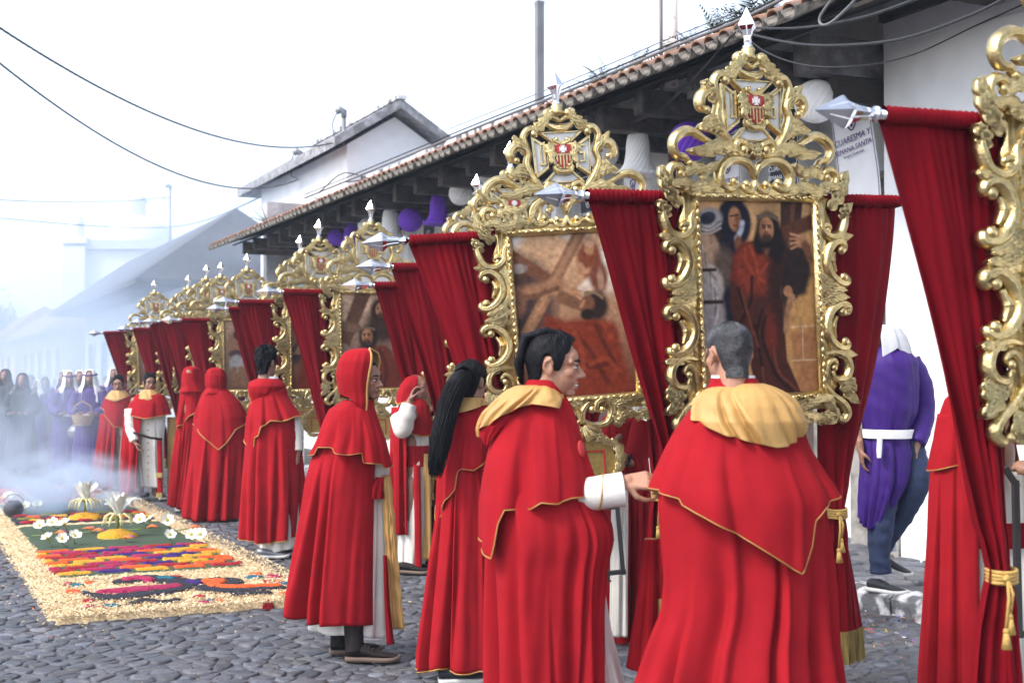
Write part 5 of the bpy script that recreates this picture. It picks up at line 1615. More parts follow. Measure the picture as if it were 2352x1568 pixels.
# ---- grey-haired man seen from behind
a = P(1700, 4.70, 'man with short greying hair seen from behind, gold hood lying on his red cape')
hm = hmat(a.q(1673, 818, 0.0), 112, -2, 0, 0.94)
basic_body(a, hm, a.Z(905), voxel=0.006, tint=dict(base=(0.37, 0.18, 0.115), stubble=0.2))
hair_cap(a.t, hm, lambda az: 38 - 26 * float(sstep(18, 48, az)) - 48 * float(sstep(50, 64, az)) + 38 * float(sstep(76, 88, az)) - 80 * float(sstep(98, 122, az)), lambda az, el: 0.004 + 0.006 * float(sstep(0, 50, el)), HAIRG, 1, 0.25)
c1 = drape(a, 'cape', [(1080, 1515, 1880), (1160, 1505, 1890), (1240, 1512, 1898), (1330, 1520, 1903), (1400, 1512, 1904), (1470, 1484, 1906), (1568, 1452, 1922), (1650, 1430, 1935), (1800, 1415, 1950)], LINED, hem=[(1400, 1795), (1960, 1800)], N=14, amp=(0.012, 0.045), seed=11, dep=(0.5, 0.62), low=0.02, nth=280)
c2 = drape(a, 'shoulder_cape', [(893, 1640, 1745), (915, 1612, 1790), (945, 1582, 1832), (985, 1553, 1846), (1030, 1530, 1860), (1080, 1508, 1888), (1120, 1493, 1912), (1145, 1490, 1922), (1300, 1500, 1925)], LINED, th=(0, 360),
     hem=[(1490, 1118), (1545, 1136), (1552, 1150), (1614, 1181), (1660, 1206), (1706, 1232), (1760, 1266), (1812, 1298), (1832, 1280), (1850, 1238), (1858, 1185), (1880, 1158), (1922, 1136)], N=12, amp=(0.0, 0.022), seed=5, dep=(0.62, 0.66), trim=TRIM, low=0.016, start=0.25, nth=300, tl=0.0026)
drape(a, 'hood', [(880, 1655, 1750), (886, 1640, 1775), (905, 1605, 1812), (930, 1588, 1832), (965, 1574, 1842), (1010, 1590, 1838)], [SATIN, RED], th=(0, 360),
      hem=[(1572, 930), (1588, 962), (1640, 993), (1700, 1010), (1760, 1022), (1800, 1019), (1830, 1000), (1843, 962)], N=11, amp=(0.006, 0.034), seed=13, dep=(0.72, 0.86), yo=-0.02, low=0.02, thick=0.006, diag=0.004, twist=0.5, nth=240)
drape(a, 'collar', [(868, 1632, 1735), (880, 1630, 1745), (905, 1620, 1770)], RED, N=4, amp=(0, 0.003), seed=3, dep=(0.85, 0.85), low=0.004)
drape(a, 'shirt_collar', [(862, 1634, 1733), (885, 1632, 1738)], WHITEC, N=2, amp=(0, 0.001), seed=3, dep=(0.86, 0.86), low=0.001)
lp_ = P(1480, 4.9, 'x')            # left cape panel hanging open in front of him
bpy.data.objects.remove(lp_.t)
lp_.t = a.t; lp_.px = a.px
v_ = drape(lp_, 'cape_panel', [(1235, 1500, 1530), (1330, 1488, 1530), (1420, 1474, 1528), (1525, 1456, 1530)], LINED, hem=[(1456, 1524), (1505, 1540), (1535, 1530)], N=5, amp=(0.004, 0.02), seed=8, dep=(0.5, 0.9), yo=0.2, low=0.006)

# ---- smiling man in profile
b = P(1245, 4.86, 'smiling man in profile, sleek black hair, hand held out, gold hood over shoulders')
hm = hmat(b.q(1272, 842, 0.0), -7, -4, 0, 0.97)
wr = b.q(1412, 1114, -0.10)
basic_body(b, hm, b.Z(930), byaw=80, torso=0.58, voxel=0.0048, smile=True, tint=dict(base=(0.40, 0.20, 0.125), stubble=0.08), cx=0.0,
           arms=[((0.0, -0.08, b.Z(985)), b.q(1305, 1120, -0.06), wr)],
           hands=[dict(wrist=b.q(1426, 1106, -0.10), dirv=(1, -0.15, 0.08), palm=(0.0, 0.75, -0.7), curl=0.95, L=0.185, spread=0.021, thumb_side=-1)])
face_parts(b.t, hm)
def bun(mb, m):
    for k in range(14):
        t0 = random.Random(k).uniform(-1, 1)
        mb.tube([m @ Vector((0.035, 0.03 * t0, 0.115)), m @ Vector((-0.03, 0.05 * t0, 0.136)), m @ Vector((-0.115, 0.04 * t0, 0.105)), m @ Vector((-0.135, 0.03 * t0, 0.0)), m @ Vector((-0.118, 0.03 * t0, -0.075))], [0.006, 0.014, 0.018, 0.018, 0.006], 8)
hair_cap(b.t, hm, lambda az: 38 - 26 * float(sstep(18, 48, az)) - 48 * float(sstep(50, 64, az)) + 38 * float(sstep(76, 88, az)) - 80 * float(sstep(98, 122, az)), lambda az, el: 0.007 + 0.012 * float(sstep(10, 60, el)), HAIR, 2, 0.12, extra=bun, strand=40)
mb = MB(); q = MB(); mb.ell((0.0900, 0.0, -0.0645), (0.0095, 0.0240, 0.0050), 14, 8); xadd(q, mb, hm); q.obj('teeth', TEETH, b.t)
drape(b, 'cape', [(1085, 1130, 1345), (1150, 1120, 1378), (1200, 1118, 1404), (1240, 1118, 1409), (1290, 1119, 1396), (1350, 1120, 1390), (1400, 1120, 1388), (1568, 1121, 1388), (1800, 1118, 1392)], LINED, hem=[(1100, 1795), (1400, 1800)], N=13, amp=(0.01, 0.040), seed=21, dep=(0.8, 0.85), low=0.022, nth=280, twist=0.12)
drape(b, 'shoulder_cape', [(905, 1195, 1296), (925, 1170, 1310), (955, 1146, 1322), (1000, 1130, 1337), (1050, 1116, 1352), (1100, 1106, 1368), (1150, 1099, 1376), (1270, 1096, 1378)], LINED,
      hem=[(1096, 1236), (1118, 1262), (1134, 1268), (1140, 1240), (1147, 1190), (1158, 1160), (1190, 1158), (1215, 1157), (1240, 1141), (1275, 1145), (1310, 1133), (1345, 1132), (1378, 1124)], N=10, amp=(0.0, 0.026), seed=9, dep=(0.85, 0.92), trim=TRIM, low=0.015, start=0.2, nth=300, tl=0.0026)
drape(b, 'hood', [(884, 1190, 1268), (893, 1166, 1288), (915, 1140, 1305), (945, 1112, 1306), (985, 1095, 1300)], [SATIN, RED], hem=[(1095, 1004), (1118, 982), (1150, 952), (1180, 934), (1210, 925), (1255, 931), (1290, 940), (1308, 936)], N=10, amp=(0.006, 0.028), seed=12, dep=(0.95, 1.0), low=0.016, thick=0.006, diag=0.003, twist=-0.5, nth=220)
drape(b, 'hood_fold', [(950, 1125, 1215), (975, 1100, 1190), (1000, 1100, 1160), (1025, 1108, 1135)], RED, hem=[(1098, 1000), (1112, 1018), (1125, 1022), (1145, 1000), (1165, 975), (1215, 945)], N=4, amp=(0.002, 0.01), seed=4, dep=(0.9, 0.9), low=0.01, yo=-0.03)
drape(b, 'collar', [(872, 1212, 1285), (890, 1200, 1296), (915, 1195, 1300)], RED, N=4, amp=(0, 0.003), seed=3, dep=(0.9, 0.9), low=0.004)
drape(b, 'shirt_collar', [(868, 1218, 1282), (892, 1206, 1292)], WHITEC, N=2, amp=(0, 0.001), seed=3, dep=(0.86, 0.86), low=0.001)
drape(b, 'tunic', [(1200, 1290, 1385), (1350, 1290, 1388), (1450, 1290, 1405), (1568, 1290, 1437), (1800, 1280, 1480)], ALB, hem=[(1260, 1790), (1500, 1790)], N=9, amp=(0.01, 0.03), seed=6, dep=(0.8, 0.9), low=0.01, yo=0.06)
sleeve(b, 'sleeve', [b.q(1325, 1140, -0.05), b.q(1375, 1130, -0.09), b.q(1408, 1125, -0.10), b.q(1430, 1122, -0.10)], [0.062, 0.062, 0.062, 0.065], ALB, 3, 0.06)
mb = MB(); c_ = b.q(1378, 1129, -0.09)
mb.tube([c_ + Vector((0.008 * math.sin(t), 0.065 * math.cos(t), 0.065 * math.sin(t))) for t in np.linspace(0, 2 * pi, 25)[:-1]], 0.004, 6, closed=True)
mb.obj('cuff_braid', TRIM, b.t)
mb = MB()                        # embroidered badge on his breast
for k in range(9):
    t = k / 8 * 2 * pi
mb.lathe([(0.001, 0.004), (0.028, 0.004), (0.032, 0.0)], n=18)
bm_ = Matrix.Translation(b.q(1333, 1030, -0.085)) @ Matrix.Rotation(R(35), 4, 'Z') @ Matrix.Rotation(R(78), 4, 'X')
mb.v = [tuple(bm_ @ Vector((p_[0] * 0.5, p_[1] * 1.0, p_[2]))) for p_ in mb.v]
mb.obj('badge', SHIELD_R, b.t)

# ---- woman with long black hair
c = P(1070, 6.83, 'woman with long wavy black hair, red cape, black sneakers with white soles')
hm = hmat(c.q(1082, 880, 0.05), 60, 0, 0, 0.92)
basic_body(c, hm, c.Z(925), byaw=70, voxel=0.009, tint=dict(base=(0.33, 0.18, 0.12)), torso=0.42)
hair_cap(c.t, hm, lambda az: 38 - 26 * float(sstep(18, 48, az)) - 48 * float(sstep(50, 64, az)) + 38 * float(sstep(76, 88, az)) - 80 * float(sstep(98, 122, az)), lambda az, el: 0.014, HAIR, 7, 0.25)
mb = MB(); hr = random.Random(12)
C_ = crom([tuple(c.q(*q)) for q in ((1070, 858, -0.06), (1048, 890, -0.09), (1030, 940, -0.13), (1017, 1000, -0.16), (1008, 1050, -0.17), (1002, 1090, -0.17))], 30)
mb.tube([Vector(q) for q in C_], list(np.interp(np.linspace(0, 1, 30), [0, 0.15, 0.4, 0.7, 0.9, 1], [0.045, 0.058, 0.050, 0.036, 0.02, 0.004])), 14)
for k in range(420):
    u = hr.uniform(-1, 1); u2 = hr.uniform(-1, 1)
    wv_ = hr.uniform(0.004, 0.014); ph_ = hr.uniform(0, 6); L_ = hr.uniform(0.75, 1.12)
    pts = []
    for s_ in range(16):
        w = s_ / 15 * min(1, L_)
        q = Vector(C_[min(29, int(w * 29))])
        rad = float(np.interp(w, [0, 0.15, 0.4, 0.7, 0.9, 1], [0.045, 0.061, 0.056, 0.045, 0.036, 0.026]))
        pts.append(q + Vector((u * rad + wv_ * math.sin(w * 11 + ph_) * w, -abs(math.sqrt(max(0, 1 - u * u))) * rad * 0.9 + 0.012 * u2, -0.06 * max(0, L_ - 1) + 0.01 * math.sin(w * 8 + ph_))))
    mb.tube(pts, [0.002] + [hr.uniform(0.0016, 0.0030)] * 12 + [0.002, 0.0014, 0.0006], 4)
for k in range(40):
    t0 = hr.uniform(-1, 1)
    mb.tube([c.q(1060 + 12 * t0, 850, -0.08), c.q(1075 + 8 * t0, 842 + 4 * t0, -0.1), c.q(1095, 858 + 8 * t0, -0.08), c.q(1080, 878 + 6 * t0, -0.1)], [0.005, 0.008, 0.008, 0.004], 6)
mb.obj('hair', HAIR, c.t)
drape(c, 'cape', [(985, 1030, 1118), (1040, 1018, 1122), (1100, 1010, 1130), (1200, 1000, 1137), (1300, 988, 1142), (1400, 975, 1146), (1500, 962, 1150)], LINED, hem=[(958, 1534), (985, 1526), (1010, 1517), (1040, 1524), (1080, 1526), (1150, 1512)], N=14, amp=(0.008, 0.045), seed=31, dep=(0.8, 0.8), low=0.015, nth=240, trim=TRIM, tl=0.004)
drape(c, 'shoulder_cape', [(925, 1052, 1110), (945, 1034, 1120), (975, 1026, 1126), (1020, 1016, 1130), (1080, 1004, 1136), (1190, 998, 1140)], LINED, hem=[(998, 1160), (1004, 1195), (1012, 1180), (1028, 1142), (1048, 1118), (1052, 1078), (1060, 1072), (1090, 1076), (1118, 1060), (1140, 1055)], N=11, amp=(0.0, 0.03), seed=32, dep=(0.85, 0.88), trim=TRIM, low=0.01, start=0.2, tl=0.0026)
drape(c, 'hood', [(912, 1050, 1106), (920, 1040, 1116), (935, 1030, 1122), (958, 1022, 1120)], [SATIN, RED], hem=[(1022, 953), (1040, 950), (1065, 945), (1095, 936), (1122, 928)], N=4, amp=(0.002, 0.01), seed=2, dep=(0.9, 1.0), low=0.008, thick=0.012, diag=0.005)
drape(c, 'hood_fold', [(945, 1024, 1110), (965, 1020, 1095), (990, 1026, 1060)], RED, hem=[(1022, 972), (1032, 992), (1050, 985), (1080, 962), (1115, 945)], N=4, amp=(0.002, 0.01), seed=4, dep=(0.95, 0.95), low=0.008)
shoe(c, (c.X(1040), -0.08, 0.0), 8, BLACKC, SOLE_W, 0.27); shoe(c, (c.X(1085), 0.1, 0.0), 12, BLACKC, SOLE_W, 0.27)

# ---- tall man with the hood up, in profile
d_ = P(800, 7.37, 'man with his red hood pulled up, gold edged, in profile facing right, brown boots')
hm = hmat(d_.q(838, 872, 0.0), -22, -3, 0, 0.95)
basic_body(d_, hm, d_.Z(955), legs=False, extra=lambda mb: (capsule(mb, (0.03, -0.05, 0.85), 0.06, (d_.X(818), -0.09, 0.10), 0.036), capsule(mb, (-0.02, 0.05, 0.85), 0.06, (d_.X(779), 0.085, 0.10), 0.036)), byaw=70, torso=0.58, voxel=0.006, tint=dict(base=(0.31, 0.155, 0.10), stubble=0.15))
face_parts(d_.t, hm)
hair_cap(d_.t, hm, lambda az: 38 - 26 * float(sstep(18, 48, az)) - 48 * float(sstep(50, 64, az)) + 38 * float(sstep(76, 88, az)) - 80 * float(sstep(98, 122, az)), lambda az, el: 0.004, HAIR, 3, 0.2)
drape(d_, 'cape', [(1010, 735, 866), (1060, 712, 870), (1100, 702, 870), (1200, 686, 869), (1290, 672, 868), (1370, 660, 868), (1420, 656, 868)], LINED, hem=[(654, 1370), (668, 1394), (690, 1410), (722, 1420), (800, 1420), (868, 1426)], N=13, amp=(0.006, 0.040), seed=42, dep=(0.75, 0.72), low=0.014, nth=260, th=(40, 338), start=0.1, flat=(268, 340))
drape(d_, 'shoulder_cape', [(918, 790, 858), (940, 756, 862), (968, 742, 872), (1012, 724, 888), (1048, 704, 897), (1085, 700, 905)], LINED, hem=[(700, 1046), (724, 1040), (726, 1024), (755, 1024), (783, 1037), (808, 1040), (842, 1036), (845, 1058), (882, 1062), (884, 1072), (906, 1070)], N=11, amp=(0.0, 0.026), seed=43, dep=(0.85, 0.85), trim=TRIM, low=0.012, start=0.2, tl=0.0026)
# hood: shell open towards the face, rolled gold rim
hd_rows = [(800, 816, 852), (803, 800, 868), (812, 788, 876), (830, 778, 880), (860, 772, 874), (885, 775, 868), (905, 780, 865), (925, 780, 866), (952, 786, 860)]
drape(d_, 'hood', hd_rows, LINED, th=(38, 304), N=4, amp=(0.0, 0.006), seed=5, dep=(0.95, 0.92), low=0.012, nz=40, hem=[(770, 912), (786, 906), (810, 915), (838, 940), (852, 952), (870, 945)], thick=0.005, rim=0.0075)
mb = MB(); mb.ell(d_.q(834, 806, 0), (0.045, 0.06, 0.018), 18, 10); mb.obj('hood_top', RED, d_.t)
drape(d_, 'tunic', [(1060, 800, 890), (1100, 790, 886), (1150, 780, 880), (1300, 740, 886), (1400, 716, 889), (1450, 708, 890)], ALB, hem=[(706, 1440), (760, 1448), (820, 1446), (860, 1456), (892, 1462)], N=9, amp=(0.004, 0.02), seed=44, dep=(0.5, 0.55), low=0.006, yo=0.02)
drape(d_, 'sash', [(1093, 862, 891), (1115, 850, 889), (1142, 846, 886)], RED, N=6, amp=(0.004, 0.008), seed=3, dep=(1.6, 1.6), low=0.01, diag=0.005)
drape(d_, 'gold_panel', [(1090, 878, 899), (1150, 881, 904), (1250, 886, 914), (1350, 893, 924), (1438, 903, 932)], [SATIN, RED], N=7, amp=(0.002, 0.01), seed=7, dep=(0.5, 0.5), low=0.01, diag=0.005, yo=-0.02)
drape(d_, 'stole', [(1270, 884, 893), (1380, 887, 900), (1468, 892, 911)], VELVET, N=2, amp=(0.001, 0.004), seed=8, dep=(0.4, 0.4), low=0.003, yo=-0.07)
shoe(d_, (d_.X(833), -0.10, 0.0), -4, LEATHER, SOLE_B, 0.30, lace=CABLE, high=0.02)
sleeve(d_, 'boot_shaft', [(d_.X(823), -0.10, 0.05), (d_.X(820), -0.09, 0.12), (d_.X(818), -0.08, 0.24)], [0.05, 0.052, 0.058], LEATHER, 2, 0.04); sleeve(d_, 'boot_shaft', [(d_.X(778), 0.09, 0.05), (d_.X(778), 0.08, 0.12), (d_.X(780), 0.07, 0.24)], [0.05, 0.052, 0.058], LEATHER, 4, 0.04)
shoe(d_, (d_.X(786), 0.10, 0.0), 14, LEATHER, SOLE_B, 0.29, high=0.02)

# ---- young man with black hair
e = P(622, 11.5, 'young man with thick black hair turned away, white collar, red cape and grey sneakers')
hm = hmat(e.q(613, 836, 0), 62, 0, 0, 0.98)
basic_body(e, hm, e.Z(905), byaw=30, voxel=0.010, tint=dict(base=(0.30, 0.16, 0.11)), arms=[((0.13, 0.0, e.Z(925)), e.q(682, 985, -0.02), e.q(687, 1036, -0.05))],
           hands=[dict(wrist=e.q(687, 1036, -0.05), dirv=(0.05, -0.1, -1), palm=(-1, 0.2, 0), curl=0.3, thumb_side=1)])
hair_cap(e.t, hm, lambda az: 38 - 26 * float(sstep(18, 48, az)) - 48 * float(sstep(50, 64, az)) + 38 * float(sstep(76, 88, az)) - 80 * float(sstep(98, 122, az)), lambda az, el: 0.012 + 0.03 * float(sstep(5, 60, el)), HAIR, 4, 0.5, strand=14)
drape(e, 'shirt_collar', [(864, 604, 638), (880, 600, 645)], WHITEC, N=2, amp=(0, 0.001), seed=3, dep=(0.9, 0.9), low=0.002)
drape(e, 'cape', [(955, 574, 684), (1000, 566, 690), (1050, 562, 693), (1100, 558, 697), (1150, 556, 698), (1230, 553, 692)], LINED, hem=[(551, 1234), (590, 1238), (630, 1240), (660, 1234), (694, 1226)], N=14, amp=(0.008, 0.06), seed=52, dep=(0.75, 0.8), low=0.015, trim=TRIM, tl=0.004)
drape(e, 'shoulder_cape', [(874, 600, 642), (884, 584, 656), (910, 580, 664), (935, 574, 680), (960, 568, 696), (1010, 564, 699)], LINED, hem=[(564, 1006), (575, 1040), (582, 1035), (592, 1003), (606, 998), (610, 978), (632, 964), (660, 966), (680, 958), (700, 953)], N=10, amp=(0.0, 0.035), seed=53, dep=(0.8, 0.85), trim=TRIM, low=0.01, start=0.2, tl=0.006)
drape(e, 'hood', [(869, 590, 640), (876, 574, 650), (886, 569, 657), (902, 570, 650), (925, 576, 625)], [RED, SATIN], hem=[(570, 902), (578, 925), (592, 938), (606, 925), (625, 905), (655, 886)], N=4, amp=(0.002, 0.012), seed=4, dep=(0.95, 0.95), low=0.012, trim=TRIM, tl=0.004, diag=0.004)
drape(e, 'tunic', [(1100, 600, 690), (1200, 596, 690), (1255, 594, 686)], ALB, hem=[(594, 1252), (640, 1262), (688, 1252)], N=8, amp=(0.004, 0.02), seed=5, dep=(0.7, 0.75), low=0.01)
sleeve(e, 'sleeve', [e.q(662, 935, 0), e.q(681, 980, -0.02), e.q(687, 1034, -0.05)], [0.065, 0.055, 0.047], ALB, 5, 0.12)
shoe(e, (e.X(616), -0.1, 0.0), 0, IRON, SOLE_W, 0.28, lace=SOLE_W); shoe(e, (e.X(660), 0.08, 0.0), 30, IRON, SOLE_W, 0.28)

# ---- pair with hoods up, backs turned
def hooded_back(px, d, label, rows_h, rows_c, rows_m, hem_m, hem_c, seed):
    p = P(px, d, label)
    hr_ = rows_h
    mid = (hr_[2][1] + hr_[2][2]) / 2
    hm = hmat(p.q(mid, hr_[0][0] + 34 * 207 / p.k * 0 + 0.115 * p.k, 0), 80, 0, 0, 0.9)
    basic_body(p, hm, p.Z(rows_m[0][0]) - 0.02, voxel=0.014, torso=0.5, feet_dx=0.06)
    drape(p, 'cape', rows_c, LINED, hem=hem_c, N=14, amp=(0.006, 0.05), seed=seed, dep=(0.6, 0.75), low=0.015, nth=200, nz=40)
    drape(p, 'shoulder_cape', rows_m, LINED, hem=hem_m, N=9, amp=(0.0, 0.03), seed=seed + 1, dep=(0.7, 0.7), trim=TRIM, low=0.012, start=0.2, nz=40, tl=0.006)
    drape(p, 'hood', rows_h, LINED, th=(125, 415), N=4, amp=(0.0, 0.010), seed=seed + 2, dep=(0.95, 0.95), low=0.014, nz=36, diag=0.003)
    mb = MB(); mb.ell(p.q((hr_[0][1] + hr_[0][2]) / 2, hr_[0][0] + 3, 0), ((hr_[0][2] - hr_[0][1]) / 2 / p.k * 1.1, 0.06, 0.024), 16, 8); mb.obj('hood_top', RED, p.t)
    shoe(p, (0.08, -0.02, 0), 75, BLACKC, SOLE_W); shoe(p, (-0.1, 0.0, 0), 100, BLACKC, SOLE_W)
    return p
hooded_back(500, 14.5, 'person with red hood up seen from behind, broad cape with pointed shoulder cape',
    [(845, 484, 506), (849, 477, 513), (862, 472, 519), (880, 471, 520), (892, 474, 519), (903, 466, 524)],
    [(960, 447, 566), (1020, 440, 570), (1100, 431, 568), (1188, 423, 562)],
    [(890, 480, 517), (900, 466, 530), (925, 456, 552), (955, 447, 568), (1030, 440, 576)],
    [(440, 970), (448, 975), (470, 995), (495, 1015), (513, 1030), (530, 1015), (550, 985), (574, 970)],
    [(422, 1182), (450, 1190), (520, 1190), (560, 1186)], 61)
hooded_back(432, 15.4, 'slim person with tall red hood up beside the broad hooded figure, seen from behind',
    [(842, 429, 448), (846, 423, 454), (860, 418, 458), (876, 417, 459), (890, 416, 466), (900, 412, 470)],
    [(955, 407, 470), (1020, 402, 468), (1100, 396, 460), (1165, 391, 452)],
    [(888, 422, 462), (900, 414, 470), (930, 410, 474), (955, 406, 478), (1000, 403, 478)],
    [(402, 990), (412, 982), (425, 972), (440, 955), (460, 945), (478, 950)],
    [(390, 1158), (420, 1166), (452, 1166)], 71)

# ---- two men facing the camera
def facing(px, d, hx, hy, label, yaw, rows_c, th_c, hem_c, rows_m, hem_m, rows_t, hem_t, seed, arm=None, stubble=0.2):
    p = P(px, d, label)
    hm = hmat(p.q(hx, hy, 0), yaw, -3, 0, 0.95)
    kw = {}
    if arm: kw = dict(arms=[arm[0]], hands=[arm[1]])
    basic_body(p, hm, p.Z(rows_m[0][0]) - 0.02, voxel=0.008, tint=dict(base=(0.27, 0.14, 0.095), stubble=stubble), **kw)
    face_parts(p.t, hm, brow=0.005)
    hair_cap(p.t, hm, lambda az: 38 - 26 * float(sstep(18, 48, az)) - 48 * float(sstep(50, 64, az)) + 38 * float(sstep(76, 88, az)) - 80 * float(sstep(98, 122, az)), lambda az, el: 0.008 + 0.016 * float(sstep(10, 60, el)), HAIR, seed, 0.3)
    drape(p, 'cape', rows_c, LINED, th=th_c, hem=hem_c, N=14, amp=(0.006, 0.05), seed=seed, dep=(0.6, 0.75), low=0.015, nz=40)
    drape(p, 'tunic', rows_t, ALB, hem=hem_t, N=9, amp=(0.003, 0.02), seed=seed + 3, dep=(0.6, 0.65), low=0.01, nz=40, yo=-0.01)
    drape(p, 'shoulder_cape', rows_m, LINED, hem=hem_m, N=8, amp=(0.0, 0.02), seed=seed + 1, dep=(0.75, 0.75), trim=TRIM, low=0.012, start=0.2, nz=40, tl=0.006)
    y0 = rows_m[0][0]
    drape(p, 'hood', [(y0 - 6, hx - 15, hx + 15), (y0 + 4, hx - 24, hx + 24), (y0 + 14, hx - 30, hx + 32)], [SATIN, RED], hem=[(hx - 30, y0 + 10), (hx - 12, y0 + 16), (hx, y0 + 20), (hx + 12, y0 + 16), (hx + 32, y0 + 8)], N=4, amp=(0.002, 0.01), seed=3, dep=(0.9, 0.95), low=0.01, thick=0.01, diag=0.005, nz=20)
    shoe(p, p.q(rows_t[-1][1] + 6, 0, 0) * 0 + Vector((p.X(hem_t[0][0]) + 0.05, -0.02, 0)), -100, BLACKC, SOLE_W, lace=SOLE_W)
    shoe(p, Vector((p.X(hem_t[-1][0]) - 0.05, 0.03, 0)), -70, BLACKC, SOLE_W, lace=SOLE_W)
    return p
g = P(0, 16.9, 'x'); bpy.data.objects.remove(g.t); g.px = 342
pg = facing(342, 16.9, 344, 880, 'man with black hair facing the camera, white buttoned tunic under an open red cape', -62,
   [(955, 285, 388), (1020, 280, 384), (1132, 273, 380)], (100, 268), [(272, 1124), (300, 1134), (340, 1118)],
   [(900, 325, 362), (908, 312, 376), (925, 299, 386), (945, 291, 393), (965, 288, 398)], [(286, 962), (310, 954), (345, 960), (380, 954), (399, 950)],
   [(940, 310, 384), (985, 312, 380), (1000, 320, 378), (1060, 320, 378), (1118, 328, 382)], [(328, 1116), (382, 1118)], 81,
   arm=(((-0.17, -0.05, g.Z(920)), g.q(308, 985, -0.12), g.q(322, 1015, -0.2)), dict(wrist=g.q(322, 1015, -0.2), dirv=(0.5, -0.2, -1), palm=(1, 0.2, 0.3), curl=0.5, thumb_side=1)))
sleeve(pg, 'sleeve', [pg.q(306, 940, -0.08), pg.q(309, 985, -0.13), pg.q(321, 1012, -0.2)], [0.085, 0.07, 0.055], ALB, 2, 0.14)
mb = MB(); mb.tube([pg.q(312, 992, -0.19), pg.q(335, 998, -0.225), pg.q(358, 1005, -0.225), pg.q(382, 1008, -0.16)], 0.016, 8); mb.obj('belt', LEATHER, pg.t)
for k in range(9):
    mb = MB(); mb.ell(pg.q(352, 972 + k * 15, -0.215 + 0.003 * k), (0.013, 0.008, 0.013), 10, 7); mb.obj('button', TRIM, pg.t)
drape(pg, 'stole', [(1005, 369, 381), (1080, 371, 383), (1132, 371, 384)], RED, th=(-175, -5), N=2, amp=(0, 0.003), seed=3, dep=(0.5, 0.5), low=0.002, yo=-0.16)
mb = MB(); mb.box(pg.q(377.5, 1090, -0.2), (0.038, 0.008, 0.03)); mb.box(pg.q(377.5, 1136, -0.2), (0.038, 0.008, 0.03)); mb.obj('stole_fringe', FRINGE, pg.t, smooth=False)
drape(pg, 'gold_panel', [(958, 380, 400), (1040, 382, 402), (1130, 382, 402)], [SATIN, RED], N=6, amp=(0.004, 0.02), seed=5, dep=(0.6, 0.6), low=0.006, yo=0.1)
facing(264, 17.7, 272, 884, 'dark-haired man at the end of the row facing the camera, long red shoulder cape', -80,
   [(950, 231, 300), (1020, 226, 300), (1125, 220, 296)], (60, 285), [(219, 1114), (250, 1122), (296, 1118)],
   [(902, 254, 290), (910, 243, 300), (930, 236, 306), (955, 233, 306), (985, 231, 304)], [(232, 935), (255, 960), (272, 978), (290, 982), (305, 980)],
   [(960, 274, 302), (1020, 274, 300), (1118, 276, 300)], [(276, 1114), (300, 1114)], 91, stubble=0.35)

# ---- carrier behind the curtains, hand to his mouth
h = P(950, 10.6, 'hooded carrier between two curtains raising a hand to his mouth, white sleeve and red sash')
hm = hmat(h.q(957, 893, 0), -12, 0, 0, 0.95)
basic_body(h, hm, h.Z(945), byaw=70, torso=0.58, voxel=0.008, tint=dict(base=(0.26, 0.13, 0.09)), arms=[((0.0, -0.16, h.Z(950)), h.q(930, 985, -0.2), h.q(946, 925, -0.2))],
           hands=[dict(wrist=h.q(945, 922, -0.2), dirv=(0.35, 0.1, 1), palm=(1, 0, -0.2), curl=0.7, thumb_side=-1)])
sleeve(h, 'sleeve', [h.q(922, 960, -0.12), h.q(930, 984, -0.2), h.q(938, 955, -0.22), h.q(944, 930, -0.2)], [0.08, 0.075, 0.072, 0.06], ALB, 4, 0.1)
drape(h, 'hood', [(862, 945, 962), (868, 930, 972), (885, 918, 974), (905, 910, 968), (925, 908, 968)], LINED, th=(60, 300), N=3, amp=(0, 0.006), seed=3, dep=(0.9, 0.9), low=0.01, hem=[(905, 918), (915, 928), (925, 925), (945, 918), (970, 930)], trim=TRIM, tl=0.006, nz=30)
drape(h, 'shoulder_cape', [(915, 930, 975), (930, 915, 985), (960, 905, 992), (985, 900, 996), (1010, 898, 998)], LINED, hem=[(898, 945), (918, 935), (925, 968), (945, 992), (970, 1000), (998, 998)], N=7, amp=(0, 0.025), seed=4, dep=(0.8, 0.85), trim=TRIM, low=0.01, tl=0.005)
drape(h, 'cape', [(935, 900, 990), (1000, 897, 990), (1100, 896, 992), (1225, 893, 998)], LINED, th=(110, 262), hem=[(890, 1222), (930, 1224), (952, 1218), (998, 1220)], N=15, amp=(0.006, 0.04), seed=5, dep=(0.7, 0.75), low=0.012)
drape(h, 'tunic', [(970, 918, 985), (1040, 925, 985), (1100, 922, 985), (1200, 915, 985), (1295, 915, 975)], ALB, hem=[(915, 1290), (945, 1302), (975, 1292)], N=8, amp=(0.004, 0.02), seed=6, dep=(0.7, 0.7), low=0.01)
drape(h, 'sash', [(1022, 922, 988), (1045, 922, 988), (1070, 924, 986)], RED, N=6, amp=(0.003, 0.01), seed=7, dep=(0.74, 0.74), low=0.01)
drape(h, 'stole', [(1065, 952, 968), (1180, 954, 970), (1300, 955, 972)], RED, th=(-175, -5), N=2, amp=(0, 0.003), seed=3, dep=(0.5, 0.5), low=0.002, yo=-0.1)
drape(h, 'gold_panel', [(1040, 972, 990), (1150, 974, 992), (1280, 976, 994)], [SATIN, RED], N=5, amp=(0.003, 0.015), seed=3, dep=(0.8, 0.8), low=0.006, yo=-0.05)
shoe(h, (h.X(938), -0.08, 0), -20, LEATHER, SOLE_B); shoe(h, (h.X(962), 0.05, 0), 10, LEATHER, SOLE_B)

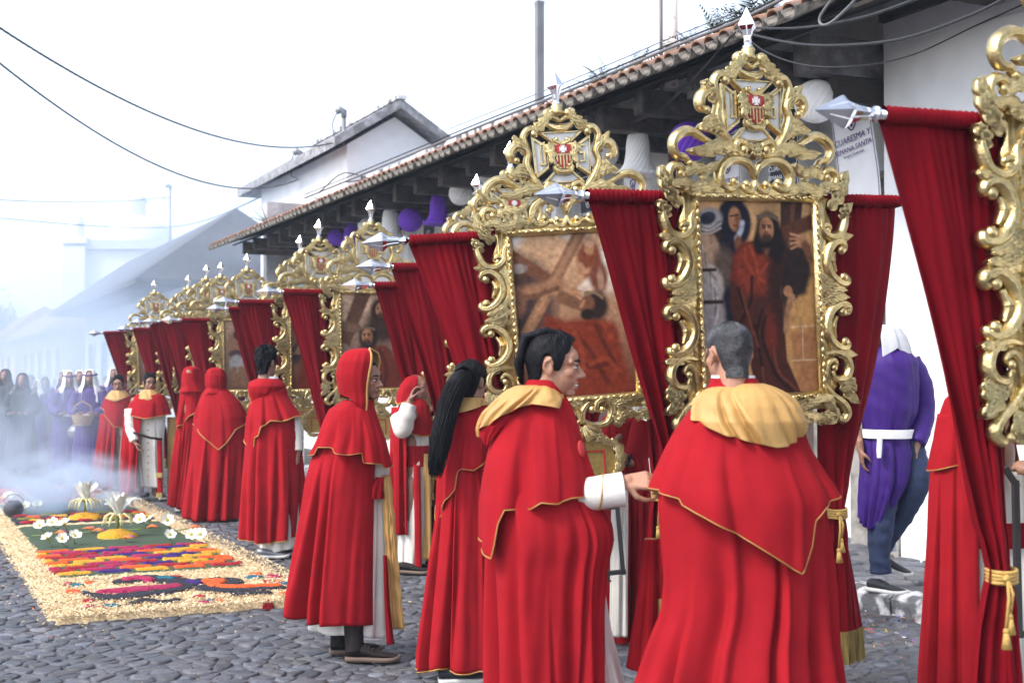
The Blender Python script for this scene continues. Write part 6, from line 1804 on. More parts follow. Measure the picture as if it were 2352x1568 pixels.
# ---- carrier behind the second standard (dark red cape, wrist watch)
i_ = P(1440, 7.95, 'carrier half hidden behind the hanging cartouche, dark cape, wrist watch showing')
hm = hmat(i_.q(1420, 880, 0.1), 170, 0, 0, 0.95)
basic_body(i_, hm, i_.Z(960), byaw=60, torso=0.7, voxel=0.012, arms=[((0.1, -0.15, i_.Z(985)), i_.q(1445, 1075, -0.2), i_.q(1424, 1050, -0.3))],
           hands=[dict(wrist=i_.q(1424, 1052, -0.3), dirv=(-0.6, -0.2, 0.5), palm=(-1, 0.2, -0.4), curl=0.9, thumb_side=1)])
hair_cap(i_.t, hm, lambda az: 38 - 26 * float(sstep(18, 48, az)) - 48 * float(sstep(50, 64, az)) + 38 * float(sstep(76, 88, az)) - 80 * float(sstep(98, 122, az)), lambda az, el: 0.01, HAIR, 5, 0.2)
drape(i_, 'cape', [(950, 1395, 1450), (975, 1375, 1470), (1030, 1368, 1486), (1100, 1366, 1492), (1250, 1362, 1494), (1480, 1352, 1496)], LINED, th=(-178, 178), hem=[(1352, 1478), (1420, 1482), (1496, 1480)], N=15, amp=(0.01, 0.04), seed=4, dep=(0.7, 0.75), low=0.012)
drape(i_, 'shoulder_cape', [(945, 1398, 1446), (965, 1380, 1468), (1000, 1370, 1486), (1040, 1366, 1494)], LINED, hem=[(1366, 1042), (1440, 1050), (1494, 1040)], N=8, amp=(0, 0.02), seed=6, dep=(0.75, 0.78), trim=TRIM, low=0.01)
drape(i_, 'tunic', [(1080, 1398, 1434), (1200, 1396, 1434), (1440, 1394, 1432)], ALB, N=6, amp=(0.004, 0.015), seed=4, dep=(0.8, 0.8), low=0.006, yo=-0.22)
sleeve(i_, 'sleeve', [(0.1, -0.13, i_.Z(975)), i_.q(1460, 1030, -0.18), i_.q(1447, 1074, -0.2), i_.q(1436, 1062, -0.27)], [0.085, 0.075, 0.07, 0.05], RED, 3, 0.1)
mb = MB(); c_ = i_.q(1434, 1056, -0.28)
mb.tube([c_ + Vector((0.012 * math.cos(t), 0.032 * math.sin(t), 0.032 * math.cos(t))) for t in np.linspace(0, 2 * pi, 19)[:-1]], 0.008, 6, closed=True)
mb.ell(c_ + Vector((-0.01, -0.032, 0.012)), (0.018, 0.007, 0.018), 10, 7); mb.obj('wrist_watch', LEATHER, i_.t)
# black carrying frame leaning in front of him
fp = P(1408, 7.6, 'x'); bpy.data.objects.remove(fp.t)
fr0 = thing('carrying_frame', at(1410, 1400, 7.55) * 1, 'black metal frame hanging beside the smiling man, corner showing', 'frame')
fr0.location.z = 0
def frame_bars(t, o, pts):
    for p0, p1, r_ in pts:
        mb = MB(); d2 = (p1 - p0); L = d2.length
        q = d2.to_track_quat('Z', 'Y').to_matrix()
        mb.box((p0 + p1) / 2 - o, (r_, r_ * 0.7, L / 2 + r_ * 0.9), rot=q)
        mb.obj('bar', CABLE, t, smooth=False)
frame_bars(fr0, fr0.location, [(at(1418, 1165, 7.5), at(1431, 1312, 7.5), 0.017), (at(1431, 1312, 7.5), at(1360, 1320, 7.5), 0.017), (at(1418, 1165, 7.5), at(1370, 1168, 7.5), 0.012)])
mb = MB(); mb.tube([at(1396, 1318, 7.5) - fr0.location, at(1397, 1332, 7.5) - fr0.location, at(1404, 1334, 7.5) - fr0.location], 0.006, 6); mb.obj('hook', CABLE, fr0)

# ---- carrier at the frame edge
j = P(2260, 5.35, 'carrier behind the nearest curtain, red cape, greyish tunic, dark sash')
hm = hmat(j.q(2240, 800, 0), 100, 0, 0, 0.95)
basic_body(j, hm, j.Z(905), voxel=0.012, arms=[((0.15, -0.1, j.Z(940)), j.q(2375, 1090, -0.15), j.q(2338, 1085, -0.3))],
           hands=[dict(wrist=j.q(2345, 1082, -0.3), dirv=(-0.8, -0.1, 0.3), palm=(-0.3, 0.2, -1), curl=0.8, thumb_side=-1)])
drape(j, 'cape', [(950, 2155, 2330), (1040, 2140, 2345), (1150, 2132, 2355), (1300, 2125, 2365), (1568, 2112, 2385), (1700, 2105, 2390)], LINED, th=(60, 258), hem=[(2100, 1690), (2250, 1695), (2390, 1690)], N=15, amp=(0.006, 0.04), seed=3, dep=(0.6, 0.65), low=0.014)
drape(j, 'shoulder_cape', [(890, 2205, 2275), (915, 2170, 2310), (950, 2158, 2332), (1010, 2145, 2350), (1070, 2133, 2365), (1130, 2128, 2370)], LINED, th=(20, 275), hem=[(2126, 1080), (2135, 1078), (2160, 1068), (2178, 1062), (2190, 1120), (2370, 1120)], N=9, amp=(0, 0.03), seed=8, dep=(0.66, 0.7), trim=TRIM, low=0.012, tl=0.0026)
drape(j, 'tunic', [(1080, 2200, 2350), (1200, 2185, 2355), (1260, 2185, 2358), (1400, 2180, 2365), (1568, 2170, 2375), (1690, 2165, 2380)], ALB, N=12, amp=(0.006, 0.03), seed=5, dep=(0.55, 0.6), low=0.012)
drape(j, 'sash', [(1195, 2182, 2358), (1225, 2182, 2360), (1252, 2182, 2360)], VELVET, N=8, amp=(0.002, 0.006), seed=7, dep=(0.6, 0.6), low=0.006)
for fx in (2215, 2300): shoe(j, (j.X(fx), 0, 0), 90, LEATHER, SOLE_B)
fr1 = thing('carrying_frame', at(2350, 1300, 5.0), 'black metal frame at the photo edge before the greyish tunic', 'frame')
fr1.location.z = 0
frame_bars(fr1, fr1.location, [(at(2332, 1110, 5.0), at(2340, 1455, 5.0), 0.015), (at(2340, 1455, 5.0), at(2420, 1458, 5.0), 0.015), (at(2312, 1080, 5.0), at(2332, 1110, 5.0), 0.014)])

# ---- walker in purple on the pavement
w = P(2045, 8.95, 'man in purple tunic, white belt, headcloth and jeans striding on the pavement', z=0.115)
hm = hmat(w.q(2004, 800, 0.0), -105, -4, 0, 0.97)
el_, wr_ = w.q(2122, 945, 0.0), w.q(2094, 1022, -0.1)
basic_body(w, hm, w.Z(815), voxel=0.010, legs=False, tint=dict(base=(0.28, 0.14, 0.09)), arms=[(w.q(2092, 850, 0.0), el_, wr_), (w.q(1975, 850, 0.0), w.q(1955, 945, 0), w.q(1965, 1030, -0.1))],
           hands=[dict(wrist=wr_, dirv=(-0.05, 0.1, -1), palm=(-1, 0.2, 0), curl=0.3, thumb_side=1), dict(wrist=w.q(1965, 1030, -0.1), dirv=(0.1, 0, -1), palm=(1, 0, 0), curl=0.4)],
           extra=lambda mb: (capsule(mb, w.q(2040, 1010, 0.0), 0.085, w.q(2020, 1150, -0.06), 0.06), capsule(mb, w.q(2020, 1150, -0.06), 0.055, w.q(2012, 1305, -0.04), 0.04), capsule(mb, w.q(2068, 1010, 0.0), 0.085, w.q(2098, 1110, -0.05), 0.06), capsule(mb, w.q(2098, 1110, -0.05), 0.055, w.q(2040, 1255, 0.12), 0.04)))
face_parts(w.t, hm)
sleeve(w, 'jeans', [w.q(2075, 1000, 0.0), w.q(2090, 1060, -0.03), w.q(2097, 1110, -0.06), w.q(2072, 1180, 0.02), w.q(2046, 1225, 0.08), w.q(2032, 1258, 0.12)], [0.11, 0.105, 0.088, 0.075, 0.07, 0.066], DENIM, 2, 0.10)
sleeve(w, 'jeans', [w.q(2040, 1010, 0.0), w.q(2024, 1100, -0.05), w.q(2018, 1180, -0.07), w.q(2010, 1250, -0.06), w.q(2014, 1312, -0.05)], [0.11, 0.095, 0.085, 0.078, 0.068], DENIM, 7, 0.13)
drape(w, 'tunic', [(795, 2000, 2062), (808, 1985, 2088), (830, 1972, 2106), (880, 1972, 2108), (940, 1975, 2104), (985, 1980, 2086), (1000, 1978, 2086), (1040, 1974, 2092), (1100, 1970, 2082), (1150, 1968, 2058), (1200, 1968, 2030)], PURPLE, hem=[(1966, 1196), (1985, 1212), (2010, 1205), (2035, 1172), (2055, 1135), (2078, 1075), (2095, 1020)], N=12, amp=(0.002, 0.026), seed=5, dep=(0.8, 1.15), yo=-0.03, low=0.012, diag=0.002, twist=0.5, nth=260)
sleeve(w, 'sleeve', [w.q(2088, 830, 0.0), w.q(2114, 880, 0.0), w.q(2120, 945, 0.0), w.q(2106, 990, -0.06), w.q(2094, 1018, -0.1)], [0.08, 0.078, 0.076, 0.07, 0.06], PURPLE, 3, 0.07)
sleeve(w, 'tunic_tail', [w.q(2088, 1000, 0.08), w.q(2112, 1040, 0.10), w.q(2118, 1080, 0.1), w.q(2112, 1120, 0.1)], [0.05, 0.07, 0.06, 0.01], PURPLE, 5, 0.2)
drape(w, 'belt', [(984, 1974, 2092), (994, 1973, 2092), (1004, 1972, 2091)], WHITEC, N=5, amp=(0.002, 0.005), seed=3, dep=(1.08, 1.08), yo=-0.03, low=0.004, diag=0.002)
drape(w, 'belt_end', [(1000, 1992, 2004), (1030, 1990, 2002), (1046, 1991, 2000)], WHITEC, N=2, amp=(0.001, 0.003), seed=3, dep=(0.4, 0.4), low=0.002, yo=-0.23)
drape(w, 'headcloth', [(748, 2000, 2052), (754, 1985, 2068), (775, 1975, 2082), (795, 1972, 2090), (815, 1970, 2095), (840, 1970, 2102)], M('grey_white_cloth', (0.52, 0.53, 0.57), 0.85, var=0.08), th=(-110, 200), hem=[(1985, 835), (2050, 800), (2075, 815), (2098, 836)], N=8, amp=(0.001, 0.012), seed=6, dep=(0.95, 0.9), low=0.01)
mb = MB(); mb.ell(w.q(2026, 753, 0), (0.075, 0.07, 0.022), 16, 10); mb.obj('headcloth_top', WHITEC, w.t)
drape(w, 'cloth_end', [(1200, 2058, 2078), (1240, 2054, 2074), (1272, 2056, 2078)], WHITEC, N=3, amp=(0.002, 0.006), seed=3, dep=(0.3, 0.3), low=0.004, yo=0.18)
shoe(w, (w.X(2008), -0.05, 0.0), -48, BLACKC, SOLE_W, 0.29, lace=BLACKC); shoe(w, w.q(2040, 1300, 0.16), -42, BLACKC, SOLE_W, 0.28, pitch=14)

# ---- penitents in the smoke
def penitent(name_label, robe, cloth, group=None, basket=False, hood=None, belt=None):
    """figure about 1.68 m tall built round its own origin, facing the camera"""
    p = P(CX, 20.0, name_label, group)
    k = p.k
    Y = lambda z: HZ - (z - CH) * k
    Xp = lambda x: CX + x * k
    hm = hmat((0, -0.02, 1.555), -90, -4, 0, 0.9)
    arms = [((0.17, -0.02, 1.33), (0.24, -0.06, 1.08), (0.14, -0.26, 1.0)), ((-0.17, -0.02, 1.33), (-0.24, -0.06, 1.08), (-0.14, -0.26, 1.0))]
    basic_body(p, hm, 1.40, voxel=0.014, tint=dict(base=(0.27, 0.14, 0.1)), arms=arms, hands=[dict(wrist=a_[2], dirv=(-0.6 * (1 if a_[2][0] > 0 else -1), -0.8, 0.0), palm=(0, 0.3, 1), curl=0.5, thumb_side=(1 if a_[2][0] > 0 else -1)) for a_ in arms])
    row = lambda z, w: (Y(z), Xp(-w), Xp(w))
    drape(p, 'robe', [row(1.42, 0.07), row(1.38, 0.17), row(1.3, 0.22), row(1.05, 0.215), row(0.9, 0.20), row(0.5, 0.25), row(0.06, 0.29)], robe, N=13, amp=(0.004, 0.035), seed=4, dep=(0.62, 0.75), low=0.015, nz=36, nth=120)
    for s_, a_ in zip((1, -1), arms):
        sleeve(p, 'sleeve', [(s_ * 0.17, -0.02, 1.33), (s_ * 0.25, -0.05, 1.1), (s_ * 0.19, -0.18, 1.03), (s_ * 0.145, -0.25, 1.0)], [0.085, 0.08, 0.085, 0.075], robe, 3, 0.1, n=14, k=20)
    hd_ = drape(p, 'headcloth', [row(1.685, 0.03), row(1.68, 0.065), row(1.62, 0.098), row(1.55, 0.108), row(1.45, 0.125), row(1.38, 0.17), row(1.2, 0.2)], cloth, th=(-58, 238), hem=[(Xp(-0.2), Y(1.12)), (Xp(-0.1), Y(1.2)), (Xp(0.1), Y(1.2)), (Xp(0.2), Y(1.12))], N=12, amp=(0.0, 0.025), seed=6, dep=(1.0, 0.75), low=0.008, nz=36, nth=110)
    mb = MB(); mb.ell((0, 0, 1.675), (0.06, 0.06, 0.02), 14, 8); mb.obj('headcloth_top', cloth, p.t)
    if hood is not None:
        mb = MB(); mb.tube([(0.105 * math.cos(t), 0.105 * math.sin(t), 1.61 + 0.015 * math.sin(t)) for t in np.linspace(0, 2 * pi, 25)[:-1]], 0.012, 6, closed=True); mb.obj('head_band', hood, p.t)
    if belt is not None:
        drape(p, 'belt', [row(1.0, 0.208), row(0.95, 0.206)], belt, N=4, amp=(0, 0.002), seed=3, dep=(0.72, 0.72), low=0.002, nz=4, nth=60)
    for s_ in (-1, 1): shoe(p, (s_ * 0.1, -0.05, 0), -90, BLACKC, SOLE_B)
    return p.t
def copy_tree(o, parent=None):
    c_ = o.copy(); COL.objects.link(c_)
    if parent is not None: c_.parent = parent
    for ch_ in list(o.children): copy_tree(ch_, c_)
    return c_
def put(o, px, d, rz=0.0, s=1.0, label=None, group=None):
    o.location = ((px - CX) / F * d, d, 0); o.rotation_euler = (0, 0, R(rz)); o.scale = (s, s, s)
    if label: o['label'] = label
    if group: o['group'] = group
    return o
GP = 'penitents walking in the smoky street'
pA = penitent('penitent in purple robe and white headcloth carrying a wicker basket', PURPLE, WHITEC, GP, hood=PURPLE, belt=WHITEC)
put(pA, 207, 20.3, 8, 1.0)
pB = put(copy_tree(pA), 160, 21.0, 20, 0.99, 'penitent in purple robe and white headcloth swinging a metal censer')
pC = penitent('woman in black dress and long black veil standing in the smoke', BLACKC, BLACKC, GP)
put(pC, 52, 21.5, 5, 0.97)
put(copy_tree(pC), 8, 27.5, -5, 0.95, 'second veiled woman in black, half hidden at the photo edge')
put(copy_tree(pC), 104, 28.5, 12, 0.93, 'veiled figure in dark clothes just behind the woman in black')
pD = penitent('distant penitent in white cloth lost in the smoke', PURPLE, WHITEC, 'distant crowd of penitents')
cr_ = random.Random(8)
spots = []
for k in range(34):
    spots.append((cr_.uniform(-60, 262), 23.5 + k * 0.75 + cr_.uniform(-0.4, 0.4)))
put(pD, 186, 22.4, 0, 1.0, 'penitent with white headcloth showing between the basket carrier and censer bearer', GP)
for k, (px, d) in enumerate(spots):
    c_ = copy_tree(pD if k % 9 else pC)
    put(c_, px, d, cr_.uniform(-30, 30), cr_.uniform(0.9, 1.04), 'distant penitent in white headcloth lost in the smoke' if k % 9 else 'distant veiled figure in black lost in the smoke', 'distant crowd of penitents')
# ================================================================== sawdust carpet
SAW = lambda n, c: M(n, c, 0.95, var=0.32, vs=70, bump=1.0, bs=110, bd=0.012)
S_CREAM, S_GREEN = SAW('cream_sawdust', (0.68, 0.52, 0.31)), SAW('green_sawdust', (0.045, 0.075, 0.04))
S_MAG, S_YEL, S_RED, S_PUR, S_ORA = SAW('magenta_sawdust', (0.32, 0.012, 0.07)), SAW('yellow_sawdust', (0.58, 0.30, 0.02)), SAW('red_sawdust', (0.30, 0.006, 0.015)), SAW('violet_sawdust', (0.035, 0.008, 0.13)), SAW('orange_sawdust', (0.62, 0.09, 0.012))
S_BLK, S_BLU, S_OLV = SAW('black_sawdust', (0.014, 0.014, 0.025)), SAW('blue_sawdust', (0.006, 0.11, 0.17)), SAW('olive_sawdust', (0.14, 0.15, 0.02))
cc = W((CA0 + CA1) / 2, (CL0 + CL1) / 2)
carpet = thing('sawdust_carpet', cc, 'long carpet of coloured sawdust and flowers laid over the cobbles', 'carpet', rz=ST_YAW)
cA, cL = (CA0 + CA1) / 2, (CL0 + CL1) / 2
def n2(a_, l_, s_, k=0.0): return noise.noise(Vector((a_ * s_, l_ * s_, k)))
def mound(name, m, box, mask, h, z0=0.012, step=0.03, parent=None, rough=0.006):
    a0, a1, l0, l1 = box
    na, nl = int((a1 - a0) / step) + 2, int((l1 - l0) / step) + 2
    idx, v, f = {}, [], []
    K = np.zeros((na, nl))
    for i in range(na):
        for k in range(nl): K[i, k] = mask(a0 + i * step, l0 + k * step)
    def vid(i, k):
        if (i, k) not in idx:
            a_, l_ = a0 + i * step, l0 + k * step
            w = max(0.0, min(1.0, K[i, k]))
            z = z0 - 0.05 * (K[i, k] <= 0) + h * (w ** 0.5) + rough * n2(a_, l_, 40, 3) * (w > 0) + rough * n2(a_, l_, 14, 5) * (w > 0)
            idx[i, k] = len(v)
            v.append((l_ - cL + rough * n2(a_, l_, 30, 8), a_ - cA + rough * n2(a_, l_, 30, 9), z))
        return idx[i, k]
    for i in range(na - 1):
        for k in range(nl - 1):
            if max(K[i, k], K[i + 1, k], K[i, k + 1], K[i + 1, k + 1]) > 0:
                f.append((vid(i, k), vid(i, k + 1), vid(i + 1, k + 1), vid(i + 1, k)))
    return obj(name, mesh(name, v, f, m), parent or carpet)
def edge(a_, l_, d):               # distance inside a rectangle with a ragged border
    return d + 0.05 * n2(a_, l_, 6, 1) + 0.03 * n2(a_, l_, 17, 2)
def rect(a0, a1, l0, l1, soft=0.04, rag=1.0):
    def g(a_, l_):
        d = min(a_ - a0, a1 - a_, l_ - l0, l1 - l_)
        return (d + rag * (0.03 * n2(a_, l_, 8, 1) + 0.025 * n2(a_, l_, 20, 2))) / soft
    return g
INL0, INL1 = CL0 + 0.19, CL1 - 0.19
mound('border', S_CREAM, (CA0 - 0.1, CA1 + 0.1, CL0 - 0.1, CL1 + 0.1), lambda a_, l_: rect(CA0, CA1, CL0, CL1, 0.06)(a_, l_), 0.022, step=0.04)
mound('green_bed', S_GREEN, (10.5, 17.0, INL0 - 0.1, INL1 + 0.1), rect(10.52, 16.9, INL0, INL1), 0.010, z0=0.033, step=0.04)
cols = [S_MAG, S_YEL, S_RED, S_PUR, S_ORA]
pr = random.Random(6)
for r_ in range(10):
    for k in range(6):
        off = (r_ % 3) * 0.10
        l0 = INL0 + k * 0.295 - off + 0.01
        l1 = l0 + 0.262
        l0, l1 = max(l0, INL0 - 0.02), min(l1, INL1 + 0.02)
        if l1 - l0 < 0.09: continue
        a0 = 10.60 + r_ * 0.158
        mound('sawdust_block', cols[(r_ * 2 + k * 3 + pr.choice((0, 0, 1))) % 5], (a0 - 0.04, a0 + 0.175, l0 - 0.04, l1 + 0.04), rect(a0, a0 + 0.112, l0, l1, 0.016, 0.45), 0.013, z0=0.044, step=0.016)
# figures in the near panel: two birds in magenta and orange outlined in black, scattered tufts
def blob(name, m, pts, w, h=0.02, z0=0.036, step=0.022):
    C = [gd(x, y) for x, y in pts]
    A = [(UA[0] * q.x + UA[1] * q.y, NA[0] * q.x + NA[1] * q.y) for q in C]
    A = crom(A, max(4, len(A) * 5)) if len(A) > 1 else np.array(A)
    ww = w if isinstance(w, (list, tuple)) else [w]
    wi = np.interp(np.linspace(0, 1, len(A)), np.linspace(0, 1, len(ww)), ww)
    def g(a_, l_):
        d = (wi - np.hypot((A[:, 0] - a_) * 0.8, A[:, 1] - l_)).max()
        return (d + 0.016 * n2(a_, l_, 22, 4)) / 0.03
    mw = max(ww) * 1.3 + 0.05
    return mound(name, m, (A[:, 0].min() - mw, A[:, 0].max() + mw, A[:, 1].min() - mw, A[:, 1].max() + mw), g, h, z0, step)
T1 = lambda L: [(x * 0.3418, 1033.6 + y * 0.3418) for x, y in L]
blob('bird_outline', S_BLK, T1([(590, 1005), (760, 1030), (1000, 1000), (1200, 960), (1190, 920), (1000, 900), (830, 920)]), [0.05, 0.09, 0.11, 0.12, 0.12, 0.12, 0.09])
blob('bird_body', S_MAG, T1([(680, 1000), (900, 985), (1180, 960)]), [0.04, 0.07, 0.06], z0=0.05)
blob('bird_wing', S_MAG, T1([(850, 915), (940, 905), (1010, 915)]), [0.05, 0.07, 0.05], z0=0.05)
blob('bird_throat', S_BLU, T1([(1080, 905), (1150, 908)]), 0.04, z0=0.05)
blob('bird_outline', S_BLK, T1([(880, 1070), (980, 1050), (1080, 1060), (1190, 1045)]), [0.04, 0.06, 0.04, 0.05])
blob('bird_outline', S_BLK, T1([(1250, 930), (1400, 915), (1540, 915), (1560, 940), (1400, 965), (1600, 985), (1880, 960)]), [0.07, 0.10, 0.10, 0.08, 0.11, 0.08, 0.06])
blob('bird_outline', S_BLK, T1([(1580, 1015), (1700, 1000), (1800, 1000)]), [0.03, 0.06, 0.04])
blob('bird_body', S_ORA, T1([(1390, 925), (1480, 925), (1440, 955), (1600, 965), (1860, 955)]), [0.05, 0.06, 0.06, 0.05, 0.04], z0=0.05)
blob('bird_throat', S_PUR, T1([(1270, 930), (1320, 935)]), 0.045, z0=0.05)
for (x, y, m_, w_) in ((520, 940, S_BLU, 0.07), (600, 925, S_ORA, 0.05), (455, 932, S_MAG, 0.05), (490, 985, S_ORA, 0.07), (560, 985, S_BLU, 0.03), (600, 1048, S_RED, 0.06), (600, 1085, S_MAG, 0.05), (745, 1085, S_BLU, 0.08), (690, 1095, S_ORA, 0.03), (1180, 885, S_RED, 0.06), (1430, 900, S_RED, 0.04), (1710, 885, S_BLU, 0.11), (1720, 862, S_ORA, 0.06), (1840, 880, S_MAG, 0.09), (1800, 915, S_RED, 0.05), (1870, 915, S_ORA, 0.04), (1900, 930, S_BLU, 0.06), (1340, 1020, S_RED, 0.06), (1370, 1060, S_MAG, 0.06), (1415, 1048, S_BLU, 0.05), (1475, 1050, S_ORA, 0.05), (1800, 1048, S_RED, 0.03), (1915, 1000, S_ORA, 0.05)):
    blob('sawdust_tuft', m_, T1([(x - 10, y), (x + 10, y)]), min(w_, 0.08) * 0.75, 0.016)
# patterned band and far stripes
mound('dark_band', S_BLK, (14.3, 15.4, INL0 - 0.1, INL1 + 0.1), rect(14.38, 15.3, INL0 + 0.02, INL1 - 0.02), 0.012, z0=0.043, step=0.04)
for r_ in range(5):
    for k in range(5):
        m_ = (S_RED, S_YEL, S_OLV, S_ORA)[(r_ + k * 2) % 4]
        l0 = INL0 + 0.06 + k * 0.285 + (0.1 if r_ % 2 else 0)
        mound('pattern_tuft', m_, (14.4 + r_ * 0.18 - 0.05, 14.4 + r_ * 0.18 + 0.2, l0 - 0.05, l0 + 0.25), rect(14.42 + r_ * 0.18, 14.54 + r_ * 0.18, l0, min(l0 + 0.17, INL1), 0.03), 0.02, z0=0.052, step=0.028)
mound('cream_line', S_CREAM, (14.1, 14.4, INL0 - 0.05, INL1 + 0.05), rect(14.2, 14.3, INL0, INL1, 0.03), 0.012, z0=0.044)
for r_, m_ in enumerate((S_ORA, S_RED, S_YEL, S_RED, S_MAG, S_ORA, S_RED, S_PUR)):
    a0 = 17.0 + r_ * 0.33
    for k in range(3):
        mound('far_stripe', m_ if (k + r_) % 3 else S_RED, (a0 - 0.05, a0 + 0.3, INL0 + k * 0.48 - 0.05, INL0 + k * 0.48 + 0.5), rect(a0, a0 + 0.24, INL0 + k * 0.48, INL0 + k * 0.48 + 0.44), 0.02, z0=0.036, step=0.045)
# loose shavings
fv, ff, ft = [], [], []
sr = random.Random(17)
def shaving(a_, l_, z, c, s0=0.005, s1=0.012):
    k = len(fv)
    d1 = Vector((sr.gauss(0, 1), sr.gauss(0, 1), sr.gauss(0, 0.5))).normalized() * sr.uniform(s0, s1)
    d2 = Vector((sr.gauss(0, 1), sr.gauss(0, 1), sr.gauss(0, 0.5))).normalized() * sr.uniform(s0, s1) * 0.5
    p_ = Vector((l_ - cL, a_ - cA, z))
    fv.extend([p_ - d1 - d2, p_ + d1 - d2, p_ + d1 + d2 * 1.3, p_ - d1 + d2])
    ff.append((k, k + 1, k + 2, k + 3))
    t = sr.uniform(0.6, 1.25)
    ft.extend([tuple(min(1, q * t) for q in c)] * 4)
n_ = 0
while n_ < 26000:
    a_ = CA0 - 0.05 + (sr.random() ** 1.5) * (CA1 - CA0)
    l_ = sr.uniform(CL0 - 0.07, CL1 + 0.07)
    bd_ = a_ < 10.5 or l_ < INL0 + 0.02 or l_ > INL1 - 0.02
    if not bd_: continue
    shaving(a_, l_, 0.036 + sr.uniform(0, 0.014), (0.70, 0.55, 0.34))
    n_ += 1
PC = [(0.32, 0.012, 0.07), (0.58, 0.30, 0.02), (0.30, 0.006, 0.015), (0.035, 0.008, 0.13), (0.62, 0.09, 0.012)]
for k in range(2500):
    a_, l_ = sr.uniform(8.0, 16), sr.uniform(CL0 - 0.8, CL1 + 0.5)
    if CL0 - 0.05 < l_ < CL1 + 0.05 and a_ > CA0: continue
    if sr.random() < 0.75 and min(abs(l_ - CL0), abs(l_ - CL1)) > 0.25: continue
    shaving(a_, l_, sr.uniform(0.004, 0.014), PC[k % 5] if sr.random() < 0.3 else (0.5, 0.38, 0.22), 0.005, 0.012)
o = obj('shavings', mesh('shavings', fv, ff, FLAKE, smooth=False, tint=np.array(ft)), carpet)
o['kind'] = 'stuff'
# confetti, petals and straw among the stones by the kerb
fv, ff, ft = [], [], []
cL_, cA_ = cL, cA
for k in range(900):
    l_ = 5.98 - abs(sr.gauss(0, 0.5)); a_ = sr.uniform(5.5, 11)
    shaving(a_, l_, sr.uniform(0.003, 0.012), ((0.6, 0.35, 0.02), (0.45, 0.02, 0.04), (0.1, 0.03, 0.4), (0.7, 0.7, 0.7), (0.02, 0.3, 0.3), (0.6, 0.15, 0.02))[k % 6], 0.004, 0.013)
for k in range(500):
    l_ = sr.uniform(-2.5, 5.5); a_ = sr.uniform(5.5, 10)
    shaving(a_, l_, sr.uniform(0.0, 0.008), (0.30, 0.29, 0.16), 0.002, 0.004) if False else None
    k0 = len(fv); an = sr.uniform(0, 6.28); L_ = sr.uniform(0.03, 0.09)
    d1 = Vector((math.cos(an), math.sin(an), 0)) * L_; d2 = Vector((-math.sin(an), math.cos(an), 0)) * 0.0012
    p_ = Vector((l_ - cL, a_ - cA, sr.uniform(0.004, 0.014)))
    fv.extend([p_ - d1 - d2, p_ + d1 - d2, p_ + d1 + d2, p_ - d1 + d2]); ff.append((k0, k0 + 1, k0 + 2, k0 + 3)); ft.extend([(0.32, 0.31, 0.20)] * 4)
lit = obj('confetti', mesh('confetti', fv, ff, FLAKE, smooth=False, tint=np.array(ft)), None, loc=cc, rot=(0, 0, ST_YAW))
tag(lit, 'scattered confetti, petals and straw among the cobbles beside the kerb', 'litter', kind='stuff')

# ================================================================== flowers on the carpet
PETAL = M('white_petal', (0.80, 0.80, 0.74), 0.6, var=0.04, vs=20, sub=0.1)
THROAT = M('yellow_throat', (0.55, 0.50, 0.12), 0.6)
STEMG = M('green_stem', (0.14, 0.20, 0.05), 0.7)
FILAM = M('pale_filament', (0.72, 0.68, 0.34), 0.6)
BOPO, BOPB = M('orange_bract', (0.68, 0.16, 0.02), 0.5), M('blue_bract', (0.08, 0.08, 0.42), 0.5)
def petal_mesh(L, w, curve, base, name, mat_, n=8):
    v, f = [], []
    for i in range(n + 1):
        u = i / n
        x = base + math.sin(u * curve) * L / curve * (1.0)
        z = (1 - math.cos(u * curve)) * -L / curve * 0.6 + u * L * 0.75
        ww = w * math.sin(pi * (0.12 + 0.88 * u)) ** 0.7 * (1 if u < 1 else 0.3)
        for s_ in (-1, -0.5, 0, 0.5, 1):
            v.append((x, s_ * ww, z + 0.25 * w * abs(s_) + 0.08 * w * math.sin(u * 9 + s_ * 2)))
    for i in range(n):
        for k in range(4):
            f.append((i * 5 + k, (i + 1) * 5 + k, (i + 1) * 5 + k + 1, i * 5 + k + 1))
    return mesh(name, v, f, mat_)
PM = petal_mesh(0.085, 0.024, 1.5, 0.008, 'petal', PETAL)
TRUMPET = MB().lathe([(0.006, -0.05), (0.008, -0.02), (0.014, 0.0), (0.018, 0.012), (0.002, 0.004)], n=12).mesh('throat', THROAT)
STAM = MB()
for k in range(5):
    t = k * 2 * pi / 5
    STAM.tube([(0, 0, 0), (0.012 * math.cos(t), 0.012 * math.sin(t), 0.04), (0.022 * math.cos(t), 0.022 * math.sin(t), 0.062)], 0.0018, 5); STAM.ell((0.022 * math.cos(t), 0.022 * math.sin(t), 0.063), (0.005, 0.003, 0.003), 6, 4)
STAM = STAM.mesh('stamens', THROAT)
lr_ = random.Random(21)
LIL = [(265, 575), (350, 555), (432, 565), (318, 665), (415, 672), (500, 650), (940, 530), (1010, 538), (1122, 535), (1140, 642), (1285, 640), (1348, 640), (765, 405), (800, 415), (850, 410), (885, 400), (165, 435), (248, 425), (55, 360), (95, 370), (660, 372), (700, 370), (735, 425)]
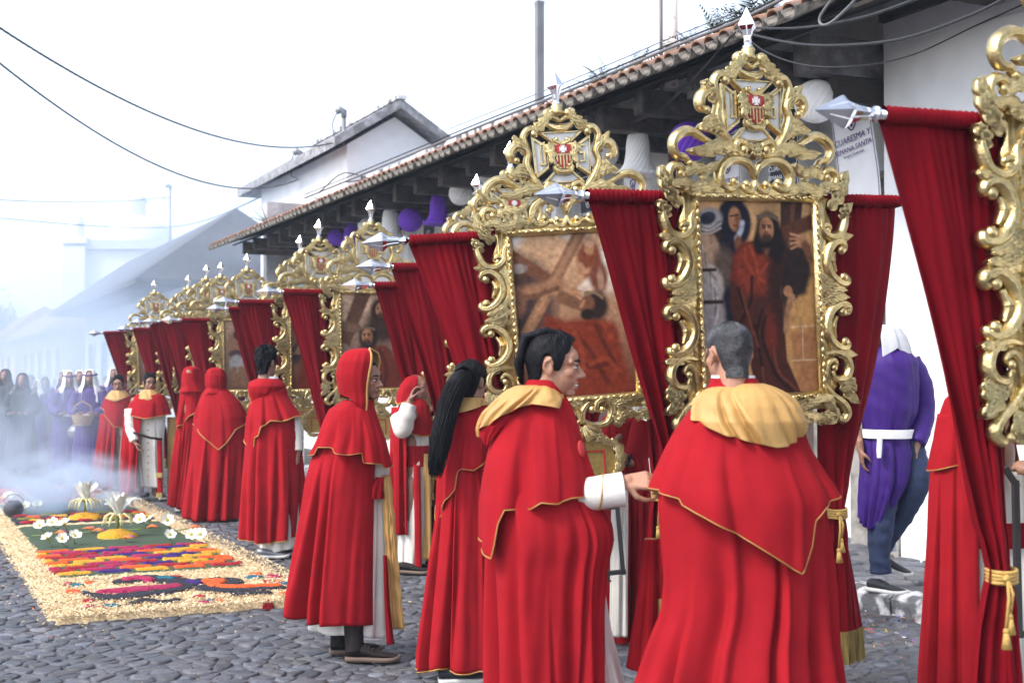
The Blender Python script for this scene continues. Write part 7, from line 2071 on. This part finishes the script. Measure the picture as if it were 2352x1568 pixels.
for i, (x, y) in enumerate(LIL):
    q = gd(x * 0.3418, 1033.6 + y * 0.3418 + 6)
    row_ = 'near the coloured blocks' if y > 600 else ('on the green sawdust' if y > 500 else 'toward the smoky far end')
    side_ = 'left edge' if x < 520 else ('middle' if x < 900 else 'right edge')
    t = thing('lily', (q.x, q.y, 0.12), 'white lily bloom at the %s of the carpet, %s' % (side_, row_), 'flower', 'white lilies laid on the carpet', rz=lr_.uniform(0, 6.28))
    t.rotation_euler = (lr_.uniform(0.3, 1.0), lr_.uniform(-0.4, 0.4), lr_.uniform(-0.8, 0.8))
    s_ = lr_.uniform(0.85, 1.1); t.scale = (s_, s_, s_)
    for k in range(6): obj('petal', PM, t, rot=(0, 0, k * pi / 3 + lr_.uniform(-0.1, 0.1)))
    obj('throat', TRUMPET, t); obj('stamens', STAM, t)
    mb = MB(); mb.tube([(0, 0, -0.05), (0.02, 0.0, -0.09), (0.06, 0, -0.12)], 0.004, 6); mb.obj('stem', STEMG, t)
def plume(x, y, h, label, heap=True):
    q = gd(x * 0.3418, 1033.6 + y * 0.3418)
    if heap:
        A_ = (UA[0] * q.x + UA[1] * q.y, NA[0] * q.x + NA[1] * q.y)
        mound('marigold_heap', S_YEL, (A_[0] - 0.35, A_[0] + 0.35, A_[1] - 0.32, A_[1] + 0.32), lambda a_, l_: (0.19 - math.hypot(a_ - A_[0], l_ - A_[1]) + 0.03 * n2(a_, l_, 9, 2)) / 0.17, 0.08, z0=0.045, step=0.025, rough=0.012)
    t = thing('plume_flower', (q.x, q.y, 0.12 if heap else 0.03), label, 'flower', 'tall plume flowers along the middle of the carpet')
    mb = MB(); mb.tube([(0, 0, 0), (0, 0, h * 0.38)], [0.012, 0.02], 8); mb.obj('stem', STEMG, t)
    P1 = petal_mesh(h * 0.68, 0.04, 0.7, 0.008, 'petal', PETAL)
    P2 = petal_mesh(h * 0.66, 0.034, 0.35, 0.004, 'petal', PETAL)
    for k in range(11): obj('petal', P1 if k % 2 else P2, t, loc=(0, 0, h * 0.34), rot=(0, lr_.uniform(-0.75, -0.3), k * 2 * pi / 11 + lr_.uniform(-0.2, 0.2)))
    for k in range(16):
        az = k * 2 * pi / 16 + lr_.uniform(-0.15, 0.15); L_ = lr_.uniform(0.5, 0.85) * h
        c, s_ = math.cos(az), math.sin(az)
        mb = MB(); mb.tube([(0, 0, h * 0.34), (c * L_ * 0.35, s_ * L_ * 0.35, h * 0.46), (c * L_ * 0.62, s_ * L_ * 0.62, h * 0.36), (c * L_ * 0.75, s_ * L_ * 0.75, h * 0.12)], [0.006, 0.007, 0.006, 0.003], 5)
        mb.obj('filament', FILAM, t)
plume(788, 612, 0.32, 'tall white plume flower on an orange heap, nearest of three')
plume(572, 492, 0.32, 'middle white plume flower on the carpet with drooping filaments')
plume(475, 320, 0.32, 'farthest white plume flower beside the smoke', False)
for i, (x, y, an) in enumerate(((585, 600, 0.1), (950, 575, 0.2), (1235, 580, 0.6), (790, 648, -0.2), (330, 615, 0.1), (655, 592, 2.6))):
    q = gd(x * 0.3418, 1033.6 + y * 0.3418)
    t = thing('flower_spray', (q.x, q.y, 0.06), ('orange and blue flower spray lying left of the orange heap', 'orange and blue flower spray right of the nearest plume', 'blue and orange flower spray by the right-hand lilies', 'small orange spray lying in front of the orange heap', 'orange spray between the left-hand lilies', 'grey-green spray tip beside the orange heap')[i], 'flower', 'flower sprays lying on the green sawdust', rz=an)
    mb = MB(); mb.tube([(-0.16, 0, 0), (0, 0, 0.01), (0.05, 0, 0.02)], 0.006, 6); mb.obj('stem', STEMG, t)
    for k in range(4):
        mb = MB(); az = -0.5 + 0.33 * k
        mb.tube([(0.05, 0, 0.02), (0.05 + 0.06 * math.cos(az), 0.06 * math.sin(az), 0.04), (0.05 + 0.13 * math.cos(az), 0.13 * math.sin(az), 0.03)], [0.006, 0.014, 0.001], 6)
        mb.obj('bract', BOPB if k == 2 else BOPO, t)
# incense pot
q = gd(31, 1193)
t = thing('incense_pot', (q.x, q.y, 0.03), 'round dark clay pot smoking at the left edge of the carpet', 'incense burner')
POTM = M('sooty_clay', (0.025, 0.022, 0.026), 0.8, var=0.3, vs=12, bump=0.3, bs=40)
mb = MB(); mb.lathe([(0.05, 0.0), (0.085, 0.02), (0.108, 0.07), (0.105, 0.115), (0.08, 0.155), (0.06, 0.165), (0.066, 0.178), (0.055, 0.178), (0.045, 0.15), (0.02, 0.14)], n=24); mb.obj('bowl', POTM, t)
for s_ in (-1, 1):
    mb = MB(); mb.tube([(s_ * 0.09, 0, 0.14), (s_ * 0.11, 0, 0.19), (s_ * 0.05, 0, 0.24), (0.0, 0, 0.25)], 0.004, 6); mb.obj('handle', POTM, t)
# censer and basket carried by the purple pair
q = at(176, 992, 20.4)
t = thing('censer', q, 'round metal censer hanging from the penitent in purple', 'censer')
mb = MB(); mb.ell((0, 0, 0), (0.13, 0.13, 0.12), 20, 14); mb.lathe([(0.135, 0.0), (0.14, 0.012), (0.135, 0.024)], n=20); mb.lathe([(0.06, 0.1), (0.03, 0.16), (0.01, 0.18)], n=12); mb.obj('bowl', IRON, t)
for s_ in (-1, 0, 1):
    mb = MB(); mb.tube([(s_ * 0.1, 0, 0.05), (0.05 + s_ * 0.02, 0.05, 0.3), (0.12, 0.1, 0.5)], 0.006, 5); mb.obj('chain', IRON, t)
q = at(190, 962, 20.0)
t = thing('basket', q, 'wicker basket held by the penitent in purple robe', 'basket')
mb = MB(); mb.lathe([(0.10, -0.1), (0.13, -0.06), (0.155, 0.02), (0.165, 0.06), (0.15, 0.065), (0.14, 0.02), (0.02, -0.05)], n=28); mb.obj('weave', WICKER, t)
for k in range(4):
    mb = MB(); mb.tube([((0.118 + 0.013 * k) * math.cos(x), (0.118 + 0.013 * k) * math.sin(x), -0.085 + 0.045 * k) for x in np.linspace(0, 2 * pi, 25)[:-1]], 0.011, 6, closed=True); mb.obj('rim', WICKER, t)
mb = MB(); mb.tube([(-0.15, 0, 0.05), (-0.12, 0, 0.2), (0, 0, 0.27), (0.12, 0, 0.2), (0.15, 0, 0.05)], 0.012, 7); mb.obj('handle', WICKER, t)

# ================================================================== paper ornaments under the eave
def honey(prof, n=40, seed=0):
    """pleated honeycomb paper body: cells alternate in and out up the profile"""
    v, f = [], []
    m = len(prof)
    for j, (r_, z) in enumerate(prof):
        for k in range(n):
            t = 2 * pi * (k + (0.5 if j % 2 else 0)) / n
            rr_ = r_ * (1 + (0.028 if (k + j // 2) % 2 else -0.028))
            v.append((rr_ * math.cos(t), rr_ * math.sin(t), z))
    for j in range(m - 1):
        for k in range(n):
            a_, b_ = j * n + k, j * n + (k + 1) % n
            c_, d2 = (j + 1) * n + k, (j + 1) * n + (k + 1) % n
            if j % 2 == 0: f += [(a_, b_, c_), (b_, d2, c_)]
            else: f += [(a_, b_, d2), (a_, d2, c_)]
    f.append(tuple(range(n - 1, -1, -1))); f.append(tuple((m - 1) * n + k for k in range(n)))
    return v, f
BALLP = [(max(0.02, math.cos(t)), math.sin(t)) for t in np.linspace(-1.5, 1.5, 27)]
rs = np.interp(np.linspace(0, 1, 31), [0, 0.04, 0.1, 0.16, 0.25, 0.4, 0.6, 0.75, 0.82, 0.86, 0.9, 1.0], [1.0, 1.04, 0.86, 0.72, 0.62, 0.56, 0.53, 0.46, 0.32, 0.2, 0.19, 0.19])
BELLP = [(float(r_), -1 + 2 * i / 30) for i, r_ in enumerate(rs)]
BALL_W = mesh('paper_body', *honey(BALLP), PAPER_W, smooth=False); BALL_P = mesh('paper_body', *honey(BALLP), PAPER_P, smooth=False)
BELL_W = mesh('paper_body', *honey(BELLP), PAPER_W, smooth=False); BELL_P = mesh('paper_body', *honey(BELLP), PAPER_P, smooth=False)
CLAP = MB().ell((0, 0, -1.02), (0.22, 0.22, 0.2), 14, 10)
ORN = [(1875, 233, 50, 'ball', 'W', 'big white honeycomb paper ball beside the white banner near the wall corner'),
       (1583, 326, 47, 'ball', 'P', 'purple honeycomb paper ball half behind the big gold crest'),
       (1668, 283, 26, 'ball', 'P', 'small purple paper ball seen through the big gold crest'),
       (1465, 342, 62, 'bell', 'W', 'white honeycomb paper bell between the two largest standards'),
       (1383, 352, 38, 'ball', 'W', 'white paper ball partly behind the second gold crest'),
       (1006, 475, 42, 'bell', 'P', 'purple honeycomb paper bell, larger of the two purple bells'),
       (943, 505, 28, 'ball', 'P', 'purple honeycomb paper ball beside the larger purple bell'),
       (897, 508, 44, 'bell', 'W', 'white paper bell to the left of the purple ball'),
       (1058, 445, 27, 'ball', 'W', 'white paper ball behind a gold crest, right of the purple bell'),
       (842, 518, 20, 'ball', 'W', 'white paper ball above the crest with the beaded painting'),
       (805, 532, 32, 'bell', 'P', 'small purple paper bell far down the eave'),
       (772, 545, 19, 'ball', 'P', 'small purple paper ball farthest down the eave'),
       (1118, 408, 40, 'bell', 'W', 'white paper bell behind the spears of the middle standards')]
for (px, py, r_, kind, colr, lab) in ORN:
    q = al(px, py, 6.95)
    k = F / q.y
    rad = r_ / k
    t = thing('paper_' + kind, q, lab, 'paper ' + kind, 'paper ornaments hung under the eave')
    me = {('ball', 'W'): BALL_W, ('ball', 'P'): BALL_P, ('bell', 'W'): BELL_W, ('bell', 'P'): BELL_P}[kind, colr]
    sc = (rad, rad, rad) if kind == 'ball' else (rad * 0.80, rad * 0.80, rad)
    obj('paper_body', me, t, scale=sc, rot=(0, 0, px * 0.1))
    if kind == 'bell':
        obj('clapper', CLAP.mesh('clapper', PAPER_W if colr == 'W' else PAPER_P), t, scale=(rad * 0.8,) * 3)
    mb = MB(); mb.tube([(0, 0, rad * 0.98), (0.004, 0, max(rad + 0.05, 4.33 - q.z))], 0.004, 5); mb.obj('string', PAPER_W if colr == 'W' else CABLE, t)

# ================================================================== banners along the wall
def text(s_, size, m, parent, x, z, y=-0.004, name='lettering'):
    cu = bpy.data.curves.new(name, 'FONT')
    cu.body = s_; cu.size = size; cu.align_x = 'CENTER'; cu.extrude = 0.0008; cu.resolution_u = 3
    cu.materials.append(m)
    tmp = bpy.data.objects.new('tmp', cu); COL.objects.link(tmp)
    me = bpy.data.meshes.new_from_object(tmp.evaluated_get(bpy.context.evaluated_depsgraph_get()))
    bpy.data.objects.remove(tmp)
    me.name = name
    o = bpy.data.objects.new(name, me)
    o.location = (x, y, z); o.rotation_euler = (R(90), 0, 0)
    return link(o, parent)
def banner(px, py, w, h, dark, lab, l=7.42, roll=0.0, swing=0.0, num=None):
    q = al(px, py, l)
    t = thing('banner', q, lab, 'banner', 'Lent banners hung along the wall')
    t.rotation_euler = (0, R(roll), ST_YAW - R(90) + R(swing))     # local x runs towards the camera end of the wall
    bm_, ink = (BAN_B, BAN_W) if dark else (BAN_W, INK_P)
    nx, nz = 10, 22
    wave = lambda x, z: 0.014 * math.sin(z * 6 + x * 3) * min(1, -z * 2) - 0.006
    v, f = [], []
    for j in range(nz + 1):
        for i in range(nx + 1):
            x, z = -w / 2 + w * i / nx, -h * j / nz
            v.append((x, 0.012 + wave(x, z), z))
    for j in range(nz):
        for i in range(nx): f.append((j * (nx + 1) + i, (j + 1) * (nx + 1) + i, (j + 1) * (nx + 1) + i + 1, j * (nx + 1) + i + 1))
    obj('cloth', mesh('cloth', v, f, bm_), t)
    mb = MB(); mb.tube([(-w / 2 - 0.02, 0.0, 0), (w / 2 + 0.02, 0.0, 0)], 0.010, 7); mb.obj('rod', WOOD, t)
    strips = MB()
    for (x0, x1, z0, z1) in ((-w * 0.46, w * 0.46, -0.055, -0.045), (-w * 0.475, -w * 0.46, -h * 0.97, -0.02), (w * 0.46, w * 0.475, -h * 0.97, -0.02)):
        n = 18
        for i in range(n):
            za, zb = z0 + (z1 - z0) * i / n, z0 + (z1 - z0) * (i + 1) / n
            xm = (x0 + x1) / 2
            strips.add([(x0, 0.008 + wave(x0, za) , za), (x1, 0.008 + wave(x1, za), za), (x1, 0.008 + wave(x1, zb), zb), (x0, 0.008 + wave(x0, zb), zb)], [(0, 1, 2, 3)])
    strips.obj('border_line', ink, t, smooth=False)
    # emblem: lobed outline with a cross above a drop
    mb = MB()
    oz = -0.30
    outl = [(0, 0.115), (0.03, 0.09), (0.055, 0.095), (0.05, 0.06), (0.035, 0.02), (0.045, -0.03), (0.05, -0.08), (0.02, -0.115), (0, -0.125), (-0.02, -0.115), (-0.05, -0.08), (-0.045, -0.03), (-0.035, 0.02), (-0.05, 0.06), (-0.055, 0.095), (-0.03, 0.09)]
    mb.tube([(x, -0.008, oz + z) for x, z in outl], 0.0055, 6, closed=True)
    mb.box((0, -0.008, oz + 0.01), (0.004, 0.003, 0.06)); mb.box((0, -0.0085, oz + 0.035), (0.024, 0.003, 0.004))
    mb.ell((0, -0.008, oz - 0.075), (0.016, 0.004, 0.022), 10, 7)
    mb.obj('emblem', ink, t)
    text('CUARESMA Y', w * 0.15, ink, t, 0, -0.52, -0.012)
    text('SEMANA SANTA', w * 0.125, ink, t, 0, -0.60, -0.012)
    text('Antigua Guatemala', w * 0.065, ink, t, 0, -0.645, -0.012)
    if num: text(num, 0.14, ink, t, 0.02, -0.86, -0.012, 'number')
    mb = MB()
    fr2 = random.Random(px)
    for k in range(9):
        x, z = (-w * 0.36 + fr2.uniform(-0.03, 0.03), -0.10 + fr2.uniform(-0.03, 0.03)) if k < 4 else (w * 0.25 + fr2.uniform(-0.06, 0.06), -h * 0.92 + fr2.uniform(-0.04, 0.04))
        mb.ell((x, -0.008, z), (0.016, 0.004, 0.012), 8, 5)
    mb.obj('flower_print', INK_R, t)
    return t
banner(1948, 190, 0.52, 1.18, False, 'white Lent banner with purple emblem hanging slanted near the wall corner', roll=-7)
banner(1800, 262, 0.46, 1.15, True, 'black Lent banner with white emblem between the big white ball and crest', roll=2, num='7')
banner(1672, 300, 0.44, 1.10, False, 'white Lent banner seen through the largest gold crest', roll=1)
banner(1560, 330, 0.46, 1.10, True, 'black Lent banner behind the purple ball, lettering showing below it', roll=-1)
banner(1455, 372, 0.46, 1.10, False, 'white Lent banner behind the white paper bell', roll=1)
banner(1352, 395, 0.44, 1.0, True, 'black Lent banner mostly covered by the second standard', roll=0)
banner(1262, 425, 0.44, 1.0, False, 'white Lent banner glimpsed through the second gold frame', roll=0)
banner(1045, 485, 0.48, 1.0, False, 'white Lent banner right of the purple bell', roll=0)
banner(985, 500, 0.46, 1.0, True, 'black Lent banner behind the purple ball and bell', roll=1)

# ================================================================== haze and incense smoke
def vol(name, dens, col, noisy=None, aniso=0.2):
    m = bpy.data.materials.new(name); m.use_nodes = True
    n, l = m.node_tree.nodes, m.node_tree.links
    n.clear()
    out = n.new('ShaderNodeOutputMaterial')
    pv = n.new('ShaderNodeVolumePrincipled')
    pv.inputs['Color'].default_value = (*col, 1)
    pv.inputs['Density'].default_value = dens
    pv.inputs['Anisotropy'].default_value = aniso
    if noisy:
        tc = n.new('ShaderNodeTexCoord')
        nz_ = n.new('ShaderNodeTexNoise'); nz_.inputs['Scale'].default_value = noisy; nz_.inputs['Detail'].default_value = 5; nz_.inputs['Distortion'].default_value = 0.6
        l.new(tc.outputs['Object'], nz_.inputs['Vector'])
        ln = n.new('ShaderNodeVectorMath'); ln.operation = 'LENGTH'
        l.new(tc.outputs['Object'], ln.inputs[0])
        f1 = n.new('ShaderNodeMapRange'); f1.inputs['From Min'].default_value = 1.0; f1.inputs['From Max'].default_value = 0.2
        l.new(ln.outputs['Value'], f1.inputs['Value'])
        f2 = n.new('ShaderNodeMapRange'); f2.inputs['From Min'].default_value = 0.40; f2.inputs['From Max'].default_value = 0.66
        l.new(nz_.outputs['Fac'], f2.inputs['Value'])
        mu = n.new('ShaderNodeMath'); mu.operation = 'MULTIPLY'
        l.new(f1.outputs[0], mu.inputs[0]); l.new(f2.outputs[0], mu.inputs[1])
        m2 = n.new('ShaderNodeMath'); m2.operation = 'MULTIPLY'; m2.inputs[1].default_value = dens
        l.new(mu.outputs[0], m2.inputs[0]); l.new(m2.outputs[0], pv.inputs['Density'])
    l.new(pv.outputs[0], out.inputs['Volume'])
    return m
mb = MB(); mb.box((0, 85, 8.5), (170, 131, 10.1))
hz = mb.obj('haze', vol('haze_air', 0.0013, (0.72, 0.85, 1.0)), smooth=False)
hz['kind'] = 'stuff'
def smoke(c, r_, dens, sc, lab):
    mb = MB(); mb.ell((0, 0, 0), (1, 1, 1), 24, 14)
    o = mb.obj('incense_smoke', vol('smoke', dens, (0.72, 0.84, 1.0), sc))
    o.location = c; o.scale = r_
    o['kind'] = 'stuff'
    tag(o, lab, 'smoke')
q = gd(95, 1190)
smoke(q + Vector((0.15, 0.3, 0.30)), (0.95, 1.0, 0.5), 5.0, 2.0, 'bluish incense smoke drifting low over the carpet from the clay pot')
smoke(at(85, 1030, 17.6), (1.7, 1.4, 1.6), 0.6, 1.3, 'thin incense smoke rising before the veiled women')
smoke(at(150, 950, 31.0) + Vector((-1, 0, 0.5)), (8.5, 9.5, 4.0), 0.22, 1.8, 'bank of incense smoke filling the street beyond the penitents')
smoke(at(300, 660, 42.0), (15.0, 14.0, 7.5), 0.10, 1.8, 'pale smoke hanging in front of the far roofs')
smoke(at(470, 560, 37.0), (11.0, 9.0, 6.0), 0.06, 1.6, 'blue incense haze hanging before the gabled house')
smoke(at(45, 985, 15.0), (0.9, 0.9, 1.5), 0.9, 1.6, 'thin plume of incense smoke rising above the clay pot')
